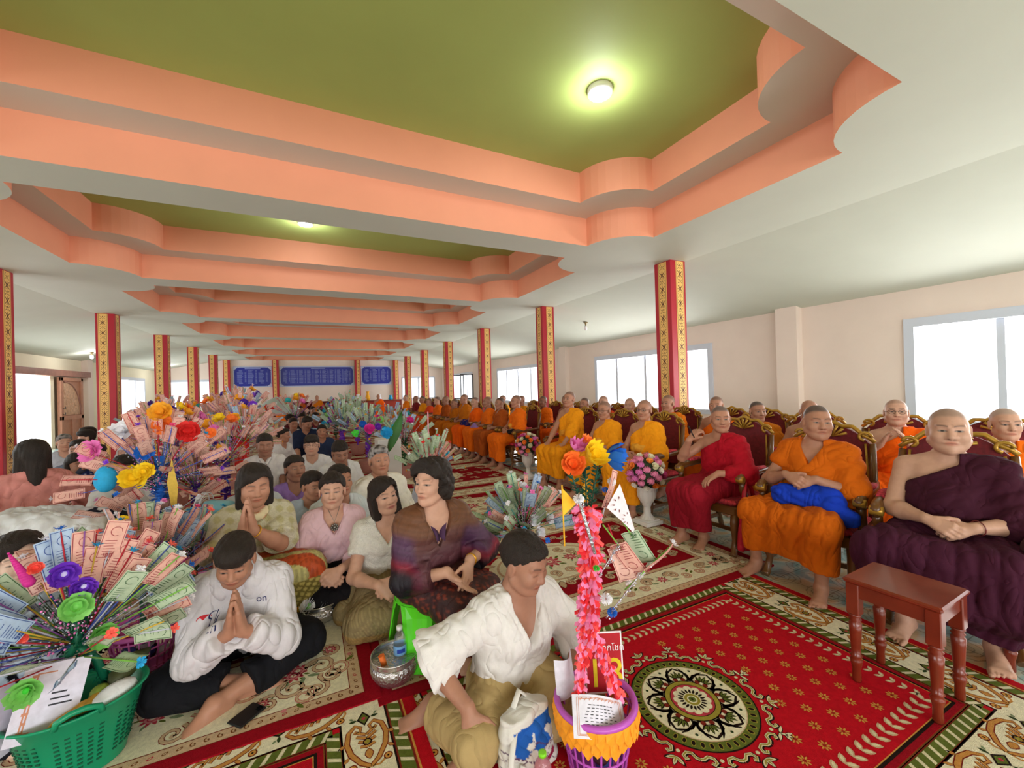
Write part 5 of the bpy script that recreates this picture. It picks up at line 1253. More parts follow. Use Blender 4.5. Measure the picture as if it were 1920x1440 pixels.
def lattice_basket(t, c, r0, r1, h, m, rim=None, name='basket', n=22, rows=3, sx=1, sy=1):
    mb = MB(); c = Vector(c)
    def P(a, z): f = z/h; r = r0+(r1-r0)*f; return c+Vector((r*math.cos(a)*sx, r*math.sin(a)*sy, z))
    for i in range(n): a = 2*PI*i/n; mb.tube([P(a, 0), P(a, h*.5), P(a, h)], .0042, 5)
    for z in [h*(.1+.75*k/rows) for k in range(rows+1)]+[0.004]: mb.tube([P(2*PI*i/32, z) for i in range(32)], .005, 5, closed=True)
    mb.lathe([(r0*.98, 0), (.001, .002)], 28, c, cap=False, sx=sx, sy=sy); mb.build(name, m, t)
    mb = MB(); mb.tube([P(2*PI*i/36, h) for i in range(36)], .012, 8, closed=True); mb.build('rim', rim or m, t)
# ---------------- props in place ----------------
ZC = .018
redwood_stool('red wooden stool with turned legs standing on the medallion carpet before the maroon-robed monk', (2.375, .885, .0065), .03)
redwood_stool('red wooden stool at the right edge, carrying the dark cloth bag', (3.07, .58, .001), .03)
silver_bowl('round silver bowl holding a water bottle, beside the lime stool', (.345, 2.06, ZC), .112, .125)
silver_bowl('silver bowl heaped with white and yellow flowers behind the teenager', (.03, 2.82, ZC+.003), .14, .125)
lime_stool('lime green plastic stool under the elder woman in brown', (.53, 2.20, ZC), .3, .31, .15)
lime_stool('lime green plastic stool under the praying woman in cream lace', (-.40, 3.12, ZC+.003), .2, .28, .15)
lime_stool('lime green plastic stool behind the woman in pink', (.42, 3.05, ZC-.003), .1, .2, .12)
# bottle in the bowl
m_pet = mat('clear_plastic', (.92, .96, 1), .05, trans=.9, ior=1.2, alpha=.6); m_cap = mat('bottle_cap_white', S(240, 240, 245), .4); m_lab = mat('bottle_label', S(120, 170, 220), .4)
def bottle(label, loc, h, r, capm, lab=True, grp=None, tint=None):
    t = thing('water_bottle', label, 'bottle', loc, 0, grp)
    mb = MB(); mb.lathe([(r*.8, 0), (r, h*.03), (r, h*.3), (r*.93, h*.35), (r, h*.4), (r, h*.66), (r*.75, h*.8), (r*.4, h*.9), (r*.4, h*.94)], 18); mb.build('body', tint or m_pet, t)
    mb = MB(); mb.lathe([(r*.46, h*.92), (r*.46, h), (r*.3, h*1.005)], 14); mb.build('cap', capm, t)
    if lab:
        mb = MB(); mb.lathe([(r*1.01, h*.42), (r*1.01, h*.62)], 18, cap=False); mb.build('label', m_lab, t)
        mb = MB()
        for k in range(5):
            a = -PI/2-.5+k*.25; mb.box(-.004, .004, -.001, .001, h*.48, h*.56, 0, Rz(a+PI/2) @ Tr(0, -r*1.02, 0))
        mb.build('lettering', paper('blue_print', 30, 60, 160), t)
    return t
bottle('clear water bottle with white cap standing in the silver bowl', (.375, 2.075, ZC+.012), .225, .031, m_cap)
bottle('small pink drink bottle with lime cap beside the printed tote bag', (.69, 1.235, .012), .15, .03, mat('lime_cap', S(130, 220, 40), .4), False, tint=mat('pink_drink', S(220, 160, 170), .08, trans=.6, alpha=.7))
def small(name, label, cat, mb, m, loc, rot=None): return tag(mb.build(name, m, None, loc, rot), label, cat)
mb = MB(); mb.lathe([(.02, 0), (.024, .05), (.02, .06)], 12); small('candle_cup', 'small pale candle cup in the silver bowl beside the bottle', 'cup', mb, m_cap, (.285, 2.05, ZC+.014))
t = thing('incense_packet', 'wrapped orange incense packet leaning in the silver bowl', 'incense', (.315, 2.03, ZC+.02))
mb = MB(); mb.tube([(0, 0, 0), (-.03, .012, .11)], .008, 6); mb.build('sticks', m_cap, t); mb = MB(); mb.tube([(-.017, .006, .06), (-.034, .012, .12)], [.013, .016], 6); mb.build('wrapper', paper('orange_wrap', 226, 110, 40), t)
mb = MB(); mb.lathe([(.026, 0), (.03, .01), (.03, .03), (.024, .034), (.02, .03), (.001, .028)], 16); small('green_lid_cup', 'small cup with a dark green ring in the silver bowl', 'cup', mb, paper('teal_ring', 40, 130, 110), (.365, 2.01, ZC+.03))
mb = MB(); mb.box(-.012, .012, -.005, .005, 0, .09); small('red_sachet', 'red sachet leaning against the rim inside the silver bowl', 'packet', mb, paper('red_sachet', 180, 30, 50), (.42, 2.07, ZC+.03), (0, .25, .3))
# things in the second bowl
def mum(label, loc, R, col, ax=(0, -.4, 1)):
    t = thing('chrysanthemum', label, 'flower', loc, 0, 'flowers in the second silver bowl'); mb = MB(); pom(mb, (0, 0, 0), R, 0, 90, 4); mb.build('bloom', fm(col), t); mb = MB(); mb.sphere((0, 0, 0), R*.45, 0); mb.build('flower_head', fm('lime' if col == 'white' else 'gold'), t)
mum('large white chrysanthemum at the front of the flower bowl', (-.03, 2.73, .150), .045, 'white'); mum('second white chrysanthemum, to the right in the flower bowl', (.055, 2.735, .135), .04, 'white')
mum('yellow chrysanthemum at the left of the flower bowl', (-.09, 2.76, .145), .03, 'yellow')
mb = MB(); mb.sphere((0, 0, 0), .028, 0, 12, 8, (1.4, 1, .8)); small('mango', 'ripe yellow mango resting in the flower bowl', 'fruit', mb, paper('mango', 220, 170, 40), (.05, 2.82, .128))
mb = MB(); mb.lathe([(.028, 0), (.03, .08), (.012, .1), (.012, .115)], 12); small('cloth_wrapped_bottle', 'blue and white wrapped bottle standing in the flower bowl', 'bottle', mb, mat('blue_print_wrap', S(130, 150, 200), .5, noise=.5, nscale=70), (.11, 2.85, .05))
mb = MB(); mb.sphere((0, 0, 0), .014, 0); small('blue_berry', 'small dark blue ball showing in the flower bowl', 'ball', mb, fm('purple'), (-.01, 2.88, .135))
# phone
t = thing('mobile_phone', 'black mobile phone lying face down on the cream carpet border', 'phone', (-.27, 2.13, ZC+.002), .75)
mb = MB(); mb.bbox(-.06, .06, -.042, .042, 0, .009, .003); mb.build('case', mat('phone_black', S(18, 18, 20), .5), t); mb = MB(); mb.bbox(.03, .052, -.034, -.01, .0085, .011, .002); mb.build('camera_bump', mat('phone_glass', S(10, 10, 14), .15), t)
# white fluted urns with flower balls
m_urn = mat('urn_white', S(234, 234, 232), .45)
def urn(label, loc, sc=1, seed=1):
    t = thing('flower_urn', label, 'flower arrangement', loc, 0)
    mb = MB(); mb.bbox(-.105, .105, -.105, .105, 0, .035, .004); mb.bbox(-.085, .085, -.085, .085, .034, .05, .004); mb.build('base', m_urn, t)
    mb = MB(); mb.lathe([(.075, .05), (.055, .07), (.034, .1), (.032, .16), (.036, .175), (.045, .18), (.04, .19), (.06, .215), (.085, .26), (.09, .31), (.086, .34), (.105, .352), (.105, .365), (.09, .37), (.08, .33), (.001, .32)], 48, flute=.05, nfl=14, cap=False); mb.build('urn', m_urn, t)
    mb = MB(); mb.sphere((0, 0, .50), .145, 0, 16, 10); mb.tube([(0, 0, .3), (0, 0, .45)], .05); mb.build('foliage', mat('dark_foliage', S(40, 60, 34), .7, noise=.4, nscale=40, bump=1, bscale=50), t)
    r = random.Random(seed); n = 56
    for i in range(n):
        z = 1-1.75*(i+.5)/n; a = i*2.39996+r.uniform(-.1, .1); q = math.sqrt(max(0, 1-z*z)); d = Vector((math.cos(a)*q, math.sin(a)*q, z)); p = Vector((0, 0, .50))+d*.165; k = r.choice(['pink', 'pink', 'magenta', 'orange', 'gold', 'white', 'lp', 'cream', 'pink'])
        col = {'pink': paper('rose_pink', 240, 150, 190), 'magenta': paper('rose_magenta', 214, 70, 140), 'orange': paper('rose_orange', 246, 140, 50), 'gold': paper('rose_apricot', 250, 170, 80), 'white': paper('rose_white', 244, 240, 226), 'lp': paper('rose_lilac', 232, 130, 200), 'cream': paper('rose_cream', 236, 232, 200)}[k]
        mb = MB()
        if k in ('pink', 'lp'): pom(mb, p, .036, 0, 44, i); mb.sphere(p, .022, 0, 8, 5)
        else: petal_flower(mb, p-d*.008, d, .040, 6, .7, 0, 4, .95, None, .1, i); mb.sphere(p+d*.006, .012, 0, 7, 5)
        mb.build('blossom', col, t)
    return t
urn('white fluted urn with a ball of pink and orange flowers beside the crimson monk', (2.98, 3.07, .0225))
urn('white urn with a flower ball, farther off by the tall yellow-robed monk', (2.93, 5.43, .0225), 1, 5)
# ---- offering trees ----
m_tub = mat('tub_green', S(16, 146, 102), .35, spec=.5)
def green_tub():
    t = thing('green_offering_basket', 'green plastic basket with a fan of banknotes on sticks and a printed certificate, front left', 'offering basket', (-.815, 2.17, .021), .35)
    n = 40; P = []; h = .25
    mb = MB(); mb.lathe([(.12, 0), (.145, h*.5), (.175, h*.96), (.19, h), (.187, h+.008), (.17, h-.002), (.14, h*.5), (.115, .008), (.001, .008)], 44, cap=False, sx=1.08, sy=.85); mb.build('tub', m_tub, t)
    for g in range(6):
        mb = MB()
        for i in range(g*6+1, g*6+6):
            a = 2*PI*i/36
            for k in range(9): z = .05+k*.017; rr = .12+.05*z/h+.002; mb.cbox((0, 0, 0), (.014, .004, .006), 0, Tr(rr*1.08*math.cos(a), rr*.85*math.sin(a), z) @ Rz(a+PI/2))
        mb.build('slot_panel', mat('tub_green_dark', S(10, 84, 58), .4), t)
    mb = MB(); mb.tube([(-.06, -.155, .245), (-.055, -.16, .27), (-.02, -.165, .285), (.02, -.165, .285), (.055, -.16, .27), (.06, -.155, .245)], .010, 8); mb.build('handle', m_tub, t)
    mb = MB(); mb.tube([(-.09, .03, .2), (-.05, .03, .36), (0, .03, .46), (0, .03, .56)], [.016, .014, .018, .02], 8); mb.tube([(.09, .03, .2), (.05, .03, .36), (0, .03, .44)], .014, 8)
    r = random.Random(2)
    for i in range(150):
        z = r.uniform(.24, .56); a = r.uniform(0, 6.28); s_ = 1 if r.random() < .5 else -1; x = s_*.09*max(0, (.46-z)/.26) if z < .46 else 0; p = Vector((x, .03, z)); d = Vector((math.cos(a), math.sin(a), r.uniform(-.3, .3)))
        mb.add([p, p+d*.03+Vector((0, 0, .006)), p+d*.034-Vector((0, 0, .004))], [(0, 1, 2)])
    mb.build('tinsel_stem', mat('green_tinsel', S(20, 110, 80), .3, metal=.4, spec=.8), t)
    money_fan(t, (0, .03, .44), 26, .25, ['50', '50', '20', '50'], PI*.95, 1.8, .05, .85, 3, face=.4); money_fan(t, (0, .03, .46), 26, .26, ['100', '100', '100b', '50'], PI*.42, 2.2, .75, 1.4, 4, face=.2); money_fan(t, (0, .03, .44), 18, .27, ['50', '20', '100', '20'], .1, 1.8, .1, 1.1, 8, face=-.3)
    money_fan(t, (0, .02, .40), 10, .24, ['20', '50', '20'], -PI/2, 3.6, .05, .5, 9, face=0)
    wisps(t, (0, .03, .45), 46, .26, 4)
    for nm, p, ax, R, c, ctr in (('rosette', (.0, -.06, .62), (0, -1, .3), .055, 'lime', 'lime'), ('rosette', (.06, -.09, .5), (.2, -1, .1), .05, 'lime', 'lime'), ('rosette', (-.12, -.11, .40), (-.2, -1, .2), .05, 'lime', 'green'),
                             ('rosette', (-.03, -.02, .74), (0, -1, .2), .05, 'violet', 'white'), ('rosette', (.02, -.03, .68), (0, -1, .1), .045, 'violet', 'white'), ('rosette', (.2, .14, .76), (.1, -1, .3), .03, 'hot', 'coral'), ('rosette', (-.13, -.05, .56), (0, -1, .2), .018, 'coral', None), ('rosette', (-.1, .0, .78), (0, -1, .3), .025, 'coral', None)):
        ring_flower(t, nm, p, ax, R, c, 3, 8, ctr, seed=len(nm))
    mb = MB()
    for k in range(14): f = k/14; mb.sphere((-.12-.05*f, .05, .72+.13*f), .016*(1.2-f), 0, 6, 4)
    mb.build('celosia_plume', fm('magenta'), t)
    # certificate
    mb = MB(); M_ = Tr(-.1, -.09, .2) @ Rz(.15) @ Rx(-.25) @ Ry(.28); 
    mb.box(-.085, .085, 0, .002, 0, .24, 0, M_); mb.build('certificate', paper('certificate', 222, 220, 238), t)
    mb = MB()
    for (x0, x1, z0, z1) in ((-.05, -.046, .03, .21), (-.05, .0, .206, .21), (-.05, -.03, .03, .034), (-.058, -.054, .04, .2)): mb.box(x0, x1, -.0012, 0, z0, z1, 0, M_)
    for k in range(7): mb.box(-.062+.005*(k % 2), -.045, -.001, 0, .03+.028*k, .038+.028*k, 0, M_)
    mb.build('gilt_border', paper('certificate_border', 206, 140, 110), t)
    mb = MB()
    for k in range(3): mb.box(.0, .06-.01*k, -.0012, 0, .1+.018*k, .105+.018*k, 0, M_)
    mb.build('print_lines', paper('ink_black', 50, 50, 60), t)
    mb = MB(); M2 = Tr(-.19, -.03, .16) @ Rz(.7) @ Ry(-.1); mb.box(-.07, .07, 0, .002, 0, .24, 0, M2); mb.build('folded_card', paper('card_lilac', 205, 200, 220), t)
    return t
green_tub()
def in_tub(name, label, cat, mb, m, loc, rot=None): small(name, label, cat, mb, m, loc, rot)
r_ = random.Random(3)
for k, (x, y, z, a, lb) in enumerate(((-.80, 2.07, .255, .6, 'nearest banana, lying along the rim of the green basket'), (-.77, 2.10, .262, .8, 'second banana in the green basket'), (-.745, 2.12, .266, .9, 'third banana in the green basket, against the tinsel stem'))):
    mb = MB(); mb.tube([(-.06, 0, 0), (-.035, .008, .006), (0, .012, .01), (.035, .008, .006), (.06, 0, 0)], [.005, .014, .016, .014, .006], 8); tag(mb.build('banana', mat('banana_skin', S(196, 150, 50), .6, noise=.35, nscale=30), None, (x, y, z), (0, 0, a)), 'spotted yellow '+lb, 'fruit', 'bananas in the green basket')
mb = MB(); mb.sphere((0, 0, 0), .034, 0, 12, 8); small('guava', 'round green guava in the green basket behind the bananas', 'fruit', mb, mat('guava_skin', S(120, 140, 50), .5, noise=.3, nscale=40), (-.75, 2.16, .27))
mb = MB(); mb.sphere((0, 0, 0), .05, 0, 12, 8, (1.5, .8, .7)); small('white_bundle', 'white plastic bundle at the right rim of the green basket', 'packet', mb, mat('white_plastic_bag', S(232, 236, 238), .4, bump=.8, bscale=25), (-.70, 2.14, .27), (0, 0, .9))
mb = MB(); mb.tube([(-.1, 0, 0), (-.05, .01, .02), (.03, .01, .02), (.09, 0, .01)], [.01, .034, .036, .008], 10); small('banana_blossom', 'dark green and purple banana blossom resting across the right of the green basket', 'vegetable', mb, mat('blossom_green', S(60, 66, 30), .5, noise=.4, nscale=12), (-.68, 2.24, .29), (.1, -.3, 1.1))
# pink basket with pink notes
def lattice_offering(label, loc, basket_rgb, r0, r1, h, seed, kinds, n, R, stem=.3, tips=('coral', 'white', 'sky'), flowers=(), rz=0, az=(PI/2, PI*2), el=(.2, 1.45), rim=None):
    t = thing('offering_basket', label, 'offering basket', loc, rz); m = mat('lattice_%d%d%d' % basket_rgb, S(*basket_rgb), .35, spec=.5)
    lattice_basket(t, (0, 0, 0), r0, r1, h, m, rim)
    mb = MB(); r = random.Random(seed)
    for i in range(16): mb.sphere((r.uniform(-.6, .6)*r0, r.uniform(-.6, .6)*r0, .03+r.random()*h*.7), .035+.02*r.random(), i % 4, 8, 5, (1, 1, .8))
    mb.build('packed_goods', [fm('white'), paper('goods_blue', 60, 70, 150), paper('goods_dark', 60, 30, 40), fm('magenta')], t)
    mb = MB(); mb.tube([(0, 0, .02), (0, 0, stem)], .014, 8); mb.build('trunk', m_stem, t)
    money_fan(t, (0, 0, stem-.06), n, R, kinds, az[0], az[1], el[0], el[1], seed, tips); wisps(t, (0, 0, stem), 30, R, seed)
    for p, ax, Rr, c in flowers: ring_flower(t, 'paper_flower', p, ax, Rr, c, 3, 8, None, seed=seed)
    return t
lattice_offering('pink lattice basket with pink banknotes on sticks, behind the praying teenager at left', (-.80, 2.80, .022), (226, 110, 190), .11, .14, .2, 11, ['100', '100', '100b', '50', '20'], 44, .33, .42, ('coral', 'sky', 'hot', 'white'),
    [((.12, -.12, .58), (0, -1, .3), .035, 'hot'), ((.2, -.05, .5), (.2, -1, .3), .03, 'pink'), ((-.15, -.05, .62), (0, -1, .3), .03, 'coral'), ((.05, -.1, .45), (0, -1, .3), .035, 'magenta'), ((-.25, 0, .55), (0, -1, .3), .03, 'sky')])
lattice_offering('pink heart-patterned basket with green tinsel under the banknotes, left of the lace woman', (-.66, 3.2, .022), (214, 130, 190), .12, .15, .22, 12, ['100', '50', '20'], 22, .3, .35, flowers=[((.1, -.12, .2), (0, -1, .2), .04, 'magenta'), ((-.05, -.14, .24), (0, -1, .2), .04, 'leaf')])
# tall tree wound in blue ribbon
t = thing('blue_ribbon_tree', 'tall money tree wound in blue and white ribbon, with pink notes and big paper flowers', 'offering tree', (-1.0, 3.9, .022))
mb = MB(); mb.lathe([(.12, 0), (.15, .2), (.155, .205), (.13, .19), (.001, .18)], 20, cap=False); mb.build('pot', paper('pot_pink', 200, 120, 170), t)
mb = MB(); r = random.Random(9)
for i in range(560):
    z = .18+.72*r.random(); a = r.uniform(0, 6.28); p = Vector((0, 0, z)); d = Vector((math.cos(a), math.sin(a), r.uniform(-.4, .5))); s_ = d.cross(Vector((0, 0, 1)))*.012
    mb.add([p+d*.02-s_, p+d*.02+s_, p+d*r.uniform(.05, .075)+s_*1.2, p+d*r.uniform(.05, .075)-s_], [(0, 1, 2, 3)], r.choice((0, 0, 1, 2)))
mb.tube([(0, 0, .1), (0, 0, .95)], .03, 8, 0); mb.build('ribbon_trunk', [fm('blue'), fm('white'), paper('ribbon_sky', 90, 170, 230)], t)
money_fan(t, (0, 0, .78), 34, .36, ['100', '100b', '100'], -PI/2, PI*1.7, -.25, 1.5, 21, ('violet', 'white', 'sky', 'hot'), ('blue', 'red', 'gold', 'blue'), 0); wisps(t, (0, 0, .7), 70, .42, 7)
money_fan(t, (0, 0, .45), 14, .34, ['100', '100b'], -PI/2, PI*1.5, -.1, .8, 22, face=0)
for p, ax, R, c in (((.03, -.05, 1.27), (0, -1, .4), .075, 'gold'), ((.05, -.06, 1.18), (0, -1, .1), .07, 'orange'), ((.19, -.08, 1.12), (.2, -1, .3), .08, 'red'), ((-.33, -.1, 1.03), (-.3, -1, .2), .075, 'pink'), ((-.2, 0, 1.15), (-.2, -1, .4), .07, 'white'), ((-.08, -.2, .84), (0, -1, .2), .085, 'yellow'), ((-.02, -.22, .88), (0, -1, .2), .06, 'yellow'),
                    ((-.05, -.1, 1.0), (0, -1, .1), .06, 'blue'), ((-.03, -.25, .6), (0, -1, .2), .06, 'yellow'), ((-.12, -.27, .55), (0, -1, .1), .06, 'yellow'), ((-.2, -.2, .5), (0, -1, 0), .06, 'yellow'), ((.32, -.05, 1.1), (.3, -1, .3), .04, 'orange')):
    ring_flower(t, 'paper_flower', p, ax, R, c, 3, 9, None, .4)
mb = MB(); mb.sphere((-.25, -.15, .84), .07, 0, 12, 8, (.9, .9, 1.3)); mb.build('balloon', fm('sky'), t)
mb = MB(); mb.add([(.12, -.2, .95), (.155, -.21, .75), (.13, -.2, .45), (.09, -.2, .78)], [(0, 1, 2, 3)]); mb.build('gold_pennant', paper('pennant_gold', 226, 190, 80), t)
# background money trees: one of each kind built, then copied
def bg_tree(label, loc, seed, kinds, n, R, hgt, flowers, pot=(176, 120, 110), trunk='leaf', cols=('red', 'green', 'silver', 'purple')):
    t = thing('money_tree', label, 'offering tree', loc, 0, 'money trees in the crowd')
    mb = MB(); mb.lathe([(.12, 0), (.16, .2), (.15, .2), (.001, .18)], 14, cap=False); mb.build('pot', paper('pot_%d%d%d' % pot, *pot), t)
    mb = MB(); mb.tube([(0, 0, .1), (0, 0, hgt)], .018, 6); r = random.Random(seed)
    for i in range(150):
        z = r.uniform(.25, hgt); a = r.uniform(0, 6.28); p = Vector((0, 0, z)); d = Vector((math.cos(a), math.sin(a), .2)); mb.add([p, p+d*.05+Vector((0, 0, .012)), p+d*.05-Vector((0, 0, .012))], [(0, 1, 2)])
    mb.build('tinsel_trunk', fm(trunk), t); money_fan(t, (0, 0, hgt-.1), n, R, kinds, 0, PI*2, -.1, 1.45, seed, ('white', 'coral', 'gold'), cols); wisps(t, (0, 0, hgt-.1), 26, R, seed)
    r = random.Random(seed+5)
    for c in flowers:
        a = r.uniform(-2.6, -.5); el = r.uniform(.1, 1.4); d = Vector((math.cos(a)*math.cos(el), math.sin(a)*math.cos(el), math.sin(el))); ring_flower(t, 'paper_flower', Vector((0, 0, hgt-.05))+d*R*1.1, d+Vector((0, -.8, 0)), .06, c, 2, 8, None, .4)
    return t
A_ = bg_tree('pink note money tree with yellow flowers just left of the white polo man', (-.86, 5.6, .02), 31, ['100', '100b'], 34, .42, .72, ['yellow', 'gold', 'orange', 'turquoise', 'gold', 'pink'], trunk='purple')
B_ = bg_tree('money tree of pink notes topped by red and violet flowers, behind the orange-flowered one', (-.95, 7.3, .02), 32, ['100', '100b', '50'], 34, .42, .95, ['red', 'gold', 'violet', 'white', 'red', 'purple'], trunk='red')
C_ = bg_tree('money tree of green notes with violet streamer, right of the glasses woman', (.9, 7.4, .02), 33, ['20', '20', '50'], 34, .40, .70, ['magenta', 'sky', 'lime', 'violet', 'blue'], trunk='violet', cols=('green', 'red', 'silver', 'teal'))
D_ = bg_tree('money tree of grey-green notes with sky blue flowers beside the tall white box', (1.35, 6.6, .02), 34, ['20', '50', '20'], 30, .38, .62, ['sky', 'turquoise', 'magenta'], trunk='leaf', cols=('teal', 'red', 'silver'))
for src, lb, x, y, s_, a in ((A_, 'money tree with orange flowers left of the violet-topped trees in the crowd', -1.55, 6.6, 1.1, 1.3), (A_, 'small money tree between the blue ribbon tree and the crowd', -.98, 4.85, .8, 2.4), (B_, 'money tree of pink notes pressed behind the light blue fan', -.75, 6.35, .9, 3.1), (A_, 'money tree with gold flowers behind the strap-bag man', -1.35, 8.1, 1.15, 5.1), (B_, 'money tree behind the left rows with a red tinsel stem', -1.9, 7.4, .95, .4), (A_, 'money tree of pink notes left of the violet-topped one, farther back', -1.6, 10.2, 1.2, 1.9), (B_, 'tall money tree with red and gold flowers far back in the crowd', -1.1, 9.0, 1.1, 2.0), (B_, 'money tree with violet flowers left of the back row of heads', -2.3, 9.6, 1.0, 4.0),
                        (C_, 'money tree of green notes in the aisle centre, far back', .95, 9.6, 1.1, 1.0), (C_, 'money tree of green notes beside the violet streamers', .55, 8.3, 1.05, 3.3), (D_, 'money tree of grey-green notes far back near the monks', 1.6, 9.2, 1.05, 2.2), (D_, 'low money tree of grey-green notes right of the white box', 1.35, 5.0, .75, 1.1),
                        (A_, 'money tree far back beside the white tented canopy', -.3, 11.4, 1.15, .6), (C_, 'farthest money tree before the altar table', 1.0, 13.0, 1.2, 5.0), (B_, 'money tree standing behind the navy-shirted man', -1.6, 11.8, 1.1, 5.3), (D_, 'money tree in the back rows right of the centre', .6, 11.2, 1.1, 4.4)):
    dup(src, lb, (x, y, .02), a, s_)
# tree with sail-folded notes behind the elder woman
t = thing('sail_note_tree', 'money arrangement with sail-folded green notes and yellow and red pompoms, behind the elder woman', 'offering tree', (1.13, 4.3, .018))
mb = MB(); mb.lathe([(.1, 0), (.13, .18), (.001, .17)], 16, cap=False); mb.build('pot', paper('pot_white', 230, 230, 236), t)
mb = MB(); mb.tube([(0, 0, .1), (0, 0, 1.15)], .007, 6); mb.build('trunk', paper('stick_pink', 230, 150, 170), t)
money_fan(t, (0, 0, .5), 26, .3, ['20', '20', '100'], 0, PI*2, .5, 1.4, 44, ('red', 'white'), ('green', 'teal', 'red'))
for i, (x, z, h_) in enumerate(((0, .82, .12), (-.05, .72, .13), (.05, .72, .12), (-.02, .62, .12))):
    mb = MB(); mb.add([(x-.06, -.03, z), (x+.02, -.02, z-.03), (x+.01, 0, z+h_), (x-.05, -.01, z+h_*.8)], [(0, 1, 2, 3)]); mb.build('folded_note', paper('note_20', *NOTE['20'][0]), t)
for (x, z, c, R) in ((-.09, .50, 'yellow', .05), (0, .50, 'coral', .05), (.14, .44, 'yellow', .055)):
    mb = MB(); pom(mb, (x, -.1, z), R, 0, 60); mb.sphere((x, -.1, z), R*.7, 0); mb.build('pompom', fm(c), t)
mb = MB(); mb.box(-.1, .1, 0, .003, 0, .26, 0, Tr(-.16, -.12, .2) @ Ry(.35)); mb.build('card', paper('card_pale_blue', 196, 206, 232), t)
# mid tree with green-centred white flowers
t = thing('white_flower_tree', 'banknote fan with green-centred white flowers, behind the woman in the white blouse', 'offering tree', (1.36, 2.62, .016))
mb = MB(); mb.lathe([(.08, 0), (.1, .1), (.105, .14), (.001, .13)], 18, cap=False); mb.build('pot', paper('pot_sky', 110, 190, 230), t)
mb = MB(); mb.tube([(0, 0, .1), (0, 0, .42)], .02, 8); r = random.Random(1)
for i in range(160):
    z = r.uniform(.15, .44); a = r.uniform(0, 6.28); p = Vector((0, 0, z)); d = Vector((math.cos(a), math.sin(a), .2)); mb.add([p, p+d*.04+Vector((0, 0, .01)), p+d*.04-Vector((0, 0, .01))], [(0, 1, 2)])
mb.build('tinsel_trunk', m_stem, t)
money_fan(t, (0, 0, .36), 40, .25, ['100', '100', '20', '20', '50', '20'], 0, PI*2, .05, 1.45, 51, ('white', 'coral', 'blue', 'white', 'pink'), ('red', 'green', 'teal', 'silver'))
money_fan(t, (0, 0, .3), 14, .22, ['20', '50'], PI, 2.5, .0, .8, 52); wisps(t, (0, 0, .36), 60, .3, 5)
for p, ax in (((-.0, -.14, .48), (0, -1, .1)), ((.03, -.15, .40), (.1, -1, 0)), ((.16, -.06, .44), (.4, -1, .1)), ((-.17, -.05, .25), (-.3, -1, 0)), ((.0, .02, .66), (0, -1, .6))):
    ring_flower(t, 'paper_flower', p, ax, .045, 'white', 4, 8, 'green', .8)
# item box beside it
t = thing('printed_pouch', 'small blue and white printed pouch with a black strap, standing on the red carpet', 'pouch', (1.32, 2.18, .014), .2)
mb = MB(); mb.bbox(-.035, .035, -.012, .012, 0, .14, .006); mb.build('body', mat('pouch_print', S(150, 160, 200), .5, noise=.5, nscale=60), t)
mb = MB(); mb.tube([(-.05, 0, .05), (-.055, 0, .16), (-.045, 0, .19), (-.035, 0, .16), (-.035, 0, .06)], .005, 6); mb.build('strap', mat('strap_black', S(24, 24, 28), .6), t)
# number 18 basket with streamer tower
t = thing('numbered_offering_basket', 'purple lattice basket with orange petal frill, red number 18 sign and tall pink streamer tower', 'offering basket', (.93, 1.25, .0075))
m_pur = mat('lattice_purple', S(190, 90, 196), .3, spec=.5)
lattice_basket(t, (0, 0, 0), .1, .142, .24, m_pur, None, n=24)
mb = MB(); mb.lathe([(.142, .222), (.15, .235), (.15, .25), (.138, .25), (.13, .236)], 36, cap=False); mb.build('collar', m_pur, t)
mb = MB(); r = random.Random(6)
for i in range(14): mb.sphere((r.uniform(-.06, .06), r.uniform(-.06, .06), .03+.1*r.random()), .035, i % 3, 8, 5)
mb.build('packed_goods', [paper('goods_navy', 30, 40, 110), paper('goods_dark', 60, 30, 40), paper('goods_olive', 110, 100, 50)], t)
mb = MB()
for row, (zz, L_) in enumerate(((.235, .05), (.2, .055))):
    for i in range(30):
        a = 2*PI*(i+.5*row)/30; rr = .152-.006*row; d = Vector((math.cos(a), math.sin(a), 0)); s_ = Vector((-math.sin(a), math.cos(a), 0)); p = d*rr+Vector((0, 0, zz)); l2 = L_*r.uniform(.8, 1.3)
        mb.add([p-s_*.018, p+s_*.018, p+s_*.02-Vector((0, 0, l2*.55))+d*.008, p-Vector((0, 0, l2))+d*.004, p-s_*.02-Vector((0, 0, l2*.55))+d*.008], [(0, 1, 2, 3, 4)], 0)
mb.build('petal_frill', paper('frill_orange', 246, 160, 30), t)
def streamer(path, r0, r1, n, seed, name='streamer_tower'):
    mb = MB(); r = random.Random(seed); path = [Vector(p) for p in path]
    mb.tube(path, .011, 6, 1)
    for i in range(n):
        f = i/n*(len(path)-1); k = int(f); q = path[k].lerp(path[k+1], f-k); rr = r0+(r1-r0)*i/n; a = r.uniform(0, 6.28); d = Vector((math.cos(a), math.sin(a), r.uniform(-.9, .5))).normalized(); s_ = d.orthogonal().normalized()*r.uniform(.005, .009)
        e = q+d*rr*r.uniform(.7, 1.25); m_ = (q+e)/2+Vector((0, 0, .008)); mb.add([q-s_, q+s_, m_+s_*1.3, e+s_, e-s_*.6, m_-s_*1.3], [(0, 1, 2, 5), (5, 2, 3, 4)], r.choice((0, 0, 1, 2)))
    mb.build(name, [paper('streamer_pink', 246, 140, 190), paper('streamer_red', 236, 44, 56), paper('streamer_coral', 250, 90, 90)], t)
streamer([(-.01, .02, .48), (0, .02, .6), (.015, .02, .78), (-.005, .02, .95)], .042, .05, 560, 1)
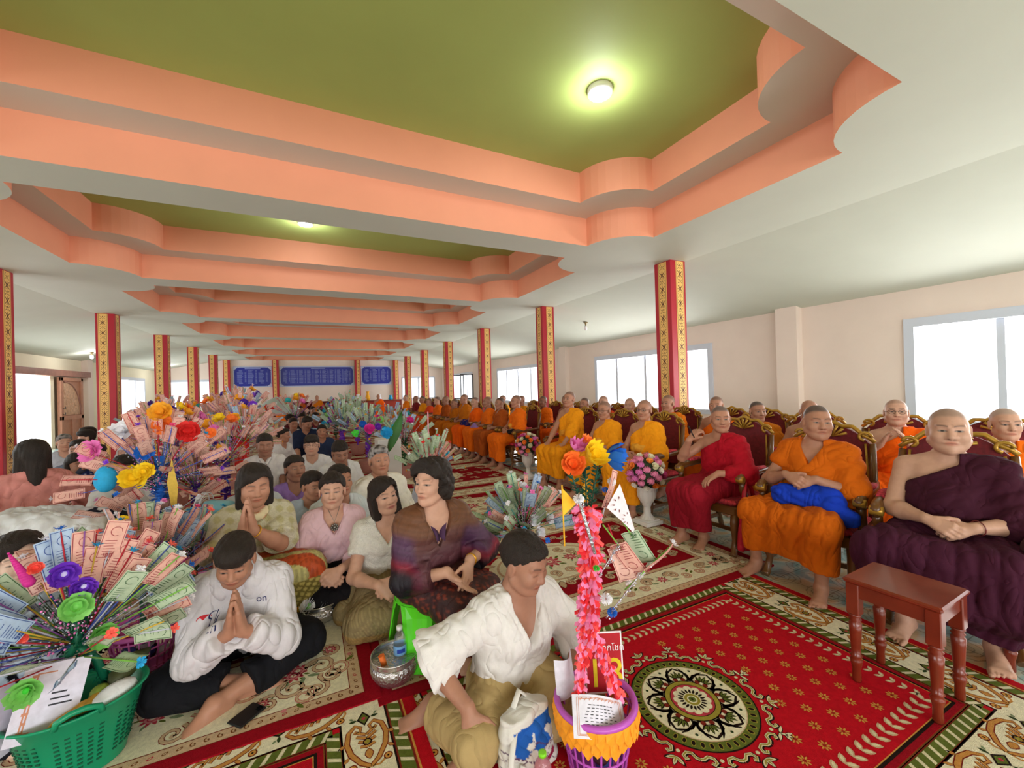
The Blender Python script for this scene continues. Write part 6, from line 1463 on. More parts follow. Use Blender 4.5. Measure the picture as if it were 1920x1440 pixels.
streamer([(-.01, .02, .5), (-.05, -.0, .40), (-.085, -.02, .28)], .03, .026, 170, 2, 'streamer_leg'); streamer([(-.01, .02, .5), (.03, -.03, .38), (.05, -.07, .27)], .03, .026, 170, 3, 'streamer_leg')
mb = MB(); r = random.Random(8)
for (x, dx) in ((-.02, -.05), (0, 0), (.02, .04)):
    P = [Vector((x, .02, .94)), Vector((x+dx*.5, .02, 1.02)), Vector((x+dx, .02, 1.1))]; mb.tube(P, .003, 5)
    for i in range(60):
        f = r.random()*2; k = int(min(f, 1.99)); q = P[k].lerp(P[k+1], f-k); a = r.uniform(0, 6.28); d = Vector((math.cos(a), math.sin(a), .5)); s_ = d.orthogonal().normalized()*.004; mb.add([q, q+d*.012+s_, q+d*.024, q+d*.012-s_], [(0, 1, 2, 3)])
mb.build('leafy_stems', mat('deep_green_leaves', S(14, 74, 56), .5), t)
for p, ax, R, c in (((-.075, 0, 1.12), (-.5, -1, .3), .052, 'orange'), ((-.0, -.01, 1.14), (0, -1, .5), .058, 'yellow'), ((.08, 0, 1.13), (.7, -1, .1), .062, 'blue'), ((-.02, .05, 1.16), (0, -.5, .8), .04, 'pink'), ((.03, .06, 1.17), (.2, -.5, .8), .035, 'orange')): ring_flower(t, 'paper_flower', p, ax, R, c, 3, 7, None, .9)
for (x, y, z, s_) in ((-.12, .0, .99, 1), (.05, .08, .98, -1)):
    mb = MB(); mb.add([(x, y, z+.05), (x+.06*s_, y, z-.015), (x+.005, y, z-.05)], [(0, 1, 2)]); mb.tube([(x, y, z+.06), (x+.004, y, z-.16)], .003, 5); mb.build('yellow_pennant', paper('pennant_yellow', 248, 186, 40), t)
# white punched pennant
mb = MB(); T_ = lambda u, v: Vector((.10+u*.10-v*.01, -.03-u*.02, 1.03-v*.20))
def pen(u, v): return T_(u, v)
mb.add([T_(-.35, .42), T_(.18, 0), T_(.55, .5), T_(.9, 1.02), T_(.3, .72)], [(0, 1, 2, 3, 4)], 0)
for cu, cv, k in ((.15, .38, 1), (.5, .66, .75)):
    for i in range(8):
        a = i*PI/4; c_ = T_(cu, cv)+Vector((math.cos(a)*.018*k, -.0015, math.sin(a)*.018*k)); e_ = T_(cu, cv)+Vector((math.cos(a)*.032*k, -.0015, math.sin(a)*.032*k)); n_ = Vector((-math.sin(a), 0, math.cos(a)))*.003*k; mb.add([c_, (c_+e_)/2+n_, e_, (c_+e_)/2-n_], [(0, 1, 2, 3)], 1)
mb.build('punched_pennant', [paper('pennant_white', 236, 224, 232), paper('pennant_holes', 120, 70, 70)], t)
for p, d, kind, col in (((.11, -.02, .80), (.55, -.1, -.75), '100', 'green'), ((.16, -.03, .84), (.5, -.1, -.8), '20', 'green'), ((.20, -.06, .69), (.9, -.3, .75), '100', 'green'), ((.085, .02, .93), (.35, 0, .9), '100', 'silver'), ((.12, .0, .78), (.35, 0, -.9), '100b', 'red')):
    st = link('stick', stick_data(.1, col, 'white'), t); st.location = p; st.rotation_euler = aim(d, .3); nt = link('banknote', note_data(kind, 0), st); nt.location = (0, -.004, 0)
for (a, b) in (((.03, -.04, .55), (.19, -.06, .69)), ((-.02, -.05, .8), (-.07, -.03, 1.0)), ((.02, -.02, .7), (.12, -.02, .8))):
    mb = MB(); mb.tube([a, b], .006 if a[0] == -.02 else .003, 6, 0); A0, B0 = Vector(a), Vector(b)
    for k in range(26): q = A0.lerp(B0, r.random()); mb.sphere(q+Vector((r.uniform(-.008, .008), r.uniform(-.01, .0), r.uniform(-.008, .008))), .004, 0, 5, 3)
    mb.build('foil_spray', m_foil, t)
for p, c, R in (((.05, -.05, .57), 'blue', .018), ((.02, -.055, .63), 'white', .022), ((-.02, -.055, .75), 'green', .012), ((-.07, -.03, 1.0), 'white', .02), ((.09, .02, 1.0), 'blue', .013), ((.115, .01, 1.03), 'white', .017)):
    mb = MB(); pom(mb, p, R, 0, 50); mb.build('tinsel_bow', fm(c), t)
# the sign
m_sr = paper('sign_red', 178, 20, 34); m_sw = paper('sign_white', 240, 236, 240); m_sy = paper('sign_yellow', 226, 200, 30)
def text_mesh(body, size, font=None):
    cu = bpy.data.curves.new('txt', 'FONT'); cu.body = body; cu.size = size; cu.resolution_u = 3; cu.align_x = 'CENTER'
    o = bpy.data.objects.new('txt', cu); COL.objects.link(o); dg = bpy.context.evaluated_depsgraph_get(); me = bpy.data.meshes.new_from_object(o.evaluated_get(dg)); bpy.data.objects.remove(o)
    return me
SGM = Tr(.085, .045, .20) @ Rz(-.42) @ Rx(-.12)
mb = MB(); mb.box(-.075, .075, 0, .004, 0, .225, 1, SGM); mb.box(-.069, .069, -.001, 0, .006, .219, 0, SGM)
mb.box(-.0725, -.0705, -.0015, 0, .003, .222, 0, SGM); mb.build('number_sign', [m_sr, m_sw], t)
def put_text(body, size, x, z, m, name, y=-.0022, bold=0):
    me = text_mesh(body, size); me.transform(SGM @ Tr(x, y, z) @ Rx(PI/2)); me.materials.clear(); me.materials.append(m)
    o = link(name, me, t); s_ = o.modifiers.new('s', 'SOLIDIFY'); s_.thickness = .0006; return o
put_text('\u0e15\u0e49\u0e19\u0e2a\u0e25\u0e32\u0e01\u0e42\u0e0a\u0e04', .034, .0, .155, m_sw, 'thai_lettering')
put_text('18', .15, .0, .025, m_sy, 'numerals')
# certificate sheets
def sheet(cx, cy, cz, w, h, M_, name, border=True):
    mb = MB(); n = 8; P = []
    for j in range(5):
        for i in range(n+1): u = i/n-.5; v = j/4-.5; P.append(M_ @ Vector((u*w, -.02*math.sin((u+.5)*PI*1.3)*(1+v), v*h)))
    mb.add(P, [(j*(n+1)+i, j*(n+1)+i+1, (j+1)*(n+1)+i+1, (j+1)*(n+1)+i) for j in range(4) for i in range(n)], 0, True)
    def ln(u0, v0, u1, v1, t_, mi):
        k = 8; A = []; 
        for i in range(k+1):
            u = u0+(u1-u0)*i/k; v = v0+(v1-v0)*i/k; du, dv = (u1-u0)*w, (v1-v0)*h; d_ = math.hypot(du, dv); nx, nz = -dv/d_*t_, du/d_*t_
            for s_ in (-1, 1): A.append(M_ @ Vector((u*w+nx*s_, -.02*math.sin((u+.5)*PI*1.3)*(1+v)-.0008, v*h+nz*s_)))
        mb.add(A, [(2*i, 2*i+2, 2*i+3, 2*i+1) for i in range(k)], mi)
    if border:
        for k_ in (.43, .40): ln(-k_, -.42, -k_, .42, .0008, 1); ln(k_, -.42, k_, .42, .0008, 1); ln(-k_, k_, k_, k_, .0008, 1); ln(-k_, -k_, k_, -k_, .0008, 1)
        for q in range(11): a = -.38+.076*q; ln(a, .36, a+.04, .43, .001, 1)
        for q in range(8):
            z = .26-.075*q; w_ = .32-.02*abs(q-4); 
            for s0 in np.linspace(-w_, w_-.06, 7): ln(s0, z, s0+.05, z, .0011 if q < 6 else .0016, 2)
    mb.build(name, [paper('sheet_white', 226, 226, 240), paper('certificate_border', 206, 140, 110), paper('ink_black', 50, 50, 60)], t)
sheet(0, 0, 0, .2, .12, Tr(-.045, -.085, .245) @ Rz(-.12) @ Rx(-.75) @ Ry(.30), 'certificate'); sheet(0, 0, 0, .1, .15, Tr(-.075, .08, .3) @ Rz(.1) @ Rx(-.1), 'blank_card', False)
# tote bag
t = thing('printed_tote_bag', 'white tote bag printed in blue, at the knee of the woman in the blouse', 'bag', (.70, 1.38, .0075), .25)
s = SDF()
for i in range(7): x_ = -.075+.025*i; s.cone((x_*1.05, .01*math.sin(i*2), .035), (x_*.95-.004, .012*math.sin(i*1.7), .20+.012*math.sin(i*1.3)), .040, .026, .03)
s.ball((-.01, -.03, .07), .05, .05); s.ball((.04, -.02, .1), .045, .05); s.cone((-.08, -.045, .025), (.08, -.045, .025), .026, .026, .04); s.cuts.append(plane((0, 0, .001), (0, 0, -1))); s.cuts.append(lambda X, Y, Z: Z-.212-.012*np.sin(X*38+1)+0*Y); s.disp = wrinkle(.010, 34, 4)
V, Fc = solid(s, .005)
def inpoly(x, z, P):
    c = np.zeros(len(x), bool)
    for i in range(len(P)): (x1, z1), (x2, z2) = P[i], P[i-1]; c ^= ((z1 > z) != (z2 > z)) & (x < (x2-x1)*(z-z1)/(z2-z1+1e-9)+x1)
    return c
x, y, z = V.T; C = np.tile(S(214, 212, 206), (len(V), 1)); blue = np.array(S(34, 92, 178))
bl = inpoly(x, z, [(-.085, .17), (.09, .185), (.095, .14), (.05, .125), (.06, .1), (.0, .095), (-.03, .11), (-.06, .09), (-.09, .1)]) & (y < .02); C[bl] = blue
for (cx, cz, a, b_) in ((-.03, .118, .018, .009), (-.012, .135, .005, .016), (.055, .135, .016, .008)): C[((x-cx)/a)**2+((z-cz)/b_)**2 < 1] = S(226, 224, 220)
for q in range(5): m = (np.abs(z-(.03+.018*q+.014*np.sin(x*50+q*2))) < .0016) & (y < 0); C[m] = S(90, 60, 90)
C[inpoly(x, z, [(.0, .05), (.08, .06), (.08, .035), (.0, .03)]) & (y < 0)] = S(150, 30, 70)
link('bag_body', npmesh('bag_body', V, Fc, M_CLOTH, C), t)
mb = MB(); mb.tube([(-.06, -.02, .19), (-.11, -.05, .12), (-.13, -.06, .03), (-.1, -.07, .02), (-.075, -.07, .08)], .011, 8, flat=.4); mb.tube([(-.04, .02, .21), (.0, .03, .25), (.05, .02, .2)], .012, 8, flat=.4); mb.build('strap', mat('tote_strap', S(216, 214, 208), .8), t)
# hand fan / portable fan
t = thing('portable_fan', 'light blue portable fan on a stand, left of the praying woman in lace', 'fan', (-.62, 3.62, .022), -.3)
m_lb = mat('fan_blue', S(130, 190, 208), .4)
mb = MB(); mb.lathe([(.09, 0), (.1, .01), (.1, .03), (.03, .045)], 20); mb.tube([(0, 0, .03), (0, 0, .3), (0, 0, .5)], [.024, .022, .018], 10); mb.build('stand', m_lb, t)
mb = MB(); M_ = Tr(.03, 0, .58) @ Ry(PI/2+.1); mb.lathe([(.001, -.1), (.04, -.098), (.05, -.06), (.05, .05), (.045, .08), (.001, .085)], 18, M=M_); mb.build('motor_housing', m_lb, t)
mb = MB(); 
for i in range(28): a = i*2*PI/28; mb.tube([M_ @ Vector((.01*math.cos(a), .01*math.sin(a), -.15)), M_ @ Vector((.09*math.cos(a), .09*math.sin(a), -.135)), M_ @ Vector((.1*math.cos(a), .1*math.sin(a), -.09))], .002, 4)
for r0, zz in ((.1, -.09), (.1, -.12), (.05, -.148)): mb.tube([M_ @ Vector((r0*math.cos(a), r0*math.sin(a), zz)) for a in np.linspace(0, 2*PI, 25)[:-1]], .003, 5, closed=True)
mb.build('grille', mat('fan_white', S(230, 234, 238), .4), t)
# red plastic crate behind the fan
t = thing('red_crate', 'dark red slatted crate with a clear bag, behind the light blue fan', 'crate', (-.74, 4.3, .022), .2)
mb = MB()
for z in (.02, .08, .14, .2): mb.box(-.18, .18, -.14, -.13, z, z+.025); mb.box(-.18, .18, .13, .14, z, z+.025); mb.box(-.18, -.17, -.14, .14, z, z+.025); mb.box(.17, .18, -.14, .14, z, z+.025)
for x in (-.18, -.06, .06, .17): mb.box(x, x+.012, -.142, -.128, 0, .23); mb.box(x, x+.012, .128, .142, 0, .23)
mb.box(-.17, .17, -.13, .13, 0, .01); mb.build('slats', mat('crate_red', S(140, 20, 40), .4), t)
mb = MB(); mb.sphere((-.08, 0, .22), .12, 0, 12, 8, (1, .8, 1.1)); mb.build('clear_bag', mat('clear_bag', S(210, 205, 220), .15, alpha=.45, bump=1, bscale=30), t)
mb = MB(); mb.box(-.3, .3, -.2, .2, 0, .04); 
# woven cushion under the woman in pink
mb = MB(); mb.bbox(-.2, .2, -.14, .14, 0, .05, .02); tag(mb.build('woven_cushion', mat('cushion_orange', S(196, 84, 46), .8, noise=.5, nscale=45), None, (.12, 2.97, .016), (0, 0, -.1)), 'orange patterned cushion under the woman in the pink blouse', 'cushion')
# tall white box and big leaf
t = thing('white_pedestal', 'tall plain white box in the aisle behind the old man', 'pedestal', (.95, 5.75, .015), 0); mb = MB(); mb.bbox(-.15, .15, -.15, .15, 0, .74, .006); mb.build('box', mat('pedestal_white', S(232, 232, 230), .5), t)
t = thing('banana_leaf_plant', 'single tall green leaf on a bent stem, above the white box', 'plant', (.86, 5.3, .015))
mb = MB(); mb.tube([(0, 0, 0), (.0, 0, .45), (.02, 0, .7), (.06, 0, .9)], [.016, .014, .01, .006], 6); mb.tube([(0, 0, .35), (-.1, 0, .62), (-.25, 0, .8), (-.36, 0, .86)], .008, 5); mb.build('stem', mat('stem_brown', S(70, 80, 40), .6), t)
mb = MB(); n = 9; P = []
for i in range(n):
    f = i/(n-1); w = .065*math.sin(PI*min(f*1.05, 1))**.8+.002; P += [(.03+.17*f-w, -.01, .62+.5*f), (.03+.17*f, .02, .62+.5*f), (.03+.17*f+w, -.01, .62+.5*f)]
mb.add(P, [(i*3+k, i*3+k+1, i*3+k+4, i*3+k+3) for i in range(n-1) for k in (0, 1)], 0, True); mb.build('leaf', m_leafm, t)
mb = MB(); petal_flower(mb, (-.36, 0, .88), (0, -1, .3), .05, 6, .4, 0, 2); mb.build('green_flower', fm('green'), t); mb = MB(); petal_flower(mb, (-.2, 0, .92), (0, -1, .4), .07, 8, .4, 0, 3); mb.build('magenta_flower', fm('magenta'), t); mb = MB(); petal_flower(mb, (.0, -.02, .86), (0, -1, .2), .08, 7, .4, 0, 3); mb.build('sky_flower', fm('sky'), t)
# tented white canopy far back, altar table
t = thing('tented_canopy', 'white tented canopy on thin posts in the middle of the crowd, far back', 'canopy', (-.75, 12.4, .015))
mb = MB(); mb.lathe([(.52, .98), (.5, 1.0), (.2, 1.2), (.02, 1.29)], 8, cap=False); mb.lathe([(.52, .82), (.52, .98)], 8, cap=False); mb.build('canopy', mat('canopy_white', S(206, 226, 222), .7), t)
for k in range(4): a = PI/4+k*PI/2; mb = MB(); mb.tube([(.45*math.cos(a), .45*math.sin(a), 0), (.45*math.cos(a), .45*math.sin(a), .95)], .015, 6); mb.build('post', m_cap, t)
t = thing('altar_table', 'red-brown altar table against the back wall, right of centre', 'table', (3.4, 23.6, 0)); mb = MB(); mb.bbox(-1.3, 1.3, -.35, .35, .78, .84, .01); mb.build('top', m_rw, t)
mb = MB(); mb.box(-1.25, 1.25, -.32, -.3, .1, .78); mb.build('front_panel', mat('altar_red', S(160, 50, 34), .5), t)
for x in (-1.22, 1.22):
    for y in (-.3, .3): mb = MB(); mb.bbox(x-.04, x+.04, y-.04, y+.04, 0, .78, .005); mb.build('leg', m_rw, t)
for i, (x, h_, c, lb) in enumerate(((2.4, .35, 'white', 'white vase at the left of the altar table'), (2.9, .5, 'gold', 'golden tray stand on the altar table'), (3.5, .3, 'white', 'white jar in the middle of the altar table'), (4.1, .25, 'sky', 'pale blue box at the right of the altar table'))):
    mb = MB(); mb.lathe([(.1, 0), (.13, h_*.3), (.06, h_*.7), (.09, h_)], 12); small('altar_vessel', lb, 'vase', mb, fm(c), (x, 23.5, .841))
t = thing('monks_bench', 'long dark red bench across the back of the hall under the long blue board', 'bench', (.3, 20.6, .0)); mb = MB(); mb.bbox(-2.0, 2.0, -.25, .25, .36, .42, .01); mb.build('seat', m_rw, t)
mb = MB(); mb.bbox(-2.0, 2.0, .22, .28, .42, .95, .01); mb.build('backrest', m_uph2, t)
for x in (-1.9, -.6, .6, 1.9): mb = MB(); mb.bbox(x-.04, x+.04, -.22, .22, 0, .36, .005); mb.build('leg', m_rw, t)
mb = MB(); mb.bbox(-.25, .25, -.25, .25, 0, .012, .004)
# ---------------- people in place ----------------
def frame(loc, rz):
    c, s = math.cos(rz), math.sin(rz)
    def W(x, y, z): dx, dy = x-loc[0], y-loc[1]; return V3(c*dx+s*dy, -s*dx+c*dy, z-loc[2])
    def D(x, y, z): return V3(c*x+s*y, -s*x+c*y, z)
    return W, D
WHITE = S(232, 232, 236); CREAM = S(236, 228, 200)
# --- teenager in the hoodie ---
loc, rz = (-.31, 2.66, .018), PI-.05; W, D = frame(loc, rz)
def wear_hood(c, w):
    q = c['q']; s = SDF(); Nk, up, fw, rt = c['Nk'], c['up'], c['fw'], c['rt']
    pts = [Nk+rt*.085*math.sin(a)*q-fw*.075*math.cos(a)*q+up*(.03+.028*math.cos(a))*q for a in np.linspace(-2.5, 2.5, 13)]
    for i in range(12): s.cone(pts[i], pts[i+1], .030*q, .030*q, .02)
    s.cone(Nk-fw*.1*q, Nk-fw*.15*q-up*.08, .07*q, .05*q, .05); s.disp = wrinkle(.006, 50, 2); emit_cloth(c, s, 'hood', w)
teen = person('teenager in a white hoodie and black trousers, cross-legged, palms pressed to his lips', loc, rz, dict(hip=.115, lod=0, q=.97, skin='mid', lean=.62, torso=.45, bulk=.92, hs=.98, top=.765,
    legs=[dict(k=W(-.62, 2.36, .10), a=W(-.26, 2.30, .06), f=D(.8, .1, -.1), s=D(0, -1, 0), show=0), dict(k=W(-.03, 2.44, .12), a=W(-.40, 2.22, .055), f=D(-.75, -.55, -.08), u=(0, 0, 1), s=D(.3, -1, .3))],
    arms=[dict(w=W(-.335, 2.17, .375), pole=D(-.5, .1, -.8), d=D(.1, -.02, 1), n=D(1, 0, 0), t=D(0, .6, .5), curl=(.04, .06, .05), spread=.012, thumb=(.95, .3)), dict(w=W(-.285, 2.17, .375), pole=D(.5, .1, -.8), d=D(-.1, -.02, 1), n=D(-1, 0, 0), t=D(0, .6, .5), curl=(.04, .06, .05), spread=.012, thumb=(.95, .3))],
    face=dict(brow=1.2, squint=.6, jaw=.92), hair='fringe', head=(.0, -.38, -.06),
    wear=[dict(kind='shirt', name='hoodie', col=S(216, 214, 220), sleeve=1.84, inf=.026, bottom=-.06, v=0, neckw=.064, necktop=.03, cuff=1, fold=.012, freq=30, seed=3), dict(kind='trousers', col=S(22, 23, 28), len=.66, inf=.02, ank=.06, fold=.010, seed=5), dict(kind='hood', col=S(214, 212, 218))]))
def decal(person_, part, text, size, cx, cz, m, name, cy0=1.0, rot=0):
    """letters laid on the front of a garment (person's frame), following its surface"""
    from mathutils.bvhtree import BVHTree
    g = [o for o in person_.children if o.name.split('.')[0] == part][0]; me0 = g.data
    bvh = BVHTree.FromPolygons([v.co.copy() for v in me0.vertices], [tuple(p.vertices) for p in me0.polygons])
    me = text_mesh(text, size) if isinstance(text, str) else text; ca, sa = math.cos(rot), math.sin(rot)
    for v in me.vertices:
        x, z = v.co.x*ca-v.co.y*sa, v.co.x*sa+v.co.y*ca
        h = bvh.ray_cast(Vector((cx-x, cy0, cz+z)), Vector((0, -1, 0)))
        v.co = h[0]+Vector((0, .0015, 0)) if h[0] else Vector((cx-x, .2, cz+z))
    me.materials.clear(); me.materials.append(m); return link(name, me, g)
decal(teen, 'hoodie', 'Ch', .046, .075, .375, paper('print_navy', 24, 34, 96), 'chest_lettering', rot=.05)
decal(teen, 'hoodie', 'on', .045, -.105, .405, paper('print_navy', 24, 34, 96), 'chest_lettering', rot=.05)
mb = MB(); mb.lathe([(.001, 0), (.017, 0)], 16); _m = bpy.data.meshes.new('x'); _m.from_pydata([(.027*math.cos(a), .018*math.sin(a), 0) for a in np.linspace(0, 2*PI, 17)[:-1]]+[(0, 0, 0)], [], [(i, (i+1) % 16, 16) for i in range(8)])
decal(teen, 'hoodie', _m, 0, .118, .388, paper('print_red', 190, 30, 44), 'chest_emblem')
# --- woman in the white flared blouse ---
loc, rz = (.77, 1.66, .016), PI+.12; W, D = frame(loc, rz)
def wear_blouse(c, w):
    q = c['q']; s = SDF(); c['torso'](s, .018, .05); am = c['am']
    for sd in (1, -1):
        e, wr, a = c['arms'][sd]; S0 = c['Sh'][sd]; u = nrm(e-S0); s.cone(S0, S0+u*.15, .066*q*am, .074*q*am, .04)
        e2 = S0+u*.27*q; s.cone(S0+u*.13, e2, .072*q*am, .105*q*am, .02, (e2, u))
    s.cuts.append(plane(c['P']+c['up']*.02*q, -c['up'])); Nk, up, fw, rt = c['Nk'], c['up'], c['fw'], c['rt']; v = .15*q; nw = .066*q
    def neck(X, Y, Z):
        x = (X-Nk[0])*rt[0]+(Y-Nk[1])*rt[1]+(Z-Nk[2])*rt[2]; y = (X-Nk[0])*fw[0]+(Y-Nk[1])*fw[1]+(Z-Nk[2])*fw[2]; z = (X-Nk[0])*up[0]+(Y-Nk[1])*up[1]+(Z-Nk[2])*up[2]
        cyl = -np.maximum(np.sqrt(x**2+(y+.004)**2)-nw, -(z+.012*q)); vee = np.maximum(np.maximum(np.abs(x)-nw*np.clip(1+z/v, 0, 1), -(z+v)), -y)*.9
        lap = .0035*np.sin(np.clip((np.abs(x)-nw*np.clip(1+z/v, 0, 1.2))/.018, 0, 3.2)*6.28)*(y > 0)*(z > -v*1.25)
        return np.maximum(np.maximum(np.maximum(z-.055*q, cyl), -vee), -9+lap*0)
    s.cuts.append(neck); f1 = wrinkle(.009, 40, 12, up*-.3+rt)
    def dsp(x, y, z):
        L = np.stack([x, y, z], 1)-Nk; X, Y, Z_ = L @ rt, L @ fw, L @ up
        t = (np.abs(X)-nw*np.clip(1+Z_/v, 0, 1.2))/.02; lap = np.where((t > 0) & (t < 3) & (Y > 0) & (Z_ > -v*1.5), -.006*np.abs(np.sin(t*PI)), 0)
        return f1(x, y, z)+lap
    s.disp = dsp; emit_cloth(c, s, 'blouse', dict(w, col=S(226, 224, 222)), .0075)
    for sd in (1, -1):          # two-tier flounce below each sleeve
        e, wr, a = c['arms'][sd]; S0 = c['Sh'][sd]; u = nrm(e-S0); a1 = nrm(np.cross(u, V3(0, 0, 1))); a2 = np.cross(u, a1); mb = MB(); n = 40
        for k, (z0, z1, r0, r1) in enumerate(((.17, .275, .075, .112), (.14, .235, .072, .105))):
            P = []
            for j in range(5):
                f = j/4
                for i in range(n):
                    an = 2*PI*i/n; r = (r0+(r1-r0)*f)*(1+.10*f*math.sin(an*7+k)+.05*f*math.sin(an*11)); p = S0+u*(z0+(z1-z0)*f)*q+(a1*math.cos(an)+a2*math.sin(an))*r*q*am; p[2] -= .03*f*f; P.append(p)
            mb.add(P, [(j*n+i, j*n+(i+1) % n, (j+1)*n+(i+1) % n, (j+1)*n+i) for j in range(4) for i in range(n)], 0, True)
        o = mb.build('sleeve_flounce', mat('chiffon_white', S(226, 224, 222), .8, bump=.2, bscale=300), c['root']); o.modifiers.new('s', 'SOLIDIFY').thickness = .003
person('woman in a white flared-sleeve blouse and khaki trousers, sitting sideways with lowered eyes', loc, rz, dict(hip=.13, lod=0, q=.97, skin='brown', lean=.20, torso=.43, bulk=1.0, bust=1.05, shw=.15, armr=1.05, top=.80,
    legs=[dict(k=W(.52, 1.43, .115), a=W(.45, 1.76, .06), f=D(-.9, .05, -.05), u=(0, 0, 1), s=D(.1, -1, 0)), dict(k=W(.97, 1.38, .13), a=W(.55, 1.50, .05), f=D(-.9, -.2, -.1), u=(0, 0, 1), s=D(0, 1, 0))],
    arms=[dict(w=W(.50, 1.45, .235), pole=D(-.5, .1, -.3), d=D(.05, -.45, -.75), n=D(.3, .6, -.5), t=D(.9, -.3, 0), curl=(.15, .2, .15), spread=.12, thumb=(.6, .8)), dict(w=W(.93, 1.42, .19), pole=D(.8, .2, -.3), d=D(-.1, -.9, -.5), n=D(0, .4, -1), t=D(-1, 0, 0), curl=(.3, .3, .2))],
    face=dict(fat=1.1, closed=1, nose=1.1, jaw=1.05), hair='bun', head=(.30, -.30, 0), bunz=-.02,
    wear=[dict(kind='blouse'), dict(kind='trousers', col=S(176, 152, 104), len=.74, inf=.016, ank=.07, fold=.012, freq=22, seed=8)]))
# --- elder woman in brown silk ---
def brown_silk(V, L, c):
    z = V[:, 2]+.015*np.sin(V[:, 0]*20); o = np.tile(S(104, 66, 42), (len(V), 1)); b = [(.66, S(84, 56, 84)), (.58, S(70, 36, 66)), (.535, S(134, 34, 52)), (.50, S(24, 20, 30))]; ax = np.abs(V[:, 0]); k = np.clip((ax-.12)/.06, 0, 1)
    for zz, col in b:
        thr = zz-.0*k; m = 1/(1+np.exp((z-thr+.0*k)/.008)); m = m*np.clip(k+(.35 if zz > .55 else .1), 0, 1); o = o*(1-m[:, None])+np.array(col)*m[:, None]
    return o*(1+.1*np.sin(z*260))[:, None]
def maroon_brocade(V, L, c):
    n = vnoise(V, 70, 4)*vnoise(V, 110, 6); m = np.clip(n*5, 0, 1)[:, None]; return np.array(S(62, 34, 38))*(1-m)+np.array(S(140, 62, 48))*m
loc, rz = (.58, 2.22, .015), PI+.08; W, D = frame(loc, rz)
elder = person('elder woman in a brown and purple silk jacket on the green stool, looking left', loc, rz, dict(hip=.36, lod=0, q=.96, skin='light', lean=.14, torso=.46, bulk=.88, shw=.138, armr=.95, top=1.04,
    legs=[dict(k=W(.63, 1.96, .33), a=W(.69, 2.06, .07), f=D(-.1, -1, 0), s=D(1, 0, 0), show=0), dict(k=W(.80, 2.02, .34), a=W(.80, 2.1, .07), f=D(.1, -1, 0), s=D(-1, 0, 0), show=0)],
    arms=[dict(w=W(.60, 1.99, .50), pole=D(-.7, .4, -.4), d=D(.5, -.5, -.45), n=D(.2, .3, .9), t=D(-.6, -.7, .1), curl=(.1, .15, .1), spread=.05), dict(w=W(.73, 2.02, .52), pole=D(.7, .4, -.4), d=D(-.35, -.6, -.55), n=D(-.7, .2, -.6), t=D(.2, -.7, .6), curl=(.15, .2, .15), spread=.05)],
    face=dict(fat=.94, jaw=.95, squint=.7, mouth=.002, brow=.6), hair='perm', head=(-1.0, .05, 0),
    wear=[dict(kind='shirt', name='jacket', col=brown_silk, mat=M_SILK, sleeve=1.62, inf=.024, flare=.008, bottom=-.02, v=.16, neckw=.07, fold=.010, freq=22, seed=6), dict(kind='collar', col=S(78, 48, 84), key='purple', v=.13, h=.02), dict(kind='bangle', arm=-1, key='gold', col=S(226, 170, 60), r=.006), dict(kind='skirt', col=maroon_brocade, mat=M_SILK, len=.98, inf=.03, web=4, fold=.010, zmin=.01, seed=3)]))
# --- woman with a bob in white lace ---
def gold_check(V, L, c):
    n = np.sin(V[:, 0]*240)*np.sin(V[:, 1]*240+V[:, 2]*200); m = np.clip(n*1.2, 0, 1)[:, None]; b = ((V[:, 2] < .055))[:, None]; o = np.array(S(138, 122, 88))*(1-m*.5)+np.array(S(176, 158, 112))*m*.5
    return np.where(b, o*np.array([1.15, .95, .7]), o)
loc, rz = (.42, 2.80, .017), PI+.05; W, D = frame(loc, rz)
person('woman with a black bob in a white lace top and olive sarong, kneeling, hands folded', loc, rz, dict(hip=.15, lod=0, q=.95, skin='light', lean=.12, torso=.46, bust=.95, shw=.138, top=.85,
    legs=[dict(k=W(.28, 2.48, .11), a=W(.62, 2.78, .05), f=D(.8, .5, 0), s=D(0, -1, 0), show=0), dict(k=W(.50, 2.46, .11), a=W(.70, 2.72, .05), f=D(.8, .5, 0), s=D(0, -1, 0), show=0)],
    arms=[dict(w=W(.33, 2.44, .31), pole=D(-.5, .4, -.4), d=D(.7, -.35, -.5), n=D(.2, .7, -.6), t=D(.1, -.6, .8), curl=(.75, .95, .6)), dict(w=W(.43, 2.45, .33), pole=D(.5, .4, -.4), d=D(-.7, -.35, -.5), n=D(-.2, .7, -.6), t=D(-.1, -.6, .8), curl=(.7, .95, .6))],
    face=dict(fat=.98, squint=.65, brow=.8, lip=S(178, 90, 88), gaze=(.003, 0)), hair='bob', head=(.25, .12, .1),
    wear=[dict(kind='shirt', name='lace_top', col=S(236, 234, 226), mat=M_SHEER, sleeve=.52, inf=.014, bottom=-.02, v=.12, neckw=.07, fold=.007, freq=40, seed=16), dict(kind='bangle', arm=-1, key='white', col=S(230, 220, 205), r=.006, metal=0), dict(kind='skirt', col=gold_check, len=.9, inf=.03, web=3, fold=.012, freq=20, extra=[((-.2, .0, .06), (.25, .1, .06), .09, .07, .05), ((.2, .28, .06), (-.25, .28, .05), .09, .06, .06)])]))
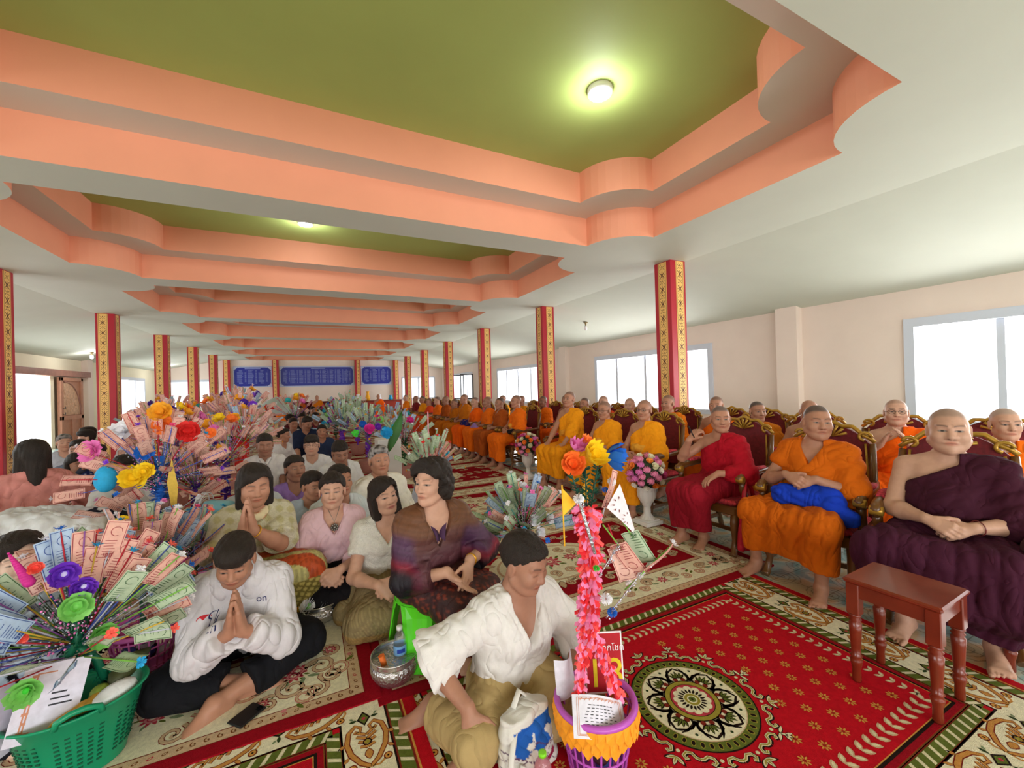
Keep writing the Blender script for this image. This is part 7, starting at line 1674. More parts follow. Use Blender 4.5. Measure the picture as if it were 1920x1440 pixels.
# --- woman in pink with a pendant ---
loc, rz = (.13, 3.08, .035), PI+.02; W, D = frame(loc, rz)
pinkw = person('woman in a pale pink wrap blouse with a silver pendant, kneeling, fingers interlaced', loc, rz, dict(hip=.18, lod=0, q=.95, skin='light', lean=.10, torso=.46, bust=.85, shw=.136, bulk=.9, top=.87,
    legs=[dict(k=W(.04, 2.80, .12), a=W(.05, 3.15, .07), f=D(0, 1, 0), s=D(1, 0, 0), show=0), dict(k=W(.21, 2.80, .12), a=W(.2, 3.15, .07), f=D(0, 1, 0), s=D(-1, 0, 0), show=0)],
    arms=[dict(w=W(.05, 2.76, .31), pole=D(-.5, .3, -.4), d=D(.75, -.4, -.35), n=D(.2, .7, -.6), t=D(.1, -.6, .8), curl=(.75, .95, .6)), dict(w=W(.16, 2.76, .32), pole=D(.5, .3, -.4), d=D(-.75, -.4, -.35), n=D(-.2, .7, -.6), t=D(-.1, -.6, .8), curl=(.7, .95, .6))],
    face=dict(fat=.97, squint=.68, gaze=(.003, 0), jaw=.95), hair='bun', head=(-.1, .02, 0), bunz=.06,
    wear=[dict(kind='shirt', name='wrap_blouse', col=S(226, 190, 200), sleeve=1.55, inf=.02, flare=.008, bottom=-.03, v=.11, neckw=.064, fold=.008, freq=30, seed=26), dict(kind='skirt', col=S(24, 22, 26), len=.9, inf=.02, web=3)]))
mb = MB(); q = Vector((0, .150, .50)); mb.tube([(.055, .06, .665), (.03, .13, .60), (0, .158, .53), (-.03, .13, .60), (-.055, .06, .665)], .0022, 5)
for i in range(8): a = i*PI/4; mb.sphere((.018*math.cos(a), .168, .50+.018*math.sin(a)), .009, 0, 7, 5)
mb.sphere((0, .17, .50), .013); mb.build('pendant_necklace', mat('old_silver', S(130, 126, 120), .4, metal=.8), pinkw)
# --- praying woman in cream lace ---
def cream_brocade(V, L, c):
    m = np.clip(vnoise(V, 60, 4)*3, 0, 1)[:, None]; return np.array(S(226, 222, 196))*(1-m)+np.array(S(206, 200, 150))*m
def gold_sarong(V, L, c):
    d = V[:, 1]+.15*V[:, 2]; g = np.abs(np.sin(V[:, 0]*70+V[:, 2]*40)*np.sin(V[:, 2]*90-V[:, 0]*40)) > .45; o = np.where(g[:, None], S(186, 168, 92), S(122, 108, 52))
    up_ = V[:, 2] > .30+.1*(V[:, 1] < .15); o2 = np.where((np.sin(V[:, 1]*42+V[:, 0]*18) > -.1)[:, None], S(190, 78, 34), S(196, 186, 120)); o2 = o2*(1-.3*(np.abs(np.sin(V[:, 0]*110)*np.sin(V[:, 1]*110)) > .5))[:, None]
    return np.where(up_[:, None], o2, o)
loc, rz = (-.34, 3.12, .018), PI+.22; W, D = frame(loc, rz)
def wear_scarf(c, w):
    q = c['q']; s = SDF(); Nk, up, fw, rt = c['Nk'], c['up'], c['fw'], c['rt']; pts = [Nk+rt*.07*math.sin(a)*q+fw*(.005+.075*math.cos(a))*q+up*(.02-.03*math.cos(a))*q for a in np.linspace(-PI, PI, 15)]
    for i in range(14): s.cone(pts[i], pts[i+1], .022*q, .022*q, .015)
    s.disp = wrinkle(.006, 60, 2); emit_cloth(c, s, 'scarf', w)
def scarf_col(V, L, c):
    m = np.clip(vnoise(V, 70, 9)*3-.3, 0, 1)[:, None]; return np.array(S(236, 220, 180))*(1-m)+np.array(S(206, 90, 60))*m
person('woman in cream lace and gold sarong on a stool, palms together at her face', loc, rz, dict(hip=.33, lod=0, q=1.0, skin='tan', lean=.2, torso=.45, bulk=1.05, bust=1.15, shw=.15, armr=1.08, top=.975,
    legs=[dict(k=W(-.30, 2.74, .33), a=W(-.28, 2.78, .07), f=D(0, -1, 0), s=D(1, 0, 0), show=0), dict(k=W(-.02, 2.82, .34), a=W(-.04, 2.88, .07), f=D(.1, -1, 0), s=D(-1, 0, 0), show=0)],
    arms=[dict(w=W(-.345, 2.70, .655), pole=D(-.35, -.1, -.9), d=D(.12, .05, 1), n=D(1, 0, 0), t=D(0, .7, .4), curl=(.04, .06, .05), spread=.012, thumb=(.95, .3)), dict(w=W(-.29, 2.70, .655), pole=D(.45, -.1, -.8), d=D(-.12, .05, 1), n=D(-1, 0, 0), t=D(0, .7, .4), curl=(.04, .06, .05), spread=.012, thumb=(.95, .3))],
    face=dict(fat=1.14, closed=1, jaw=1.1, nose=1.1), hair='bob', head=(.05, -.16, 0),
    wear=[dict(kind='shirt', name='lace_blouse', col=cream_brocade, mat=M_SHEER, sleeve=.9, inf=.016, flare=.03, bottom=-.05, v=.05, neckw=.068, fold=.009, freq=30, seed=36), dict(kind='skirt', col=gold_sarong, mat=M_SILK, len=.97, inf=.03, web=4, zmin=.01, fold=.008), dict(kind='scarf', col=scarf_col), dict(kind='bangle', arm=-1, key='gold', col=S(226, 170, 60))]))
# --- general floor-seated laypeople ---
def sitter(label, x, y, rz, top, zoff=.02, **k):
    """cross-legged or kneeling figure whose crown reaches height top"""
    o = dict(hip=.13, lod=1, q=.95, skin='tan', lean=.08, torso=.47, legs=cross_legs(), arms=lap_arms(.34, .22), face={}, hair='short', head=(0, 0, 0)); o.update(k)
    o['top'] = top
    return person(label, (x, y, zoff), rz, o)
sh = lambda col, **k: dict(kind='shirt', col=col, **k)
BLK = S(26, 26, 32)
def wear_tie(c, w):
    P, up, fw, Nk, q = c['P'], c['up'], c['fw'], c['Nk'], c['q']; mb = MB(); rt = c['rt']; pts = [(Nk-up*.02*q, .016), (Nk-up*.06*q, .012), (Nk-up*.2*q, .024), (Nk-up*.33*q, .03), (Nk-up*.36*q, .002)]; off = [.085, .118, .132, .135, .135]
    V = []
    for (p, w_), f in zip(pts, off):
        for s_ in (-1, 1): V.append(p+fw*f*q+rt*s_*w_*q)
    mb.add(V, [(2*i, 2*i+1, 2*i+3, 2*i+2) for i in range(4)]); o = mb.build('necktie', mat('tie_black', w['col'], .6), c['root']); o.modifiers.new('s', 'SOLIDIFY').thickness = .006
sitter('boy in a light blue shirt and black tie, looking down to his left', 0.0, 3.62, PI+.0, .80, q=.84, hs=1.05, torso=.42, lod=1, head=(.55, -.15, 0), face=dict(squint=.5), wear=[sh(S(190, 208, 230), sleeve=.6, v=.04, neckw=.06, inf=.014), dict(kind='tie', col=BLK), dict(kind='trousers', col=S(110, 26, 50), len=.9)])
old = sitter('old man with cropped grey hair in a collarless white shirt with frog buttons', .50, 3.55, PI+.1, .96, lod=0, skin='tan', bulk=1.0, head=(.05, .08, 0), greyhair=.75, face=dict(fat=1.0, grey=1, squint=.5, jaw=1.05), arms=clasp_arms(.3, .3), wear=[sh(S(232, 230, 218), sleeve=1.8, v=.05, neckw=.06, inf=.02, name='shirt', seed=9), dict(kind='collar', col=S(240, 240, 238), key='w', v=.06), dict(kind='trousers', col=S(200, 195, 180), len=.9)])
mb = MB()
for z in (.50, .44, .38, .32): mb.tube([(-.025, .158, z), (.025, .158, z)], .004, 5); mb.sphere((0, .16, z), .008, 0, 6, 4)
mb.build('frog_buttons', mat('button_tan', S(150, 130, 100), .5), old)
sitter('smiling woman in a lilac blouse with hair tied back, behind the boy with the tie', -.13, 4.15, PI+.2, .86, lod=1, skin='brown', hair='tied', head=(.15, .1, 0), bust=.9, face=dict(squint=.45), wear=[sh(S(158, 124, 200), sleeve=.6, v=.07), dict(kind='skirt', col=S(80, 60, 90))])
sitter('man in a white polo shirt with a small chest badge, eyes down', -.45, 5.35, PI+.1, .97, lod=1, skin='brown', hair='short', head=(.05, -.18, 0), bulk=1.05, face=dict(fat=1.1, closed=1), wear=[sh(S(234, 234, 236), sleeve=.6, v=.08, neckw=.062), dict(kind='collar', col=S(238, 238, 240), key='w2', v=.07), dict(kind='trousers', col=BLK)])
gl = sitter('woman with round glasses and a short bob in a white zip blouse', .02, 5.25, PI+.05, .93, lod=1, skin='light', hair='fringe', head=(-.1, .05, 0), face=dict(squint=.5, fat=1.02), arms=clasp_arms(.3, .26), bust=.9, wear=[sh(S(232, 234, 240), sleeve=1.7, v=.05), dict(kind='glasses'), dict(kind='skirt', col=BLK)])
sitter('woman in white with a black shoulder strap, head bowed', .27, 4.7, PI+.35, .90, lod=1, skin='brown', hair='tied', head=(-.2, -.4, .1), bust=.9, wear=[sh(S(230, 234, 238), sleeve=1.7, v=.06), dict(kind='skirt', col=S(60, 60, 70))])
sitter('person with a black hair bun hidden behind the woman in pink', .19, 3.42, PI+.2, .86, lod=1, hair='bun', bunz=.03, head=(.2, .05, 0), wear=[sh(S(214, 226, 232), sleeve=1.0), dict(kind='skirt', col=BLK)])
sitter('woman with long brown hair in a pale blue top, behind the praying lace woman', -.42, 3.85, PI+.1, .87, lod=1, hair='long', haircol=S(70, 46, 36), head=(.2, -.15, 0), skin='brown', wear=[sh(S(206, 216, 228), sleeve=1.5), dict(kind='skirt', col=S(90, 90, 110))])
sitter('bowed man in a navy shirt in the third row', -.06, 8.3, PI+.1, .97, lod=2, hair='short', head=(.5, -.4, 0), wear=[sh(S(36, 46, 74), sleeve=1.0)])
sitter('boy with short hair in a navy checked shirt beside the violet streamers', .19, 7.6, PI, .86, lod=2, q=.88, hair='short', head=(0, 0, 0), wear=[sh(S(48, 62, 96), sleeve=.7)])
sitter('woman with hair drawn back turning sideways, behind the white polo man', -.42, 7.3, PI+1.0, .88, lod=2, hair='bun', head=(.3, -.1, 0), wear=[sh(S(226, 226, 230), sleeve=.7)])
BH = [(-.30, 9.4, .9, S(210, 214, 224), .3), (-.12, 10.2, .95, S(24, 24, 30), -.2), (.12, 10.9, .92, S(120, 40, 50), .4), (-.45, 11.0, .9, S(90, 30, 40), 1.2), (-.10, 12.0, .93, S(226, 226, 230), 0), (.3, 12.6, .92, S(60, 60, 80), -.3), (-.35, 13.2, .93, S(140, 60, 70), .5), (.1, 14.2, .95, S(200, 200, 210), .1), (-.3, 15.4, .95, S(50, 50, 60), .9), (.45, 15.8, .9, S(110, 100, 90), -.4)]
for i, (x, y, tp, col, hy) in enumerate(BH):
    sitter('%s in the centre rows, %s behind the white polo man' % (['person in pale grey', 'person in black', 'person in dark red', 'person in maroon', 'person in white', 'person in slate', 'person in dusty rose', 'person in light grey', 'person in charcoal', 'person in taupe'][i], ['second row', 'third row', 'fourth row', 'fourth row, leftmost', 'fifth row', 'sixth row', 'seventh row', 'eighth row', 'ninth row', 'tenth row'][i]), x, y, PI+hy, tp, lod=2, hair=('short', 'tied', 'short', 'bun', 'long')[i % 5], skin=('tan', 'brown', 'mid')[i % 3], head=(.2*math.sin(i*2), -.1, 0), wear=[sh(col, sleeve=.8)])
# --- left side ---
loc, rz = (-1.95, 4.58, .02), .35; W, D = frame(loc, rz)
person('woman in a dusty pink jacket, back turned, reaching to the red column', loc, rz, dict(hip=.40, lod=1, q=1.0, skin='brown', lean=.0, torso=.50, bulk=.92, shw=.14, armr=1.0, top=1.10,
    legs=[dict(k=(.12, .25, .08), a=(.12, -.15, .05), f=(0, -1, 0), s=(-1, 0, 0), show=0), dict(k=(-.12, .25, .08), a=(-.12, -.15, .05), f=(0, -1, 0), s=(1, 0, 0), show=0)],
    arms=[dict(w=(.24, .28, .5), pole=(.5, -.2, -.3), d=(0, 1, -.2), n=(0, 0, -1), t=(-1, 0, 0)), dict(w=(-.50, .0, .74), pole=(-.2, -.5, -.6), d=(-1, .2, 0), n=(0, 0, -1), t=(0, 1, 0))],
    face={}, hair='long', head=(.3, 0, 0), wear=[sh(S(206, 136, 128), sleeve=1.85, inf=.022, v=0, bottom=-.2, necktop=.03, fold=.014, name='jacket'), dict(kind='skirt', col=lambda V, L, c: np.where((vnoise(V, 50, 3) > .2)[:, None], S(160, 94, 94), S(196, 126, 118)), len=.9, inf=.02, web=4, fold=.014)]))
sitter('young man in a dotted navy shirt with his face lifted, left side', -1.86, 5.35, PI+.9, .95, lod=1, hair='fringe', skin='light', head=(.25, .45, 0), face=dict(closed=1, mouth=.001), arms=lap_arms(.32, .25), wear=[sh(lambda V, L, c: np.where(((np.sin(V[:, 0]*190)*np.sin(V[:, 2]*190) > .8))[:, None], S(180, 190, 220), S(28, 44, 100)), sleeve=.7, v=.06), dict(kind='trousers', col=S(110, 96, 76), len=.9)])
sitter('man with dark cropped hair in a slate shirt behind the navy-shirted youth', -2.25, 6.1, PI+.6, .97, lod=2, hair='short', skin='brown', head=(-.6, .05, 0), wear=[sh(S(110, 120, 140), sleeve=.8)])
def wear_mask(c, w):
    HR, Hc, q = c['HR'], c['Hc'], c['hs']; s = SDF(); s.ell(Hc+HR @ V3(0, .055, -.045)*q, V3(.052, .052, .05)*q, HR, .01); s.cuts.append(plane(Hc+HR @ V3(0, .03, 0)*q, -HR[:, 1])); emit_cloth(c, s, 'face_mask', w, .006)
sitter('woman in a face mask and black top beside the pink jacket', -2.0, 5.4, PI+.4, .90, lod=1, hair='long', skin='brown', head=(.3, 0, 0), wear=[sh(S(26, 24, 30), sleeve=1.4), dict(kind='mask', col=S(70, 74, 90)), dict(kind='trousers', col=S(44, 60, 96), len=.9)])
sitter('grey-haired person in white by the carved door', -3.1, 8.0, PI+.5, .92, lod=2, hair='short', greyhair=.8, skin='light', wear=[sh(S(200, 210, 226), sleeve=.8)])
sitter('person in a bright white shirt before the carved door', -3.05, 8.7, PI-.9, .92, lod=2, hair='fringe', skin='light', head=(-.2, 0, 0), wear=[sh(S(236, 240, 248), sleeve=.8)])
sitter('child in a grey camouflage top by the second left column', -3.35, 9.6, PI-1.0, .92, lod=2, hair='fringe', skin='light', wear=[sh(S(150, 150, 146), sleeve=.8)])
def wear_strap(c, w):
    P, up, fw, Nk, q, rt = c['P'], c['up'], c['fw'], c['Nk'], c['q'], c['rt']; mb = MB(); pts = [Nk+rt*.08*q+up*.02, Nk+rt*.05*q+fw*.12*q-up*.06*q, Nk-rt*.01*q+fw*.145*q-up*.2*q, Nk-rt*.1*q+fw*.13*q-up*.35*q]
    mb.tube(pts, .018, 6, flat=.25); mb.build('bag_strap', mat('strap_black', w['col'], .6), c['root'])
sitter('man in a grey-white shirt with a black bag strap, behind pink notes', -1.42, 4.62, PI+.25, .93, lod=1, hair='short', skin='dark', head=(.1, -.15, 0), bulk=1.05, wear=[sh(S(212, 212, 208), sleeve=.75, v=.03, neckw=.066), dict(kind='strap', col=S(24, 24, 26)), dict(kind='trousers', col=BLK, len=.9)])
for i, (x, y, tp, col, hr_) in enumerate(((-3.0, 13.5, .95, S(160, 170, 190), 'short'), (-2.5, 11.6, .95, S(40, 40, 50), 'short'), (-2.75, 10.6, .9, S(220, 220, 226), 'tied'), (-2.1, 9.9, .9, S(150, 160, 190), 'short'), (-2.0, 8.6, .92, S(210, 206, 214), 'fringe'), (-1.75, 12.6, .95, S(30, 30, 40), 'short'), (-3.3, 15.5, .95, S(90, 90, 110), 'short'), (-2.6, 8.9, .86, S(230, 230, 234), 'bun'))):
    sitter('%s, behind the blue ribbon tree' % ['man in dusty blue by the fourth left column', 'man in black', 'woman in white with tied hair', 'man in pale blue', 'fringed youth in grey-pink', 'man in near-black farther right', 'man in slate near the back columns', 'small woman in white with a bun'][i], x, y, PI+.3*math.sin(i*3), tp, lod=2, hair=hr_, skin=('tan', 'brown')[i % 2], wear=[sh(col, sleeve=.8)])
# girl at the left edge and the bending white shirt
loc, rz = (-1.16, 2.66, .022), PI+.15; W, D = frame(loc, rz)
girl = person('black-haired girl in a pale blue and black printed shirt, at the left edge', loc, rz, dict(hip=.13, lod=0, q=.93, skin='pale', lean=.1, torso=.43, bulk=.85, shw=.145, armr=.85, legs=cross_legs(), arms=lap_arms(.3, .2), face=dict(squint=.5, jaw=.9, brow=.8, gaze=(.0, -.001)), hair='bob', top=.83, head=(.35, .05, .12),
    wear=[sh(lambda V, L, c: np.where((((np.abs(vnoise(V*np.array([1, 0, 1]), 55, 3)) < .13) & (V[:, 2] > .24)) | ((V[:, 2] < .26) & (V[:, 2] > .16) & (np.sin(V[:, 0]*80) > .3)))[:, None], S(20, 20, 26), S(190, 208, 226)), sleeve=.8, v=.02, neckw=.066, inf=.022), dict(kind='trousers', col=S(24, 24, 34), len=.9)]))
loc, rz = (-1.34, 3.78, .02), PI/2+.1; W, D = frame(loc, rz)
person('person in a plain white shirt bending forward, seen from behind at the left edge', loc, rz, dict(hip=.46, lod=1, q=1.05, skin='brown', lean=1.3, torso=.46, bulk=1.25, legs=[dict(k=(.12, .25, .08), a=(.12, -.15, .05), f=(0, -1, 0), s=(-1, 0, 0), show=0), dict(k=(-.12, .25, .08), a=(-.12, -.15, .05), f=(0, -1, 0), s=(1, 0, 0), show=0)],
    arms=[dict(w=(.2, .7, .12), pole=(.5, 0, .2), d=(0, 1, 0), n=(0, 0, -1), t=(-1, 0, 0)), dict(w=(-.2, .7, .12), pole=(-.5, 0, .2), d=(0, 1, 0), n=(0, 0, -1), t=(1, 0, 0))], face={}, hair='short', head=(0, -.6, 0), wear=[sh(S(228, 232, 236), sleeve=1.2, inf=.03, bottom=-.08, v=0), dict(kind='trousers', col=S(30, 30, 50), len=.95, inf=.02)]))
# --- monks ---
OR = {'orange': S(246, 116, 18), 'yellow': S(250, 160, 22), 'saffron': S(232, 122, 14), 'ochre': S(206, 116, 20), 'bright': S(255, 104, 10), 'crimson': S(172, 16, 36), 'plum': S(60, 20, 38), 'maroon': S(120, 26, 32), 'brown': S(176, 84, 26), 'coral': S(240, 84, 40), 'deep': S(204, 98, 10)}
def monk(label, x, y, rz, rcol, lod=1, top=None, chair=None, **k):
    q = k.pop('q', .95); wk = k.pop('robe', {}); hip = SEAT+.085
    o = dict(hip=hip, lod=lod, q=q, skin='tan', lean=-.02, torso=.47, bulk=1.0, legs=chair_legs(hip, .15, .40, hip-.01, .15, .40, .072), arms=clasp_arms(.24, hip+.13), face=dict(stubble=.75, brow=.9), head=(0, 0, 0)); f = k.pop('face', {}); o.update(k); o['face'] = dict(o['face'], **f)
    if top is not None: o['top'] = top
    w = dict(kind='robe', col=OR[rcol] if isinstance(rcol, str) else rcol, seed=int(abs(x*31+y*17)) % 97); w.update(wk); o['wear'] = [w]+o.pop('extra_wear', [])
    p = person(label, (x, y, 0), rz, o)
    if chair: make_chair(chair, (x+math.sin(rz)*.02, y-math.cos(rz)*.02, 0), rz)
    return p
# maroon monk (nearest)
X, Y, R_ = 3.24, .99, PI/2+.22
monk('monk in a dark plum robe with hands folded, nearest the right edge', X, Y, R_, 'plum', 0, 1.23, 'carved gilt armchair of the monk in the dark plum robe', q=.99, bulk=1.22, belly=.9, armr=1.18, shw=.18, skin=S(192, 150, 128), hs=1.06, face=dict(fat=1.15, jaw=1.25, stubble=.45, stubcol=(.13, .12, .11), nose=1.15), head=(.18, .03, 0),
     extra_wear=[dict(kind='bangle', arm=-1, key='cord', col=S(110, 40, 40), r=.0025, metal=0)], legs=chair_legs(.5, .24, .38, .48, .16, .30, .075), arms=clasp_arms(.33, .64, -.02), robe=dict(col2=S(66, 24, 46), len=.95, slope=.55, drape=.15, fold=.014, zb=.13, extra=[((-.26, .38, .42), (.26, .38, .42), .1, .1, .08), ((-.24, .42, .3), (.24, .42, .3), .08, .08, .08)]))
# orange monk
X, Y, R_ = 3.22, 1.66, PI/2+.18; W, D = frame((X, Y, 0), R_)
monk('barefoot monk in a saffron robe covering both shoulders, staring out', X, Y, R_, 'deep', 0, 1.23, 'carved gilt armchair of the staring saffron-robed monk', q=.97, bulk=1.12, belly=.6, armr=1.08, shw=.168, skin='mid', hs=1.04, face=dict(fat=1.14, jaw=1.2, stubble=.85, stubcol=(.05, .045, .045), brow=1, nose=1.15), head=(.62, .0, -.04),
     legs=[dict(k=W(2.86, 1.90, .47), a=W(2.93, 1.93, .072), f=D(-1, .05, 0), s=D(0, -1, 0)), dict(k=W(2.84, 1.43, .48), a=W(2.90, 1.49, .072), f=D(-1, -.35, 0), s=D(0, 1, 0))], arms=clasp_arms(.27, .74, .02), robe=dict(both=1, sash=S(214, 150, 26), shawl=1, len=.62, drape=.1, fold=.012, zb=.20))
# crimson monk
X, Y, R_ = 3.24, 2.42, PI/2+.05; W, D = frame((X, Y, 0), R_)
cm = monk('monk in a crimson robe holding a pen to his chin', X, Y, R_, 'crimson', 0, 1.2, 'carved gilt armchair of the crimson-robed monk', q=.96, bulk=1.0, skin='tan', face=dict(stubble=.8, stubcol=(.09, .085, .085), fat=1.03, brow=.8), head=(.75, .0, 0), lean=.02,
     legs=[dict(k=W(2.86, 2.58, .47), a=W(2.92, 2.60, .07), f=D(-1, .1, -.1), s=D(0, -1, 0)), dict(k=W(2.84, 2.36, .48), a=W(3.0, 2.44, .09), f=D(-.9, -.3, -.2), s=D(0, 1, 0))],
     arms=[dict(w=W(2.98, 2.54, .90), pole=D(-.3, .6, -.8), d=D(.45, -.45, .8), n=D(.9, -.2, -.2), t=D(.2, -.9, .3), curl=(.7, .8, .5)), dict(w=W(2.96, 2.25, .66), pole=D(.5, -.5, -.3), d=D(-.8, .3, -.4), n=D(-.2, 0, -1), t=D(.2, .9, 0), curl=(.3, .4, .3))], robe=dict(col2=S(150, 22, 40), len=.82, slope=.6, drape=.5, fold=.010))
pen = MB(); a_ = W(2.93, 2.50, 1.03); b_ = W(2.95, 2.46, .93); pen.tube([a_, b_], .005, 6); o_ = pen.build('pen', mat('pen_black', S(20, 20, 22), .4), None, (X, Y, 0), (0, 0, R_)); tag(o_, 'black pen in the raised hand of the crimson-robed monk', 'pen')
# yellow trio
FR = [('y3', 3.32, 3.42, 'yellow', 1.23, 'monk in a golden yellow robe and glasses beside the near column', (.25, .02, 0), .35, 1), ('y2', 3.34, 4.12, 'yellow', 1.2, 'thin monk in a yellow robe with glasses, third armchair beyond the near column', (.15, -.05, 0), .5, 1), ('y1', 3.30, 4.85, 'yellow', 1.32, 'tall monk in a yellow robe leaning forward, hands on his knees', (.1, .12, 0), .6, 0)]
for key, x, y, col, tp, lb, hd, stb, gls in FR:
    arms = lap_arms(.40, .56, .14) if key == 'y1' else clasp_arms(.25, .64)
    p = monk(lb, x, y, PI/2+(.1 if key != 'y1' else .25), col, 1, tp, 'carved armchair of the %s' % lb.split(',')[0].replace('monk in', 'monk wearing'), face=dict(stubble=stb, stubcol=(.08, .07, .065)), head=hd, skin='tan', robe=dict(sash=S(236, 170, 60), fold=.010), arms=arms, **(dict(extra_wear=[dict(kind='glasses')]) if gls else {}))
# farther front row
FB = [(6.46, 'orange', 1.26, 'with a pale yellow sash, first beyond the second urn', .1), (7.15, 'brown', 1.21, 'with a brown shawl leaning on his arm', .15), (7.75, 'orange', 1.22, 'with a lilac cloth bundle on his knees', 0), (8.45, 'bright', 1.2, 'with a dark blue patterned bag on his lap', .3), (9.15, 'ochre', 1.26, 'sitting upright behind the blue bag', 0), (9.85, 'ochre', 1.14, 'wearing glasses, chin on hand', .1), (10.6, 'brown', 1.2, 'partly hidden by the ochre monk in glasses', .1),
      (11.4, 'orange', 1.18, 'with a grey cropped head, mid row', -.2), (12.3, 'coral', 1.12, 'short, in a coral wrap', .1), (13.1, 'yellow', 1.18, 'in a pale yellow wrap toward the far end', .1), (14.0, 'maroon', 1.18, 'in dark maroon toward the far end', .2), (15.6, 'saffron', 1.2, 'last in the front row', .1)]
for i, (y, col, tp, lb, hy) in enumerate(FB):
    monk('monk in a%s %s robe, %s' % ('n' if col in ('orange', 'ochre') else '', {'bright': 'bright orange', 'saffron': 'saffron'}.get(col, col), lb), 3.28, y, PI/2+.05*math.sin(i*5), col, 1 if i < 3 else 2, tp, 'carved armchair %s in the far stretch of the front row' % ['first', 'second', 'third', 'fourth', 'fifth', 'sixth', 'seventh', 'eighth', 'ninth', 'tenth', 'eleventh', 'last'][i], skin=('tan', 'mid', 'brown', 'light')[i % 4], face=dict(stubble=(.5, .8, .3, .7)[i % 4]), head=(hy, .0, 0), robe=dict(both=1 if col in ('brown', 'ochre', 'maroon') else 0, sash=S(236, 170, 60) if i == 0 else None, len=.78))
# second row
SR = [(4.42, 1.06, 'orange', 1.17, 'monk in an orange robe behind the plum-robed monk, nearest the big window', (.25, 0, 0), dict(grey=1)), (4.42, 1.66, 'bright', 1.22, 'monk in a vivid orange robe and glasses, fingertips together, before the window frame', (.1, .12, 0), {}), (4.42, 2.34, 'orange', 1.2, 'bald monk in an orange robe looking down, by the wall pilaster', (.45, -.28, 0), {}),
      (4.42, 2.86, 'ochre', 1.18, 'young monk in an ochre robe against the cream wall', (.7, 0, 0), {}), (4.42, 3.36, 'orange', 1.23, 'monk in orange directly behind the crimson-robed monk', (.3, 0, 0), {}), (4.24, 3.93, 'saffron', 1.25, 'monk half hidden behind the near red column', (0, 0, 0), {}), (4.35, 4.78, 'bright', 1.19, 'monk in vivid orange just left of the near column, second row', (.4, 0, 0), {}), (4.35, 5.40, 'coral', 1.22, 'monk with pale cropped hair behind the thin monk with glasses', (.3, 0, 0), {}),
      (4.38, 5.95, 'coral', 1.18, 'monk in coral orange between two yellow monks, second row', (.2, 0, 0), {}), (4.35, 6.5, 'bright', 1.23, 'smiling monk in orange behind the tall yellow monk', (1.0, .05, 0), {}), (4.3, 7.25, 'orange', 1.2, 'monk in orange with a navy bag just left of the second column', (.2, 0, 0), {}), (4.3, 8.2, 'yellow', 1.2, 'monk in yellow in the second row before the second window', (.3, 0, 0), {}), (4.3, 9.2, 'yellow', 1.2, 'far monk in yellow in the second row, near the open casement', (.2, 0, 0), {})]
for i, (x, y, col, tp, lb, hd, fx) in enumerate(SR):
    arms = clasp_arms(.25, .64)
    if i == 1: arms = [dict(w=(.09, .26, .86), pole=(.6, -.2, -.6), d=(-.45, .2, .8), n=(-.8, .1, -.3), t=(-.2, -.7, .5), curl=(.1, .2, .15), spread=.08), dict(w=(-.09, .26, .86), pole=(-.6, -.2, -.6), d=(.45, .2, .8), n=(.8, .1, -.3), t=(.2, -.7, .5), curl=(.1, .2, .15), spread=.08)]
    monk(lb, x, y, PI/2+.12+(.2 if i < 4 else 0), col, 0 if i in (0, 1) else 1 if i < 8 else 2, tp, 'carved armchair of the second row, %s' % ['behind the plum-robed monk', 'by the window frame', 'by the wall pilaster', 'of the young ochre monk', 'behind the crimson monk', 'beside the near column', 'just past the near column', 'behind the thin yellow monk', 'between the yellow monks', 'of the smiling monk', 'beside the second column', 'before the second window', 'near the casement'][i], skin=('light', 'light', 'tan', 'mid', 'tan', 'tan', 'light', 'light', 'tan', 'mid', 'dark', 'tan', 'tan')[i], face=dict(stubble=(.5, .35, .15, .9, .6, .5, .3, .3, .8, .9, .6, .5, .5)[i], closed=1 if i == 2 else 0, fat=1.12 if i == 1 else 1, stubcol=(.3, .29, .28) if i == 0 else (.06, .055, .05)), head=hd, arms=arms, robe=dict(sash=S(240, 150, 40) if i in (0, 3) else None, len=.8), **(dict(bulk=1.12, belly=.5) if i == 0 else dict(bulk=1.12, belly=.5, extra_wear=[dict(kind='glasses')]) if i == 1 else {}))
for i, (x, c, tp) in enumerate(((-1.0, 'orange', 1.22), (-.35, 'brown', 1.15), (.35, 'ochre', 1.25), (1.0, 'maroon', 1.12), (3.0, 'bright', 1.2))):
    monk('monk facing the camera on the back bench, %s' % ['leftmost, bald and in orange', 'second from the left, in brown', 'in the middle, upright in ochre', 'fourth, in maroon', 'beside the altar table, in bright orange'][i], x, 20.45, PI, c, 3, tp)
# ---------------- cloths and bags with the monks ----------------
def cloth_bundle(name, label, cat, prims, col, loc, rz, seed=1, amp=.012, freq=32, h=.009, m=None, cutz=None):
    s = SDF()
    for p in prims: s.cone(*p)
    s.disp = wrinkle(amp, freq, seed)
    if cutz is not None: s.cuts.append(plane((0, 0, cutz), (0, 0, -1)))
    V, Fc = solid(s, h); C = col(V, V, None) if callable(col) else np.tile(np.array(col), (len(V), 1)); return tag(link(name, npmesh(name, V, Fc, m or M_CLOTH, C), None, loc, (0, 0, rz)), label, cat)
cloth_bundle('cloth_bag', 'royal blue cloth bag on the lap of the saffron-robed monk', 'bag', [((-.16, .25, .60), (.12, .27, .62), .055, .06, .05), ((.0, .2, .66), (-.15, .24, .64), .05, .05, .05), ((.12, .25, .60), (.16, .2, .56), .05, .04, .05), ((-.16, .27, .58), (-.24, .24, .52), .05, .05, .05)], S(22, 60, 190), (3.22, 1.66, 0), PI/2+.18, 4)
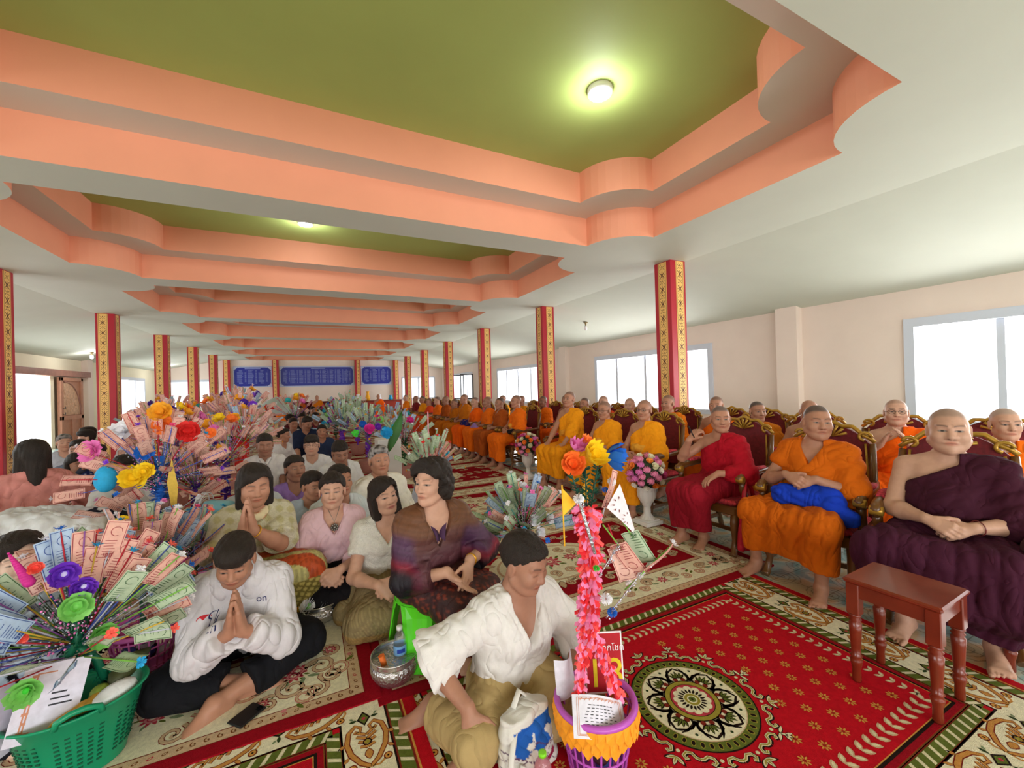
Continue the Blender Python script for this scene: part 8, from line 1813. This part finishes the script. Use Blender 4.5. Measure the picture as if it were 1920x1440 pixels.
# red shoulder bag hanging from the arm of the crimson monk's chair
t = thing('shoulder_bag', 'long red satin shoulder bag hanging from the armrest beside the crimson-robed monk', 'bag', (3.12, 2.10, 0), .15)
s = SDF()
for k in range(6): x = -.11+.045*k; s.cone((x, .005*(-1)**k, .40), (x*1.15, .012*(-1)**k, .10), .016, .022, .02)
s.disp = wrinkle(.008, 50, 5, (1, 0, 0)); s.cuts.append(plane((0, 0, .08), (0, 0, -1))); V, Fc = solid(s, .007); link('bag_body', npmesh('bag_body', V, Fc, M_SILK, np.tile(S(186, 14, 42), (len(V), 1))), t)
mb = MB(); mb.tube([(-.11, 0, .38), (-.05, .01, .55), (0, .02, .665), (.05, .01, .55), (.12, 0, .38)], .018, 8, flat=.35); mb.build('strap', mat('satin_red', S(186, 14, 42), .45), t)
cloth_bundle('dark_cloth_bag', 'dark maroon cloth bag slumped on the right-hand red stool', 'bag', [((-.08, -.05, .54), (.1, .02, .55), .06, .06, .04), ((-.05, .05, .6), (.08, .0, .62), .045, .04, .04)], S(62, 34, 40), (3.07, .60, .0), .3, 9, cutz=.484)
cloth_bundle('patterned_bag', 'dark blue patterned bag on the lap of the fourth far monk', 'bag', [((-.1, .25, .58), (.1, .25, .58), .08, .08, .05), ((-.05, .25, .66), (.05, .25, .66), .06, .06, .05)], lambda V, L, c: np.where((vnoise(V, 60, 3) > .45)[:, None], S(190, 110, 60), S(30, 36, 110)), (3.28, 8.45, 0), PI/2, 5, h=.014)
cloth_bundle('lilac_bundle', 'lilac cloth bundle on the knees of the third far monk', 'bag', [((-.06, .3, .57), (.06, .3, .57), .07, .07, .05), ((0, .3, .62), (0, .3, .66), .04, .03, .05)], S(160, 130, 200), (3.28, 7.75, 0), PI/2, 6, h=.014)
cloth_bundle('black_pouch', 'black pouch on the armrest of the nearest far monk in orange', 'bag', [((-.24, .18, .64), (-.16, .22, .63), .04, .04, .04)], S(28, 26, 30), (3.28, 6.46, 0), PI/2, 6, h=.012)
cloth_bundle('navy_bag', 'navy cloth bag on the lap of the monk beside the second column', 'bag', [((-.08, .26, .57), (.08, .26, .58), .07, .07, .05)], S(26, 30, 60), (4.3, 7.25, 0), PI/2, 7, h=.014)
print('script time', time.time()-T_START)
